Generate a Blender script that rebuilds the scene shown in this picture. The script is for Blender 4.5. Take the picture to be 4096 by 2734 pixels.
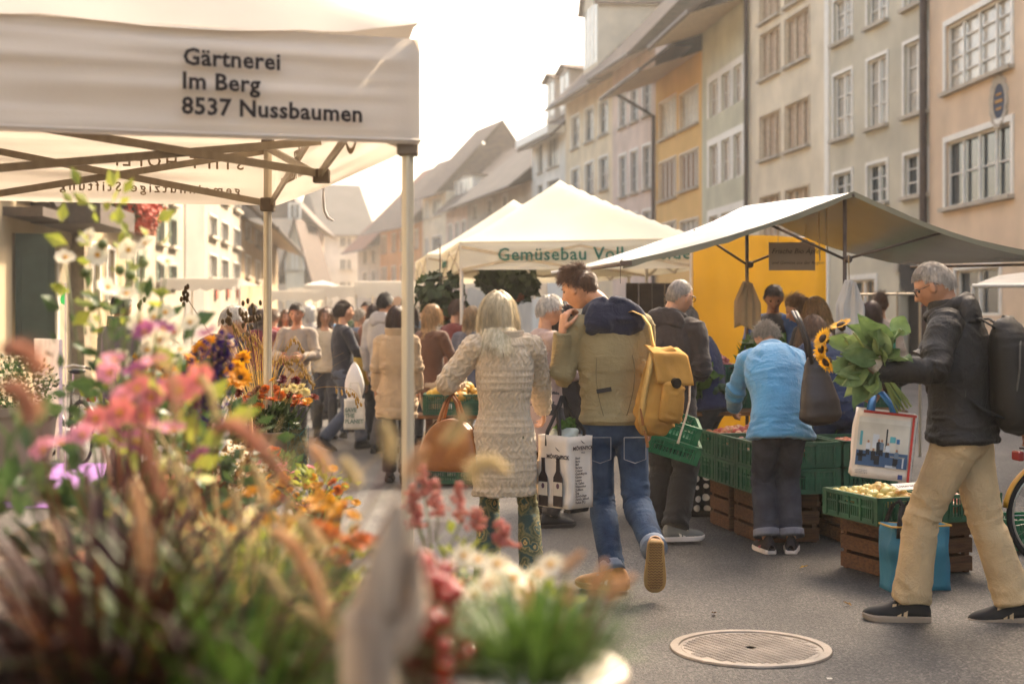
import bpy, math, random
import numpy as np
from mathutils import Vector as V, Matrix
from math import sin, cos, pi, atan2, sqrt, radians as R

for o in list(bpy.data.objects): bpy.data.objects.remove(o)
sc = bpy.context.scene
COL = sc.collection
rnd = random.Random(11)
nr = np.random.default_rng(5)

# ---------------------------------------------------------------- camera, sky, sun, exposure
CAMZ = 1.53
F = 5689.0            # focal length in photo pixels (50 mm lens, 36 mm sensor, 4096 px)
cd = bpy.data.cameras.new('camera'); cam = bpy.data.objects.new('camera', cd); COL.objects.link(cam)
cam.location = (0, 0, CAMZ); cam.rotation_euler = (R(90), 0, 0)
cd.lens = 50; cd.sensor_width = 36; cd.clip_start = 0.05; cd.clip_end = 3000
cd.shift_y = -(1367 - 1280) / 4096.0
cd.dof.use_dof = True; cd.dof.focus_distance = 8.3; cd.dof.aperture_fstop = 2.2
sc.camera = cam
SUN_EL, SUN_AZ = R(39), R(39)        # azimuth measured from +Y (view direction) towards +X
w = bpy.data.worlds.new('World'); sc.world = w; w.use_nodes = True
nt = w.node_tree; bg = nt.nodes['Background']
sky = nt.nodes.new('ShaderNodeTexSky'); sky.sky_type = 'NISHITA'; sky.sun_disc = False
sky.sun_elevation = SUN_EL; sky.sun_rotation = SUN_AZ
sky.air_density = 1.0; sky.dust_density = 6.0; sky.ozone_density = 0.6
tint = nt.nodes.new('ShaderNodeMix'); tint.data_type = 'RGBA'; tint.blend_type = 'MULTIPLY'
tint.inputs['Factor'].default_value = 1
tint.inputs['B'].default_value = (1.0, 0.92, 0.81, 1)
nt.links.new(sky.outputs['Color'], tint.inputs['A'])
nt.links.new(tint.outputs['Result'], bg.inputs['Color'])
bg.inputs['Strength'].default_value = 0.15
sd = bpy.data.lights.new('sun', 'SUN'); sun = bpy.data.objects.new('sun', sd); COL.objects.link(sun)
sd.energy = 2.1; sd.angle = R(2.5); sd.color = (1.0, 0.84, 0.64)
sdir = V((sin(SUN_AZ) * cos(SUN_EL), cos(SUN_AZ) * cos(SUN_EL), sin(SUN_EL)))
sun.rotation_euler = sdir.to_track_quat('Z', 'Y').to_euler()
sun.location = sdir * 60
sc.view_settings.view_transform = 'Standard'; sc.view_settings.look = 'None'
sc.view_settings.exposure = 2.35; sc.view_settings.gamma = 1; sc.view_settings.use_curve_mapping = False
cy = sc.cycles
cy.use_denoising = True; cy.max_bounces = 8; cy.diffuse_bounces = 4; cy.transmission_bounces = 4; cy.transparent_max_bounces = 8
cy.caustics_reflective = False; cy.caustics_refractive = False; cy.sample_clamp_indirect = 8
cy.volume_step_rate = 4; cy.volume_max_steps = 64; cy.volume_bounces = 0

# ---------------------------------------------------------------- helpers
def pt(px, py, Y):
    return V(((px - 2048) / F * Y, Y, CAMZ - (py - 1280) / F * Y))
def gx(px, Y): return (px - 2048) / F * Y
def gz(py, Y): return CAMZ - (py - 1280) / F * Y
def hexc(h):
    h = h.lstrip('#'); v = [int(h[i:i+2], 16) / 255 for i in (0, 2, 4)]
    return tuple(c / 12.92 if c <= .04045 else ((c + .055) / 1.055) ** 2.4 for c in v)

def tag(o, label=None, cat=None, group=None, kind=None):
    if label: o['label'] = label
    if cat: o['category'] = cat
    if group: o['group'] = group
    if kind: o['kind'] = kind
    return o
def thing(name, label, cat, loc=(0, 0, 0), rz=0, group=None):
    o = bpy.data.objects.new(name, None); COL.objects.link(o)
    o.location = loc; o.rotation_euler = (0, 0, rz); o.empty_display_size = .1
    return tag(o, label, cat, group)
def link(name, me, parent=None):
    o = bpy.data.objects.new(name, me); COL.objects.link(o)
    if parent: o.parent = parent
    return o
KIDS = {}
def dup(root, loc=None, rz=None, label=None, group=None):
    def cp(o, par):
        c = o.copy(); COL.objects.link(c)
        if par: c.parent = par
        for ch in [k for k in bpy.data.objects if k.parent == o] if o not in KIDS else KIDS[o]: cp(ch, c)
        return c
    r = cp(root, None)
    if loc is not None: r.location = loc
    if rz is not None: r.rotation_euler = (0, 0, rz)
    if label: r['label'] = label
    if group: r['group'] = group
    return r
def index_kids():
    KIDS.clear()
    for o in bpy.data.objects: KIDS[o] = []
    for o in bpy.data.objects:
        if o.parent: KIDS[o.parent].append(o)

def frame(t, side):
    t = t.normalized(); s = side - t * side.dot(t)
    if s.length < 1e-4:
        s = V((0, 0, 1)) - t * t.z if abs(t.z) < .9 else V((0, 1, 0)) - t * t.y
    s.normalize(); return s, t.cross(s)

class MB:
    def __init__(s): s.v = []; s.f = []; s.m = []; s.mi = 0
    def face(s, *i): s.f.append(i); s.m.append(s.mi)
    def add(s, vs, fs, M=None):
        b = len(s.v)
        s.v.extend([tuple(M @ V(p)) for p in vs] if M is not None else [tuple(p) for p in vs])
        for f in fs: s.face(*[b + i for i in f])
        return s
    def box(s, c, d, M=None):
        x, y, z = c; a, b, e = d[0] / 2, d[1] / 2, d[2] / 2
        vs = [(x + i * a, y + j * b, z + k * e) for k in (-1, 1) for j in (-1, 1) for i in (-1, 1)]
        return s.add(vs, [(0, 2, 3, 1), (4, 5, 7, 6), (0, 1, 5, 4), (2, 6, 7, 3), (0, 4, 6, 2), (1, 3, 7, 5)], M)
    def bar(s, a, b, wd, h=None, up=V((0, 0, 1))):
        a, b = V(a), V(b); t = b - a; sd, n = frame(t, up.cross(t) if up.cross(t).length > 1e-4 else V((1, 0, 0)))
        h = h or wd; vs = []
        for p in (a, b):
            for i, j in ((-1, -1), (1, -1), (1, 1), (-1, 1)): vs.append(p + sd * i * wd / 2 + n * j * h / 2)
        return s.add(vs, [(0, 3, 2, 1), (4, 5, 6, 7), (0, 1, 5, 4), (1, 2, 6, 5), (2, 3, 7, 6), (3, 0, 4, 7)])
    def tube(s, pts, r, n=8, side=V((1, 0, .01)), cap=True, rb=None, M=None, ph=0):
        pts = [V(p) for p in pts]; k = len(pts)
        ra = list(r) if hasattr(r, '__len__') else [r] * k
        rb = (list(rb) if hasattr(rb, '__len__') else [rb] * k) if rb is not None else ra
        vs = []; fs = []
        for i, p in enumerate(pts):
            t = pts[min(i + 1, k - 1)] - pts[max(i - 1, 0)]
            if t.length < 1e-7: t = V((0, 0, 1))
            sd, nn = frame(t, side)
            for j in range(n):
                a = 2 * pi * j / n + ph
                vs.append(p + sd * cos(a) * ra[i] + nn * sin(a) * rb[i])
        for i in range(k - 1):
            for j in range(n):
                q = (j + 1) % n
                fs.append((i * n + j, i * n + q, (i + 1) * n + q, (i + 1) * n + j))
        if cap:
            fs.append(tuple(range(n - 1, -1, -1))); fs.append(tuple((k - 1) * n + j for j in range(n)))
        return s.add(vs, fs, M)
    def lathe(s, prof, n=16, c=(0, 0, 0), M=None, sq=None):
        vs = []; fs = []; k = len(prof)
        for r, z in prof:
            for j in range(n):
                a = 2 * pi * j / n; x, y = cos(a), sin(a)
                if sq: q = max(abs(x), abs(y)) ** sq; x, y = x / q, y / q
                vs.append((c[0] + r * x, c[1] + r * y, c[2] + z))
        for i in range(k - 1):
            for j in range(n):
                q = (j + 1) % n; fs.append((i * n + j, i * n + q, (i + 1) * n + q, (i + 1) * n + j))
        if prof[0][0] > 1e-5: fs.append(tuple(range(n - 1, -1, -1)))
        if prof[-1][0] > 1e-5: fs.append(tuple((k - 1) * n + j for j in range(n)))
        return s.add(vs, fs, M)
    def ball(s, c, r, n=10, m=6, M=None):
        r = r if hasattr(r, '__len__') else (r, r, r)
        vs = [(c[0], c[1], c[2] - r[2])]; fs = []
        for i in range(1, m):
            th = pi * i / m - pi / 2
            for j in range(n):
                a = 2 * pi * j / n; vs.append((c[0] + r[0] * cos(th) * cos(a), c[1] + r[1] * cos(th) * sin(a), c[2] + r[2] * sin(th)))
        vs.append((c[0], c[1], c[2] + r[2])); e = len(vs) - 1
        for j in range(n):
            q = (j + 1) % n; fs.append((0, 1 + q, 1 + j)); fs.append((e, e - n + j, e - n + q))
            for i in range(m - 2): fs.append((1 + i * n + j, 1 + i * n + q, 1 + (i + 1) * n + q, 1 + (i + 1) * n + j))
        return s.add(vs, fs, M)
    def prism(s, poly, y0, y1, M=None):     # polygon in xz, extruded along y
        n = len(poly); vs = [(x, y0, z) for x, z in poly] + [(x, y1, z) for x, z in poly]
        fs = [tuple(range(n)), tuple(range(2 * n - 1, n - 1, -1))]
        for i in range(n): j = (i + 1) % n; fs.append((j, i, n + i, n + j))
        return s.add(vs, fs, M)
    def grid(s, fn, nu, nv, M=None, close=False):
        vs = [fn(i / nu, j / nv) for j in range(nv + 1) for i in range(nu + 1)]
        fs = [(j * (nu + 1) + i, j * (nu + 1) + i + 1, (j + 1) * (nu + 1) + i + 1, (j + 1) * (nu + 1) + i) for j in range(nv) for i in range(nu)]
        return s.add(vs, fs, M)
    def mesh(s, name, mat, smooth=False):
        me = bpy.data.meshes.new(name); me.from_pydata([tuple(p) for p in s.v], [], s.f)
        for m in (mat if isinstance(mat, (list, tuple)) else [mat]): me.materials.append(m)
        if any(s.m): me.polygons.foreach_set('material_index', s.m)
        if smooth: me.polygons.foreach_set('use_smooth', [True] * len(me.polygons))
        me.update(); return me
    def build(s, name, mat, parent=None, smooth=False, label=None, kind=None):
        o = link(name, s.mesh(name, mat, smooth), parent)
        if label: o['label'] = label
        if kind: o['kind'] = kind
        return o
def solid(o, t, off=0):
    m = o.modifiers.new('thickness', 'SOLIDIFY'); m.thickness = t; m.offset = off; return o
def bevel(o, wd, seg=2):
    m = o.modifiers.new('bevel', 'BEVEL'); m.width = wd; m.segments = seg; m.limit_method = 'ANGLE'; return o

# numpy value noise, vectorised
_perm = np.random.default_rng(3).random(4096)
def vnoise(p, sc_=1.0, seed=0):
    p = np.asarray(p, float) * sc_ + seed * 17.31
    i = np.floor(p).astype(int); f = p - i; f = f * f * (3 - 2 * f); out = 0
    for a in (0, 1):
        for b in (0, 1):
            for c in (0, 1):
                h = (((i[..., 0] + a) * 73856093) ^ ((i[..., 1] + b) * 19349663) ^ ((i[..., 2] + c) * 83492791)) & 4095
                wt = (f[..., 0] if a else 1 - f[..., 0]) * (f[..., 1] if b else 1 - f[..., 1]) * (f[..., 2] if c else 1 - f[..., 2])
                out = out + _perm[h] * wt
    return out * 2 - 1
def vn(x, y, z, s_=1, seed=0): return float(vnoise(np.array([[x, y, z]]), s_, seed)[0])

# ---------------------------------------------------------------- materials
MATS = {}
def mat(name, col, rough=.7, var=.12, nscale=8, bump=0, bscale=60, metal=0, spec=.4, col2=None, translucent=0, sheen=0, emit=0, wr=0, stretch=None, transmission=0, detail=4):
    if name in MATS: return MATS[name]
    c = hexc(col) if isinstance(col, str) else col
    m = bpy.data.materials.new(name); m.use_nodes = True; MATS[name] = m
    t = m.node_tree; N = t.nodes; L = t.links; b = N['Principled BSDF']
    b.inputs['Roughness'].default_value = rough; b.inputs['Metallic'].default_value = metal
    b.inputs['Specular IOR Level'].default_value = spec
    if sheen: b.inputs['Sheen Weight'].default_value = sheen; b.inputs['Sheen Roughness'].default_value = .6
    if transmission: b.inputs['Transmission Weight'].default_value = transmission
    tc = N.new('ShaderNodeTexCoord'); vec = tc.outputs['Object']
    if stretch:
        mp = N.new('ShaderNodeMapping'); mp.inputs['Scale'].default_value = stretch
        L.new(vec, mp.inputs['Vector']); vec = mp.outputs['Vector']
    nz = N.new('ShaderNodeTexNoise'); nz.inputs['Scale'].default_value = nscale; nz.inputs['Detail'].default_value = detail
    L.new(vec, nz.inputs['Vector'])
    rp = N.new('ShaderNodeMapRange'); rp.inputs['From Min'].default_value = .3; rp.inputs['From Max'].default_value = .7
    L.new(nz.outputs['Fac'], rp.inputs['Value'])
    mx = N.new('ShaderNodeMix'); mx.data_type = 'RGBA'
    c2 = (hexc(col2) if isinstance(col2, str) else col2) if col2 else tuple(x * (1 - 2 * var) for x in c)
    c1 = c if col2 else tuple(min(1, x * (1 + var)) for x in c)
    mx.inputs['A'].default_value = (*c2, 1); mx.inputs['B'].default_value = (*c1, 1)
    L.new(rp.outputs['Result'], mx.inputs['Factor']); cs = mx.outputs['Result']
    L.new(cs, b.inputs['Base Color'])
    if bump:
        n2 = N.new('ShaderNodeTexNoise'); n2.inputs['Scale'].default_value = bscale; n2.inputs['Detail'].default_value = 3
        L.new(vec, n2.inputs['Vector'])
        bp = N.new('ShaderNodeBump'); bp.inputs['Strength'].default_value = bump; bp.inputs['Distance'].default_value = .01
        L.new(n2.outputs['Fac'], bp.inputs['Height']); L.new(bp.outputs['Normal'], b.inputs['Normal'])
        if wr:
            n3 = N.new('ShaderNodeTexNoise'); n3.inputs['Scale'].default_value = 11; n3.inputs['Detail'].default_value = 5; n3.inputs['Distortion'].default_value = 1.6; n3.inputs['Roughness'].default_value = .6
            ab = N.new('ShaderNodeMath'); ab.operation = 'SUBTRACT'; ab.inputs[1].default_value = .5; a2 = N.new('ShaderNodeMath'); a2.operation = 'ABSOLUTE'
            L.new(vec, n3.inputs['Vector']); L.new(n3.outputs['Fac'], ab.inputs[0]); L.new(ab.outputs[0], a2.inputs[0])
            b2_ = N.new('ShaderNodeBump'); b2_.inputs['Strength'].default_value = wr; b2_.inputs['Distance'].default_value = .03
            L.new(a2.outputs[0], b2_.inputs['Height']); L.new(b2_.outputs['Normal'], bp.inputs['Normal'])
    if translucent:
        tr = N.new('ShaderNodeBsdfTranslucent'); L.new(cs, tr.inputs['Color'])
        ms = N.new('ShaderNodeMixShader'); ms.inputs['Fac'].default_value = translucent
        L.new(b.outputs[0], ms.inputs[1]); L.new(tr.outputs[0], ms.inputs[2])
        L.new(ms.outputs[0], N['Material Output'].inputs['Surface'])
    return m

def bake(o):
    dg = bpy.context.evaluated_depsgraph_get()
    me = bpy.data.meshes.new_from_object(o.evaluated_get(dg)); o.modifiers.clear(); o.data = me; return me

FONT = {}
def text(s, size, m, parent, M, name='lettering', align='LEFT', bold=0, extr=.0008, lines=1.0, shear=0, track=1.0):
    cu = bpy.data.curves.new(name, 'FONT'); cu.body = s; cu.size = size; cu.align_x = align
    cu.extrude = extr; cu.offset = bold; cu.space_line = lines; cu.resolution_u = 2; cu.shear = shear; cu.space_character = track
    t = bpy.data.objects.new('tmp', cu); COL.objects.link(t)
    dg = bpy.context.evaluated_depsgraph_get(); dg.update()
    me = bpy.data.meshes.new_from_object(t.evaluated_get(dg)); bpy.data.objects.remove(t)
    me.materials.clear(); me.materials.append(m)
    o = link(name, me, parent); o.matrix_local = M
    if size < .15: o['kind'] = 'stuff'
    return o
def basis(o, x, y, z=None):
    x = V(x).normalized(); y = V(y); y = (y - x * y.dot(x)).normalized(); z = x.cross(y)
    M = Matrix.Identity(4)
    for i in range(3): M[i][0], M[i][1], M[i][2], M[i][3] = x[i], y[i], z[i], o[i]
    return M
# ---------------------------------------------------------------- ground
g = MB(); g.grid(lambda u, v: (-150 + 300 * u, -30 + 430 * v, 0), 6, 8)
asph = mat('asphalt', '#6a645e', .8, .2, 2.2, 0)
def asphalt_nodes(m):
    t = m.node_tree; N = t.nodes; L = t.links; b = N['Principled BSDF']
    tc = N.new('ShaderNodeTexCoord')
    vo = N.new('ShaderNodeTexVoronoi'); vo.inputs['Scale'].default_value = 112; L.new(tc.outputs['Object'], vo.inputs['Vector'])
    n = N.new('ShaderNodeTexNoise'); n.inputs['Scale'].default_value = .9; n.inputs['Detail'].default_value = 6; L.new(tc.outputs['Object'], n.inputs['Vector'])
    n3 = N.new('ShaderNodeTexNoise'); n3.inputs['Scale'].default_value = 90; n3.inputs['Detail'].default_value = 3; L.new(tc.outputs['Object'], n3.inputs['Vector'])
    cr = N.new('ShaderNodeValToRGB'); e = cr.color_ramp.elements
    e[0].position = .25; e[0].color = (.030, .026, .022, 1); e[1].position = .97; e[1].color = (.20, .178, .153, 1)
    e2 = cr.color_ramp.elements.new(.6); e2.color = (.062, .055, .047, 1)
    ad = N.new('ShaderNodeMath'); ad.operation = 'MULTIPLY_ADD'; ad.inputs[1].default_value = .75; 
    L.new(vo.outputs['Color'], ad.inputs[0])
    mm = N.new('ShaderNodeMath'); mm.operation = 'MULTIPLY'; mm.inputs[1].default_value = .42; L.new(n.outputs['Fac'], mm.inputs[0]); L.new(mm.outputs[0], ad.inputs[2])
    n4 = N.new('ShaderNodeTexNoise'); n4.inputs['Scale'].default_value = .55; n4.inputs['Detail'].default_value = 7; n4.inputs['Distortion'].default_value = 1.2; L.new(tc.outputs['Object'], n4.inputs['Vector'])
    r4 = N.new('ShaderNodeMapRange'); r4.inputs['From Min'].default_value = .40; r4.inputs['From Max'].default_value = .62; r4.inputs['To Min'].default_value = .72; r4.inputs['To Max'].default_value = 1.08; L.new(n4.outputs['Fac'], r4.inputs['Value'])
    mu = N.new('ShaderNodeMix'); mu.data_type = 'RGBA'; mu.blend_type = 'MULTIPLY'; mu.inputs['Factor'].default_value = 1
    L.new(ad.outputs[0], cr.inputs['Fac']); L.new(cr.outputs['Color'], mu.inputs['A']); L.new(r4.outputs['Result'], mu.inputs['B']); L.new(mu.outputs['Result'], b.inputs['Base Color'])
    bp = N.new('ShaderNodeBump'); bp.inputs['Strength'].default_value = .9; bp.inputs['Distance'].default_value = .006
    mx = N.new('ShaderNodeMath'); mx.operation = 'ADD'; L.new(vo.outputs['Distance'], mx.inputs[0]); L.new(n3.outputs['Fac'], mx.inputs[1])
    L.new(mx.outputs[0], bp.inputs['Height']); L.new(bp.outputs['Normal'], b.inputs['Normal'])
    b.inputs['Roughness'].default_value = .62; b.inputs['Specular IOR Level'].default_value = .45
asphalt_nodes(asph)
g.build('street', asph, kind='structure')

# ---------------------------------------------------------------- houses
def plaster(name, col, dirt=.10):
    c = hexc(col); q = (.66, .61, .52); f = .22 if name in ('ochre', 'tan orange') else .08 if name[:4] in ('left', 'brig') else .47
    return mat('plaster ' + name, tuple(a * (1 - f) + b * f for a, b in zip(c, q)), .9, dirt, .7, .15, 25, spec=.15, detail=6)
glass = mat('window glass', '#3a3f40', .06, .2, 1.5, 0, spec=.9)
glassb = mat('curtained glass', '#b9b2a4', .15, .12, 2.0, 0, spec=.8)
whitef = mat('white window paint', '#ddd8cc', .5, .04, 5)
stone = mat('sandstone trim', '#b3a896', .85, .1, 3, .2, 20)
blind = mat('beige blind', '#b59f86', .8, .1, 6)
tile = mat('clay roof tiles', '#574538', .9, .25, 1.6, .7, 7, col2='#382d27', stretch=(1, 1, 2.5))
tilered = mat('red clay tiles', '#7a4630', .9, .2, 1.4, .6, 7, col2='#543425')
soffit = mat('painted soffit', '#bca98e', .8, .08, 2)
zinc = mat('brown metal gutter', '#4d4038', .5, .1, 5, metal=.3)
dark = mat('dark opening', '#241f1b', .7, .2, 3)
slatm = mat('brown shutter wood', '#8a6a48', .7, .15, 6)
greens = mat('green shutter paint', '#2c3d30', .5, .12, 5)

def window(parent, x0, x1, z0, z1, kind='case', fr=None, panes=None, rows=3, cols=2, sur=.10, sill=True):
    """window part (frame, bars) + sub-parts sill and pane; local x along facade, y into the wall"""
    fr = fr or whitef; m = MB(); d = .10
    if sur:
        s = sur
        for c, q in (((x0 - s / 2, -.012, (z0 + z1) / 2), (s, .05, z1 - z0)), ((x1 + s / 2, -.012, (z0 + z1) / 2), (s, .05, z1 - z0)),
                     (((x0 + x1) / 2, -.012, z1 + s / 2), (x1 - x0 + 2 * s, .05, s))): m.box(c, q)
    ft = .06
    for c, q in (((x0 + ft / 2, d, (z0 + z1) / 2), (ft, .06, z1 - z0)), ((x1 - ft / 2, d, (z0 + z1) / 2), (ft, .06, z1 - z0)),
                 (((x0 + x1) / 2, d, z1 - ft / 2), (x1 - x0 - 2 * ft, .06, ft)), (((x0 + x1) / 2, d, z0 + ft / 2), (x1 - x0 - 2 * ft, .06, ft))): m.box(c, q)
    for i in range(1, cols):
        x = x0 + (x1 - x0) * i / cols; m.box((x, d - .01, (z0 + z1) / 2), (.085, .06, z1 - z0 - 2 * ft))
    if kind == 'case':
        for j in range(1, rows):
            z = z0 + (z1 - z0) * j / rows
            for i in range(cols):
                a = x0 + (x1 - x0) * i / cols + .05; b = x0 + (x1 - x0) * (i + 1) / cols - .05
                m.box(((a + b) / 2, d + .012, z), (b - a, .03, .035))
    o = m.build('window', fr, parent)
    if kind == 'shut':
        n = max(4, int((x1 - x0) / .16))
        for i in range(n):
            a = x0 + ft + (x1 - x0 - 2 * ft) * (i + .5) / n
            MB().box((a, d + .03 + .008 * (i % 2), (z0 + z1) / 2), ((x1 - x0) / n * .86, .03, z1 - z0 - 2 * ft)).build('plank', slatm, o)
    p = MB(); p.box(((x0 + x1) / 2, d + .07, (z0 + z1) / 2), (x1 - x0, .02, z1 - z0)); p.build('pane', panes or glass, o)
    if sill:
        q = MB(); q.box(((x0 + x1) / 2, -.06, z0 - .05), (x1 - x0 + 2 * sur + .06, .20, .10)); q.build('sill', stone, o)
    return o

def facade(name, label, p0, p1, ze, wm, wins, depth=9, over=.9, rise=5.0, ridge=5.0, roofm=None, cat='house', group=None, eave=None, band=None, gutter=True, roof=True, pipe=None):
    p0 = V((p0[0], p0[1], 0)); p1 = V((p1[0], p1[1], 0)); L = (p1 - p0).length; xh = (p1 - p0).normalized()
    t = thing(name, label, cat, p0, atan2(xh.y, xh.x), group)
    W = MB()
    xs = sorted(set([0, L] + [w_[0] for w_ in wins] + [w_[1] for w_ in wins])); zs = sorted(set([0, ze] + [w_[2] for w_ in wins] + [w_[3] for w_ in wins]))
    for i in range(len(xs) - 1):
        for j in range(len(zs) - 1):
            a, b, c, d = xs[i], xs[i + 1], zs[j], zs[j + 1]
            if b - a < 1e-4 or d - c < 1e-4: continue
            mx, mz = (a + b) / 2, (c + d) / 2
            if any(w_[0] < mx < w_[1] and w_[2] < mz < w_[3] for w_ in wins): continue
            W.add([(a, 0, c), (b, 0, c), (b, 0, d), (a, 0, d)], [(0, 1, 2, 3)])
    for w_ in wins:
        a, b, c, d = w_[:4]; q = .26
        W.add([(a, 0, c), (b, 0, c), (b, 0, d), (a, 0, d), (a, q, c), (b, q, c), (b, q, d), (a, q, d)], [(0, 4, 5, 1), (1, 5, 6, 2), (2, 6, 7, 3), (3, 7, 4, 0)])
    rz_ = ze + rise
    W.add([(0, 0, 0), (0, depth, 0), (0, depth, ze), (0, 0, ze)], [(0, 3, 2, 1)])
    W.add([(L, 0, 0), (L, depth, 0), (L, depth, ze), (L, 0, ze)], [(0, 1, 2, 3)])
    W.add([(0, depth, 0), (L, depth, 0), (L, depth, ze), (0, depth, ze)], [(1, 0, 3, 2)])
    W.build('wall', wm, t)
    if roof:
        sl = rise / ridge; Rf = MB(); th = .18; e = -.05
        z_e = ze - over * sl * .35
        Rf.add([(e, -over, z_e + th), (L - e, -over, z_e + th), (L - e, ridge, rz_ + th), (e, ridge, rz_ + th), (e, depth + .3, ze + th), (L - e, depth + .3, ze + th),
                (e, -over, z_e), (L - e, -over, z_e)], [(0, 1, 2, 3), (3, 2, 5, 4), (6, 7, 1, 0), (0, 3, 6), (2, 1, 7)])
        for x in (.01, L - .01): Rf.add([(x, 0, ze), (x, depth, ze), (x, ridge, rz_)], [(0, 1, 2)])
        ro = Rf.build('roof', roofm or tile, t)
        S = MB(); S.add([(e, -over, z_e - .01), (L - e, -over, z_e - .01), (L - e, .0, ze), (e, .0, ze)], [(0, 3, 2, 1)]); S.build('soffit', eave or soffit, ro)
        if gutter:
            G = MB(); G.tube([(e, -over - .06, z_e + .06), (L - e, -over - .06, z_e + .06)], .085, 8); G.build('gutter', zinc, ro)
    if pipe is not None:
        P = MB(); P.tube([(pipe, -over, ze - .3), (pipe, -.12, ze - 1.1), (pipe, -.12, .2)], .06, 8); P.build('downpipe', zinc, t)
    for w_ in wins:
        k = dict(w_[4]) if len(w_) > 4 else {}
        if k.pop('hole', 0): MB().box(((w_[0] + w_[1]) / 2, .3, (w_[2] + w_[3]) / 2), (w_[1] - w_[0], .04, w_[3] - w_[2])).build('doorway', dark, t); continue
        window(t, *w_[:4], **k)
    return t, L

# street edge on the right, photo-derived (distance, photo column)
def on_line(p0, p1, px):
    d = (px - 2048) / F; dx, dy = p1[0] - p0[0], p1[1] - p0[1]
    s = (d * p0[1] - p0[0]) / (dx - d * dy); Y = p0[1] + s * dy
    return s * sqrt(dx * dx + dy * dy), Y
def cols_rows(p0, p1, cl, rw, **k):
    out = []
    for px, wd, *kk in cl:
        a, Ya = on_line(p0, p1, px - wd / 2); b, Yb = on_line(p0, p1, px + wd / 2); Y = (Ya + Yb) / 2
        for r in rw:
            q = dict(k); 
            if len(r) > 3: q.update(r[3])
            if kk: q.update(kk[0])
            # rows: photo y of top and bottom measured at photo column r[2]
            _, Yr = on_line(p0, p1, r[2])
            out.append((min(a, b), max(a, b), gz(r[1], Yr), gz(r[0], Yr), q))
    return out
def P_(px, Y): return (gx(px, Y), Y)
RB = [P_(4500, 27.0), P_(3716, 37.4), P_(3320, 44.3), P_(2995, 52.5), P_(2808, 59.5), P_(2622, 67.5), P_(2450, 75), P_(2262, 85), P_(2128, 93)]
# orange house
a, b = RB[1], RB[0]
wn = cols_rows(a, b, [(3915, 262)], [(107, 371, 3787), (571, 832, 3787)], rows=4, cols=4, sur=.15)
wn[1][4].update(panes=glass, rows=2); wn[0][4].update(panes=glassb)
wn += cols_rows(a, b, [(4290, 250)], [(107, 371, 3787), (571, 832, 3787)], rows=3, cols=4, sur=.22)
wn += cols_rows(a, b, [(3912, 176)], [(1075, 1262, 3900)], cols=2, kind='shop', sur=.12, sill=False)
ho, Lo = facade('orange_house', 'apricot plastered house at the picture edge with an oval crest between its windows', a, b, 15, plaster('apricot', '#d9b182'), wn, over=1.0)
_, Yc = on_line(a, b, 3998); xc, _ = on_line(a, b, 3998); zc = gz(405, Yc)
m = MB()
for k_ in range(28):
    a_ = 2 * pi * k_ / 28; a2 = 2 * pi * (k_ + 1) / 28; sc1 = 1 + .08 * (k_ % 2)
    m.add([(xc + r * cos(q) * .5, y, zc + r * sin(q) * .62) for q in (a_, a2) for r, y in ((.66, -.02), (.95 * sc1, -.05), (1.0 * sc1, 0.0))], [(0, 3, 4, 1), (1, 4, 5, 2)])
cr = m.build('crest', stone, ho)
m = MB(); m.tube([(xc, -.012, zc), (xc, .02, zc)], .34, 20, side=V((1, 0, 0)), rb=.42); m.build('shield', mat('crest blue', '#3c4556', .8), cr)
m = MB()
for dz in (.16, 0, -.17): m.box((xc, -.02, zc + dz), (.42 if dz == 0 else .3, .012, .07 if dz == 0 else .05))
m.build('emblem', mat('crest ochre', '#b18443', .8), cr)
# grey green house
a, b = RB[2], RB[1]
wn = cols_rows(a, b, [(3372, 72), (3510, 78), (3664, 92)], [(-90, 95, 3507), (232, 505, 3507), (655, 812, 3507)], rows=3, cols=2, sur=.10)
for i, w_ in enumerate(wn): w_[4]['panes'] = glassb if i % 3 != 2 else glass
wn += cols_rows(a, b, [(3452, 100)], [(1118, 1330, 3452)], cols=2, kind='shop', sill=False, sur=.16) + cols_rows(a, b, [(3636, 78)], [(1085, 1452, 3636)], hole=1)
hg, Lg = facade('grey_green_house', 'pale grey green house with white window surrounds and an arched doorway', a, b, 15.5, plaster('grey green', '#b3ab8c'), wn, over=1.0, pipe=None)
MB().tube([(Lg - .05, -.14, 14.6), (Lg - .05, -.14, .1)], .10, 10).build('downpipe', zinc, hg)
xa, Ya = on_line(a, b, 3636); wa = 1.02
m = MB()
for k_ in range(12):
    p, q = pi * k_ / 12, pi * (k_ + 1) / 12; zz = gz(1085, Ya)
    m.add([(xa + r * cos(u), y, zz + r * sin(u)) for u in (p, q) for r, y in ((wa * .62, -.05), (wa * .9, -.05), (wa * .9, 0), (wa * .62, .0))], [(0, 4, 5, 1), (1, 5, 6, 2), (3, 7, 4, 0)])
m.build('arch', stone, hg)
MB().tube([(xa, -.02, gz(1085, Ya)), (xa, .25, gz(1085, Ya))], wa * .6, 20).build('fanlight', dark, hg)
# cream house
a, b = RB[3], RB[2]
wn = cols_rows(a, b, [(3081, 78), (3190, 95)], [(-190, 0, 3193), (52, 244, 3193), (405, 590, 3193), (752, 930, 3193)], cols=3, kind='plain', panes=blind, sur=.06, fr=mat('tan frame', '#c4b296', .6))
hc, Lc = facade('cream_house', 'tall cream house with triple blind covered windows and stone sills', a, b, 15.6, plaster('cream', '#ddcba6'), wn, over=1.2, rise=4)
MB().tube([(.12, -.14, 14.6), (.12, -.14, .1)], .09, 8).build('downpipe', zinc, hc)
MB().box((Lc - .2, -.02, 7.6), (.35, .06, 15.2)).build('quoin', whitef, hc)
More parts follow.
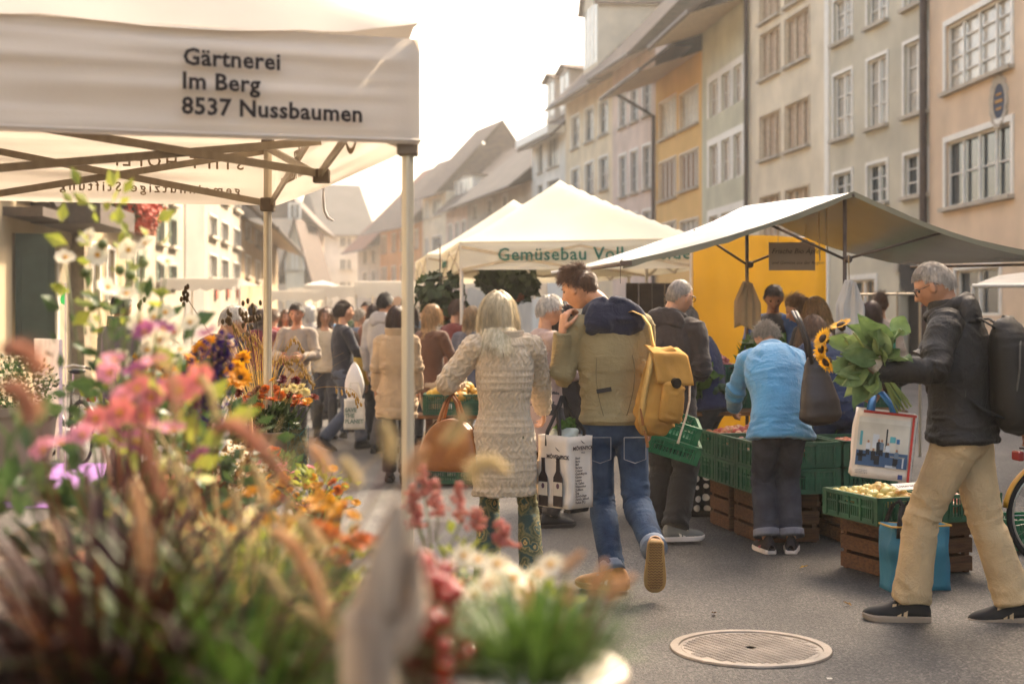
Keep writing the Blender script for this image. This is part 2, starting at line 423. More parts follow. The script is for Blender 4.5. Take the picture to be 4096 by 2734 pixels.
# pale green house
a, b = RB[4], RB[3]
wn = cols_rows(a, b, [(2856, 36), (2905, 36), (2953, 36)], [(292, 436, 2905), (556, 724, 2905), (850, 1000, 2905)], cols=2, rows=2, sur=.28, panes=blind, sill=False)
hp, _ = facade('pale_green_house', 'narrow pale green house with a white grid of windows under a wide eave', a, b, 13.5, plaster('pale green', '#b3b48f'), wn, over=2.2, rise=4.5, eave=mat('cream soffit', '#c9b594', .8))
# yellow house
a, b = RB[5], RB[4]
wn = cols_rows(a, b, [(2672, 66)], [(398, 548, 2672, dict(kind='case', panes=mat('bright curtain', '#cfc6b4', .3), rows=2, cols=4)), (640, 795, 2672, dict(kind='shut')), (892, 1040, 2672, dict(panes=glassb))], cols=4, sur=.05)
wn += cols_rows(a, b, [(2757, 72)], [(362, 505, 2757, dict(kind='case', panes=mat('bright curtain', '#cfc6b4', .3), rows=2, cols=4)), (607, 755, 2757, dict(kind='shut')), (880, 1030, 2757, dict(panes=glassb))], cols=4, sur=.05)
hy, _ = facade('yellow_house', 'ochre yellow house with bright curtained windows above brown shuttered ones', a, b, 12.8, plaster('ochre', '#d8a94e', .06), wn, over=2.6, rise=5)
MB().tube([(-.1, -2.2, 12.4), (.1, -.14, 11.2), (.1, -.14, .1)], .09, 8).build('downpipe', zinc, hy)
# pink house
a, b = RB[6], RB[5]
wn = cols_rows(a, b, [(2492, 27), (2537, 28), (2588, 30)], [(380, 508, 2492), (622, 785, 2492), (868, 1000, 2492)], cols=2, rows=3, sur=.12, panes=glass)
hk, _ = facade('pink_house', 'dusty pink house with tall narrow windows beside the yellow one', a, b, 14.6, plaster('dusty pink', '#cfac96'), wn, over=1.3, rise=6)
# straw yellow house with gabled dormer
a, b = RB[7], RB[6]
wn = cols_rows(a, b, [(2302, 30), (2358, 32), (2415, 34)], [(465, 592, 2302), (675, 795, 2302), (900, 1000, 2302)], cols=2, rows=2, sur=.10, panes=glass)
hs, Ls = facade('straw_house', 'straw yellow house with a tall gabled dormer on its roof', a, b, 14.4, plaster('straw', '#dcbf88'), wn, over=1.2, rise=6.5, ridge=6)
def dormer(par, x, wd, z0, h, gab, dep, wm, rm, panes=4):
    m = MB(); m.box((x, dep / 2 + .6, z0 + h / 2), (wd, dep, h)); m.prism([(x - wd / 2, z0 + h), (x + wd / 2, z0 + h), (x, z0 + h + gab)], .6, dep); d = m.build('dormer', wm, par)
    m = MB(); e = .25
    m.add([(x - wd / 2 - e, .3, z0 + h - e * gab / wd * 2), (x, .3, z0 + h + gab + .05), (x + wd / 2 + e, .3, z0 + h - e * gab / wd * 2), (x - wd / 2 - e, dep + 1.2, z0 + h - e), (x, dep + 1.2, z0 + h + gab + .05), (x + wd / 2 + e, dep + 1.2, z0 + h - e)], [(0, 1, 4, 3), (1, 2, 5, 4)])
    o = m.build('dormer_roof', rm, d); solid(o, .12, 1)
    for i in range(panes):
        a_ = x - wd / 2 + wd * (i + .5) / panes
        MB().box((a_, .585, z0 + h * .52), (wd / panes * .62, .04, h * .8)).build('pane', glassb, d)
dormer(hs, Ls * .35, 3.2, 15.6, 4.2, 3.6, 7, plaster('straw dormer', '#c9b48e'), tile)
# white narrow house
a, b = RB[8], RB[7]
wn = cols_rows(a, b, [(2161, 20, dict(cols=1)), (2212, 44)], [(548, 668, 2212), (720, 800, 2212)], cols=3, rows=1, sur=.08, panes=glass)
hw, Lw = facade('white_narrow_house', 'narrow white house with a flat white cornice and dormers behind it', a, b, 12.8, plaster('white', '#d8d2c4'), wn, over=.9, rise=5, eave=whitef)
MB().box((Lw / 2, -.55, 12.95), (Lw, 1.1, .5)).build('cornice', whitef, hw)
for q in (.3, .72):
    dormer(hw, Lw * q, 2.2, 14.2, 2.6, .3, 3, plaster('brown dormer', '#8a7a6c'), tile, 2)
# chimney stack at the top of the cream row
m = MB(); m.box((0, 0, 0), (2.2, 2.2, 6)); 
ch = m.build('chimney', plaster('chimney', '#c9b596'), hp); ch.location = (6.0, 4.6, 17.6)
# far right-hand row, half hidden by roofs
FR_ = [P_(2128, 93), P_(1870, 112), P_(1785, 119), P_(1690, 126), P_(1645, 130), P_(1520, 138), P_(1430, 146)]
a, b = FR_[1], FR_[0]
facade('broad_roofed_house', 'long low house under a huge weathered grey brown roof', a, b, gz(770, 102), plaster('umber', '#a68f76'), cols_rows(a, b, [(1900, 16), (1960, 18), (2020, 18)], [(800, 850, 1960)], cols=2, rows=1), over=1.5, rise=8.2, ridge=9, depth=14, roofm=mat('grey brown tiles', '#4b433c', .9, .2, .8, .6, 6))
a, b = FR_[2], FR_[1]
hh, Lh = facade('salmon_house', 'salmon house with a broad white windowed dormer far down the street', a, b, gz(835, 116), plaster('salmon', '#cf9f80'), cols_rows(a, b, [(1802, 14), (1830, 14), (1856, 14)], [(890, 965, 1830)], cols=2, rows=2, panes=glassb), over=1, rise=5)
dormer(hh, Lh / 2, Lh * .9, gz(828, 116), 2.3, .25, 3, plaster('white', '#d8d2c4'), tile, 4)
a, b = FR_[3], FR_[2]
facade('cream_far_house', 'cream house with small square windows beyond the tent pole', a, b, gz(775, 122), plaster('light cream', '#d8c499'), cols_rows(a, b, [(1708, 12), (1747, 36)], [(797, 862, 1747), (945, 1010, 1747)], cols=3, rows=1), over=1, rise=6)
a, b = FR_[5], FR_[3]
facade('tan_orange_house', 'orange tan house with tall shuttered windows far down the street', a, b, gz(905, 134), plaster('tan orange', '#c98e4c'), cols_rows(a, b, [(1535, 22), (1575, 14), (1610, 14), (1665, 14)], [(930, 1000, 1610), (1062, 1130, 1610)], cols=2, rows=1, panes=blind), over=1.8, rise=6.5, ridge=6)
a, b = FR_[6], FR_[5]
facade('grey_far_house', 'weathered grey house with an oriel next to the orange tan one', a, b, gz(985, 142), plaster('grey', '#a89b90'), cols_rows(a, b, [(1460, 14), (1495, 14)], [(1000, 1050, 1480), (1085, 1130, 1480)], cols=2, rows=1), over=1.6, rise=8, ridge=7, roofm=tilered)
# house closing the street
a, b = P_(1282, 150), P_(1500, 152)
facade('white_end_house', 'white house with a big slate grey roof closing the end of the street', a, b, gz(935, 150), plaster('end white', '#cfcac2'), cols_rows(a, b, [(1372, 24), (1395, 20), (1450, 30)], [(945, 985, 1372), (1035, 1078, 1372), (1125, 1160, 1372)], cols=2, rows=1), over=.8, rise=gz(742, 157) - gz(935, 150), ridge=7, depth=14, roofm=mat('slate roof', '#4a4743', .9, .12, .5, .3, 5))
# ---------------------------------------------------------------- left-hand row (outer face looks towards +X)
LB = [P_(-500, 19.5), P_(140, 27.0), P_(285, 29.6), P_(500, 35.2), P_(735, 43.6)]
def lrow(px, wd, *kk): return (px, wd, *kk)
a, b = LB[0], LB[1]
hl, Ll = facade('shuttered_shop_house', 'cream corner shop house with dark green shutters and a brown canopy', a, b, 11.5, plaster('left cream', '#b09f80'),
    cols_rows(a, b, [(62, 26)], [(930, 1420, 60)], hole=1) + cols_rows(a, b, [(20, 40), (105, 40)], [(560, 760, 60)], cols=2, rows=2), over=1.0, rise=5)
x1, _ = on_line(a, b, 52); x2, _ = on_line(a, b, 88)
for x_, yaw in ((x1, -1.15), (x2, -1.0)):
    m = MB(); m.box((.28, 0, 1.75), (.56, .05, 2.5))
    for zz in (1.0, 2.15): m.box((.28, -.035, zz), (.36, .03, .8))
    s_ = m.build('shutter', greens, hl); s_.location = (x_, -.04, .1); s_.rotation_euler = (0, 0, yaw)
m = MB(); m.box((Ll - 1.0, -.35, 3.45), (1.9, .7, .16)); m.build('canopy', mat('dark canopy', '#4b4038', .7), hl)
m = MB(); m.tube([(Ll - 1.0, -.7, 4.1), (Ll - 1.0, -.62, 4.1)], .5, 24); m.build('round_sign', mat('dark sign', '#3b3431', .6), hl)
a, b = LB[1], LB[2]
hv, Lv = facade('awning_shop_house', 'sunlit white house with a slanting dark shop canopy and display window', a, b, 11.8, plaster('left white', '#a09379'),
    cols_rows(a, b, [(190, 70)], [(1020, 1460, 190)], cols=3, kind='plain', panes=glassb, sill=False) + cols_rows(a, b, [(180, 30), (245, 30)], [(640, 800, 180)], cols=2, rows=3), over=1.0)
m = MB(); m.prism([(-.3, 3.35), (Lv, 3.35), (Lv, 3.75), (-.3, 3.75)], -1.3, 0); m.build('canopy', mat('dark canopy', '#4b4038', .7), hv)
a, b = LB[2], LB[3]
hb, Lb_ = facade('flower_box_house', 'beige stone house with a dark cornice and red flower boxes at its windows', a, b, 12.5, plaster('left beige', '#ab9876'),
    cols_rows(a, b, [(330, 30), (380, 30), (440, 30)], [(985, 1210, 380)], cols=2, kind='shut', sill=False) + cols_rows(a, b, [(345, 24), (400, 24), (450, 24)], [(700, 830, 345)], cols=2, rows=3), over=1.2)
MB().box((.35, -.12, 5.6), (.7, .3, 11.2)).build('pilaster', mat('pilaster stone', '#8f8069', .9), hb)
MB().box((Lb_ / 2, -.3, 4.75), (Lb_, .75, .35)).build('cornice', mat('cornice stone', '#6c5d4d', .9), hb)
redfl = mat('red geranium', '#b8452a', .7, .25, 20); leafd = mat('dark foliage', '#3d4a2a', .7, .3, 9, translucent=.25)
def leafball(m, c, r, n, size, up=.3):
    for _ in range(n):
        d = V((rnd.gauss(0, 1), rnd.gauss(0, 1), rnd.gauss(0, 1))).normalized(); q = r * (rnd.random() ** .4)
        p = V(c) + d * q; u = V((rnd.uniform(-1, 1), rnd.uniform(-1, 1), rnd.uniform(-1, 1))).normalized(); v_ = u.cross(d + V((.01, 0, up))).normalized(); s_ = size * rnd.uniform(.6, 1.4)
        m.add([p - u * s_ * .5, p + v_ * s_ * .35, p + u * s_ * .6, p - v_ * s_ * .35], [(0, 1, 2, 3)])
for k_, (px, py, r_) in enumerate(((462, 808, .75), (520, 862, .72))):
    x_, Y_ = on_line(a, b, px); zb = gz(py, Y_)
    f = thing('flower_box', 'window box of red geraniums, ' + ('nearer and higher one on the beige house' if k_ == 0 else 'farther and lower one on the beige house'), 'flower box', (gx(px, Y_) + .3, Y_, zb), 0, 'red flower boxes on the left houses')
    MB().box((0, 0, -.35), (.35, 1.5, .25)).build('trough', mat('terracotta', '#9a5a3c', .8), f)
    m = MB(); [leafball(m, (0, q, rnd.uniform(-.35, .2)), .35, 70, .16) for q in (-.5, -.2, .1, .4)]; m.build('leaves', leafd, f, kind='stuff')
    m = MB(); [leafball(m, (.1, q, rnd.uniform(-.3, .35)), .42, 110, .15) for q in (-.5, -.2, .1, .4, .6)]; m.build('blossoms', redfl, f, kind='stuff')
a, b = LB[3], LB[4]
facade('white_left_house', 'bright white house with rows of green trimmed windows on the left', a, b, 13.5, plaster('bright white', '#a39a88'),
    cols_rows(a, b, [(520, 20), (560, 22), (640, 26), (690, 26)], [(700, 800, 660), (868, 975, 660), (1045, 1130, 660)], cols=2, rows=2, fr=mat('green grey frame', '#7d8878', .6)), over=1.2)
a, b = P_(742, 46), P_(818, 47)
facade('grey_gable_house', 'tall house turning its plain grey side wall to the street', a, b, 14, plaster('grey side', '#a9a299'), [], over=.2, rise=2, depth=2, gutter=False)
a, b = P_(818, 47), P_(965, 58)
hz_, Lz = facade('paired_window_house', 'white house with paired grey windows and small red signs on the left', a, b, 13.5, plaster('bright white', '#a39a88'),
    cols_rows(a, b, [(851, 30), (898, 28), (945, 26)], [(700, 775, 851), (866, 945, 851), (1022, 1110, 851)], cols=2, kind='plain', panes=glass, sur=.06), over=1.1)
for px in (862, 908, 948):
    x_, Y_ = on_line(a, b, px); MB().box((x_, -.06, gz(1160, Y_)), (.7, .06, .6)).build('shop_sign', mat('red sign', '#c06a55', .6), hz_)
a, b = P_(965, 58), P_(1110, 82)
facade('brown_roof_house', 'mixed old houses with brown tiled roofs behind the thin tent pole', a, b, gz(920, 66), plaster('left ochre', '#bfa47e'), cols_rows(a, b, [(990, 18), (1030, 16), (1065, 14)], [(930, 985, 1030), (1050, 1120, 1030)], cols=2, rows=1, panes=glassb), over=1.4, rise=6, ridge=6)
def gabled(name, label, px0, px1, Y, ze_py, top_py, wm, wl):
    x0, x1 = gx(px0, Y), gx(px1, Y); L = x1 - x0; ze = gz(ze_py, Y); zt = gz(top_py, Y)
    t = thing(name, label, 'house', (x0, Y, 0))
    m = MB(); m.prism([(0, 0), (L, 0), (L, ze), (L / 2, zt), (0, ze)], 0, 12); m.build('wall', wm, t)
    m = MB(); e = .5; sl = (zt - ze) / (L / 2)
    m.add([(-e, -.6, ze - e * sl), (L / 2, -.6, zt), (L + e, -.6, ze - e * sl), (-e, 12.5, ze - e * sl), (L / 2, 12.5, zt), (L + e, 12.5, ze - e * sl)], [(0, 1, 4, 3), (1, 2, 5, 4)])
    o = m.build('roof', tile, t); solid(o, .25, 1)
    for u, z0_, wd, h in wl: window(t, u * L - wd / 2, u * L + wd / 2, z0_, z0_ + h, cols=2, rows=1, panes=glass)
gabled('cream_gable_house', 'cream house with a steep pointed gable facing the market', 1142, 1216, 112, 1030, 880, plaster('gable cream', '#d8c7a0'), [(.5, 9.5, .8, 1.2), (.3, 5.5, .8, 1.4), (.7, 5.5, .8, 1.4)])
a, b = P_(1205, 118), P_(1296, 140)
facade('tan_left_house', 'tan house with square windows between the gable and the white end house', a, b, gz(905, 128), plaster('tan left', '#c39b71'), cols_rows(a, b, [(1225, 14), (1262, 14)], [(925, 975, 1250), (1020, 1065, 1250)], cols=2, rows=1, panes=glassb), over=1.2, rise=6)
# the rows go on beside and behind the camera on both sides
for i, (x_, y0, y1, h, c, nm) in enumerate(((13.2, 26.6, 14, 15.5, '#cdb78f', 'sand'), (14.4, 13.8, 1, 16, '#c4b8a4', 'stone grey'), (15.6, .8, -14, 15, '#d2bfa0', 'ivory'))):
    facade(nm.replace(' ', '_') + '_house', nm + ' plastered house further along the right side of the street', (x_ - .4, y0), (x_ + .5, y1), h, plaster(nm, c), [(q, q + 1.2, z, z + 1.7, dict(cols=2, rows=3)) for q in (1.5, 4.5, 7.5) for z in (1, 4.3, 7.4, 10.4)], rise=4)
for i, (x_, y0, y1, h, c, nm) in enumerate(((-8.9, 2, 19.2, 11, '#d6cbb4', 'chalk'), (-8.2, -16, 1.8, 12, '#cbb794', 'wheat'))):
    facade(nm + '_house', nm + ' plastered house further along the left side of the street', (x_ - .1, y0), (x_, y1), h, plaster(nm, c), [(q, q + 1.2, z, z + 1.7, dict(cols=2, rows=3)) for q in (1.5, 5, 8.5, 12) for z in (1, 4.3, 7.4)], rise=4)
# ---------------------------------------------------------------- white pop-up tent in the foreground
canvas = mat('white canvas', '#e4dacd', .8, .07, 1.1, .08, 120, spec=.2, translucent=.32, detail=7)
canvas_c = mat('cream canvas', '#e4dcc6', .8, .05, 1.2, .08, 120, spec=.2, translucent=.3)
alu = mat('anodised aluminium', '#a89a84', .38, .06, 4, .03, 200, metal=.55, stretch=(8, 8, .6))
alud = mat('grey plastic joint', '#6f6254', .55, .08, 6)
ink = mat('dark print', '#2b2220', .8, .05, 5)
inkg = mat('green print', '#1e6150', .7, .05, 5)
inkb = mat('brown see-through print', '#9b8569', .8, .05, 5)
FRc = V((-.317, 4.9, 0)); us = V((-.335, .942, 0)).normalized(); ws = V((-us.y, us.x, 0)).normalized()   # us: along the right side, ws: towards the left
SL, FLn = 2.78, 3.0
def tpos(a, b, z): return FRc + us * a + ws * b + V((0, 0, z))
tent = thing('market_tent', 'white pop-up market tent with black lettering on its front valance', 'tent')
ZT, ZB, PK = 2.50, 2.135, 3.80
def roofz(a, b):
    q = max(abs(a / SL - .5), abs(b / FLn - .5)) * 2
    return ZT + (PK - ZT) * (1 - q) ** 1.0 - .10 * sin(pi * q) * .8
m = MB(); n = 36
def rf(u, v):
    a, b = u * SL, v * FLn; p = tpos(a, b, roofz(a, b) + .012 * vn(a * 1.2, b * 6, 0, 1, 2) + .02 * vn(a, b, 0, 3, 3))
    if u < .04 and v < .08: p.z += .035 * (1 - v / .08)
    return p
m.grid(rf, n, n); m.build('canopy', mat('shade grey canopy canvas', '#b4aba1', .85, .09, 1.1, .08, 120, spec=.1, translucent=.14, detail=7), tent, True)  # greyer than the valance canvas: the roof's shade is put into its colour
def valance(p, q, out, nm='valance', amp=.010, mtl=None, par=None, zt=ZT, zb=ZB, seed=0, sag=.012):
    m = MB(); L = (q - p).length
    def f(u, v):
        x = u * L; z = zb + (zt - zb) * v - sag * sin(pi * u) * (1 - v * .3)
        k = amp * (.9 * vn(x * .55, v * 8.5, seed, 1, 1) + .5 * vn(x * 1.2, v * 15, seed, 1, 4) + .5 * vn(x * 2, v * 4, seed, 1, 7)) * min(1, u * 14, (1 - u) * 14)
        k += .018 * max(0, v - .88) / .12 * -1
        return p.lerp(q, u) + out * k + V((0, 0, z))
    m.grid(f, int(L * 30), 30); return m.build(nm, mtl or canvas, par or tent, True)
A, B_, C_, D_ = tpos(0, 0, 0), tpos(0, FLn, 0), tpos(SL, 0, 0), tpos(SL, FLn, 0)
hm_ = MB(); hm_.tube([B_.lerp(A, i / 40) - us * .012 + V((0, 0, ZB + .012 - .012 * sin(pi * i / 40))) for i in range(41)], .006, 6); hm_.build('hem', canvas, tent, True)
vf = valance(B_, A, -us, seed=1, amp=.020); vr = valance(A, C_, -ws, seed=2); vb = valance(C_, D_, us, seed=3); vl = valance(D_, B_, ws, seed=4)
ex = (A - B_).normalized()
def tx(px):
    s, Y = on_line((B_.x, B_.y), (A.x, A.y), px); return s, Y
for s_, px, py, sz in (('Gärtnerei', 727, 263, .0775), ('Im Berg', 722, 358, .0775), ('8537 Nussbaumen', 722, 458, .0775)):
    s0, Y0 = tx(px); o = B_ + ex * s0 - us * .030; o.z = gz(py, Y0)
    text(s_, sz * .99, ink, vf, basis(o, ex, (0, 0, 1)), bold=.0022, track=1.045)
# print showing through from the outer side of the back and right valances
bx = (C_ - D_).normalized()
for s_, off, z, sz in (('STIFT HÖFLI', .17, ZT - .185, .088), ('gemeinnützige Stiftung', .19, ZT - .315, .068)):
    o = C_ - bx * off - us * .02; o.z = z
    text(s_, sz, inkb, vb, basis(o, -bx, (0, 0, 1)), bold=.001, track=1.4)
for s_, z in (('Gärtnerei', ZT - .09), ('Im Berg', ZT - .185), ('8537 Nussbaumen', ZT - .285)):
    o = A + us * 1.92 + ws * .02; o.z = z
    text(s_, .08, inkb, vr, basis(o, us, (0, 0, 1)), bold=.001)
m = MB()
for i in range(14):
    t0, t1 = pi * 1.05 + i * .22, pi * 1.05 + (i + 1) * .22
    c0 = A + us * .95 + ws * .02; 
    m.add([c0 + us * r * cos(t) + V((0, 0, ZT - .17 + r * sin(t))) for t in (t0, t1) for r in (.10, .125)], [(0, 1, 3, 2)])
m.build('logo', inkb, vr)
alul = mat('pale champagne aluminium', '#c2b7a2', .36, .05, 4, .03, 200, metal=.35, stretch=(8, 8, .6))
def leg(p, top, nm='leg'):
    m = MB(); r = .0205
    prof = []
    for k in range(16):
        a_ = 2 * pi * k / 16; rr = r * (1.04 if k % 4 in (0,) else 1.0) * (.86 if k % 4 == 2 else 1)
        prof.append((cos(a_ + .2) * rr, sin(a_ + .2) * rr))
    vs = [(p.x + x, p.y + y, z) for z in (.0, top) for x, y in prof]
    m.add(vs, [(i, (i + 1) % 16, 16 + (i + 1) % 16, 16 + i) for i in range(16)] + [tuple(range(15, -1, -1)), tuple(range(16, 32))])
    l = m.build(nm, alul, tent)
    MB().box((p.x, p.y, .012), (.11, .11, .02)).build('foot_plate', alud, l)
    return l
lg = [leg(tpos(a_, b_, 0), 2.47) for a_, b_ in ((.05, .03), (SL - .04, .05), (.05, FLn - .05), (SL - .05, FLn - .05))]
for l, (a_, b_) in zip(lg, ((.05, .03), (SL - .04, .05), (.05, FLn - .05), (SL - .05, FLn - .05))):
    p = tpos(a_, b_, 0)
    for zz, q in ((2.135, .072), (2.45, .06)): o = MB().box((0, 0, 0), (q, q, q)).build('bracket', alud, l); o.location = (p.x, p.y, zz); bevel(o, .008)
def truss(p, q, zl0, zh0, zl1, zh1, off, nseg=1):
    for s_, (za, zb) in ((-1, (zl0, zh1)), (1, (zh0, zl1))):
        a_ = V((p.x, p.y, za)) + off * s_ * .014; b_ = V((q.x, q.y, zb)) + off * s_ * .014
        MB().bar(a_, b_, .014, .034).build('truss_bar', alu, tent)
Mr = tpos(SL / 2, .05, 0); Cc = tpos(SL / 2, FLn / 2, 0); Mb = tpos(SL - .05, FLn / 2, 0); Ml = tpos(SL / 2, FLn - .05, 0)
F0, R0, L0, Bl = tpos(.05, .03, 0), tpos(SL - .04, .05, 0), tpos(.05, FLn - .05, 0), tpos(SL - .05, FLn - .05, 0)
truss(F0, Mr, 2.13, 2.44, 2.157, 2.42, ws); truss(R0, Mr, 2.14, 2.44, 2.157, 2.42, ws)
truss(Mr, Cc, 2.165, 2.31, 2.13, 2.35, us); truss(Ml, Cc, 2.157, 2.31, 2.13, 2.35, us)
truss(R0, Mb, 2.14, 2.42, 2.13, 2.38, us); truss(Bl, Mb, 2.14, 2.42, 2.13, 2.38, us)
truss(L0, Ml, 2.14, 2.42, 2.15, 2.4, ws); truss(Bl, Ml, 2.14, 2.42, 2.15, 2.4, ws)
for p, zz in ((Mr, 2.157), (Mr, 2.42), (Mb, 2.13), (Cc, 2.13), (Cc, 2.35)):
    m = MB(); m.box((0, 0, 0), (.07, .06, .06)); m.tube([(0, -.035, 0), (0, .035, 0)], .012, 8); o = m.build('joint', alud, tent); o.location = (p.x, p.y, zz); bevel(o, .006)
MB().tube([(Cc.x, Cc.y, 2.05), (Cc.x, Cc.y, PK - .05)], .02, 10).build('centre_pole', alu, tent)
# dangling tie ribbon
p = tpos(SL / 2 + .05, .03, 2.11); m = MB()
m.tube([p, p + V((.0, 0, -.05)), p + V((.004, 0, -.10)), p + V((.02, -.01, -.13)), p + V((.045, 0, -.145))], [.003, .006, .007, .007, .004], 6)
m.build('tie_ribbon', mat('white ribbon', '#e5dbd2', .8), tent, True)

# ---------------------------------------------------------------- cream vegetable tents
def pop_tent(name, label, o, dx, dy, size, zb, zt, pk, mtl, group=None, leg_r=.022, lettering=None):
    t = thing(name, label, 'tent', o, 0, group); dx = V((*dx, 0)).normalized(); dy = V((*dy, 0)).normalized(); sx, sy = size
    m = MB()
    def f(u, v):
        q = max(abs(u - .5), abs(v - .5)) * 2
        z = zt + (pk - zt) * ((1 - q) ** 1.12) + .015 * vn(u * 3, v * 3, 0, 1, 5)
        return dx * u * sx + dy * v * sy + V((0, 0, z))
    m.grid(f, 24, 24); m.build('canopy', mtl, t, True)
    for p, q, ou in ((V((0, 0, 0)), dx * sx, -dy), (dx * sx, dx * sx + dy * sy, dx), (dy * sy, dx * sx + dy * sy, dy), (V((0, 0, 0)), dy * sy, -dx)):
        valance(p, q, ou, amp=.008, mtl=mtl, par=t, zt=zt, zb=zb, seed=rnd.random() * 9, sag=.006)
    for u, v in ((0.01, .01), (.99, .01), (.01, .99), (.99, .99)):
        p = dx * u * sx + dy * v * sy
        MB().tube([(p.x, p.y, 0), (p.x, p.y, zt - .02)], leg_r, 8).build('leg', alu_w, t)
    for p, q in ((V((0, 0, 0)), dx * sx), (dy * sy, dx * sx + dy * sy), (V((0, 0, 0)), dy * sy), (dx * sx, dx * sx + dy * sy)):
        mid = (p + q) / 2
        for a_, b_ in ((p, mid), (q, mid)):
            for z0, z1 in ((zb, zt - .06), (zt - .06, zb)): MB().bar(a_ * .98 + mid * .02 + V((0, 0, z0)), b_ + V((0, 0, z1)), .016, .03).build('truss_bar', alu, t)
    return t
alu_w = mat('white metal leg', '#cfc6b8', .4, .05, 4)
o1 = V((gx(1838, 16.1), 16.1, 0)); o2 = V((gx(2822, 15.5), 15.5, 0)); dxx = (o2 - o1); dyy = V((-.18, .98, 0))
t1 = pop_tent('vegetable_tent', 'cream peaked tent with green lettering on its valance', o1, (dxx.x, dxx.y), (-.12, .99), (dxx.length, 2.9), 2.10, 2.42, 3.22, canvas_c, 'cream vegetable tents')
e1 = dxx.normalized()
text('Gemüsebau Vollenweider', .20, inkg, t1, basis(V(e1 * .44) + V((.0, -.03, 2.2)), e1, (0, 0, 1)), bold=.003, track=1.08)
o3 = o1 + V((-.12, .99, 0)).normalized() * 3.05 + V((-.19, 0, 0))
t2 = pop_tent('vegetable_tent', 'second cream tent, its peak showing behind the lettered one', o3, (dxx.x, dxx.y), (-.12, .99), (dxx.length, 2.9), 2.10, 2.42, 3.24, canvas_c, 'cream vegetable tents')
text('Gemüsebau', .16, inkg, t1, basis(V((-.12, .99, 0)).normalized() * 2.4 + V((-.03, 0, 2.2)), -V((-.12, .99, 0)), (0, 0, 1)), bold=.003)
# inside the cream tents: dark boards, plants hanging
darkw = mat('dark stained boards', '#33271f', .7, .25, 3, .3, 15, stretch=(1, 1, 6))
bw = thing('board_wall', 'dark brown board wall with shelves at the back of the cream tent', 'partition', (gx(2560, 18), 18, 0))
for i in range(5): MB().box((-.1 + i * .165, 0, 1.0), (.158, .03, 2.0)).build('plank', darkw, bw)
for z in (.9, 1.25, 1.6): MB().box((.23, -.16, z), (.8, .3, .03)).build('shelf', darkw, bw)

# ---------------------------------------------------------------- grey tarpaulin stall
tarp_t = mat('pale tarpaulin', '#85826f', .24, .06, 2.0, .15, 9, spec=.8, translucent=.04)
pole_m = mat('brown painted pipe', '#59493e', .5, .12, 8, metal=.2)
st = thing('market_stall', 'market stall with a pale grey tarpaulin roof on brown poles', 'stall')
R1, R2 = pt(3415, 765, 11.3), pt(2980, 826, 12.8); L1, L2 = pt(2492, 1046, 11.0), pt(2236, 1083, 13.0)
Q2 = pt(3643, 1059, 13.0); Q1 = V((R1.x + (R1.x - L1.x), 11.2, 2.0))
def slope(a0, a1, b0, b1, sg, bow):
    m = MB()
    def f(u, v):
        p = a0.lerp(a1, u); q = b0.lerp(b1, u); r = p.lerp(q, v)
        r.z -= bow * sin(pi * v) * (1 - .25 * sin(pi * u)) + .02 * sin(pi * u) * sin(pi * v); r.z += .010 * vn(u * 2, v * 7, sg, 1, 9)
        return r
    m.grid(f, 18, 24); return m
s_ = slope(R1, R2, L1, L2, 1, .05); s2 = slope(R1, R2, Q1, Q2, 2, .10)
s_.add(s2.v, s2.f); s_.build('tarpaulin', tarp_t, st, True)
hem = MB()
for u in range(20):
    p, q = R1.lerp(L1, u / 20), R1.lerp(L1, (u + 1) / 20)
    p.z -= .05 * sin(pi * u / 20); q.z -= .05 * sin(pi * (u + 1) / 20)
    hem.add([p, q, q + V((0, .006, -.045 - .012 * vn(u * .9, 0, 0))), p + V((0, .006, -.045 - .012 * vn(u * .9 - .9, 0, 0)))], [(0, 1, 2, 3)])
    p, q = R1.lerp(Q1, u / 20), R1.lerp(Q1, (u + 1) / 20); p.z -= .1 * sin(pi * u / 20); q.z -= .1 * sin(pi * (u + 1) / 20)
    hem.add([p, q, q + V((0, .006, -.04)), p + V((0, .006, -.04))], [(0, 1, 2, 3)])
hem.build('hem', tarp_t, st, True)
def pipe(a_, b_, r=.016, nm='pole', m_=None): return MB().tube([a_, b_], r, 10).build(nm, m_ or pole_m, st, True)
N0 = V((gx(3379, 11.4), 11.4, 0)); N1 = V((gx(2988, 12.75), 12.75, 0))
pipe(N0, V((N0.x, N0.y, 2.52))); pipe(N1, V((N1.x, N1.y, 2.5)))
pipe(R1 - V((0, .0, .03)), R2 - V((0, 0, .03)), .014, 'ridge_pole'); pipe(L1 - V((0, 0, .02)), L2 - V((-.02, 0, .02)), .013, 'eave_rail'); pipe(Q1 - V((0, 0, .02)), Q2 - V((0, 0, .02)), .013, 'eave_rail')
jn, jf = V((N0.x, N0.y, gz(1037, 11.4))), V((N1.x, N1.y, gz(1058, 12.75)))
for j, k_ in ((jn, 11.4), (jf, 12.75)):
    o = MB().ball((j.x + .025, j.y - .02, j.z), .032).build('clamp', pole_m, st, True)
pipe(jn, R1.lerp(L1, .36) - V((0, -.1, .06)), .011, 'strut'); pipe(jn, R1.lerp(Q1, .38) - V((0, -.1, .12)), .011, 'strut')
pipe(jf, R2.lerp(L2, .28) - V((0, .1, .05)), .011, 'strut'); pipe(jf, R2.lerp(Q2, .36) - V((0, .1, .12)), .011, 'strut')
tip = MB(); tip.tube([L2 + V((-.07, 0, -.02)), L2 + V((.05, 0, .0))], .016, 8); tip.build('rail_end', alu_w, st)
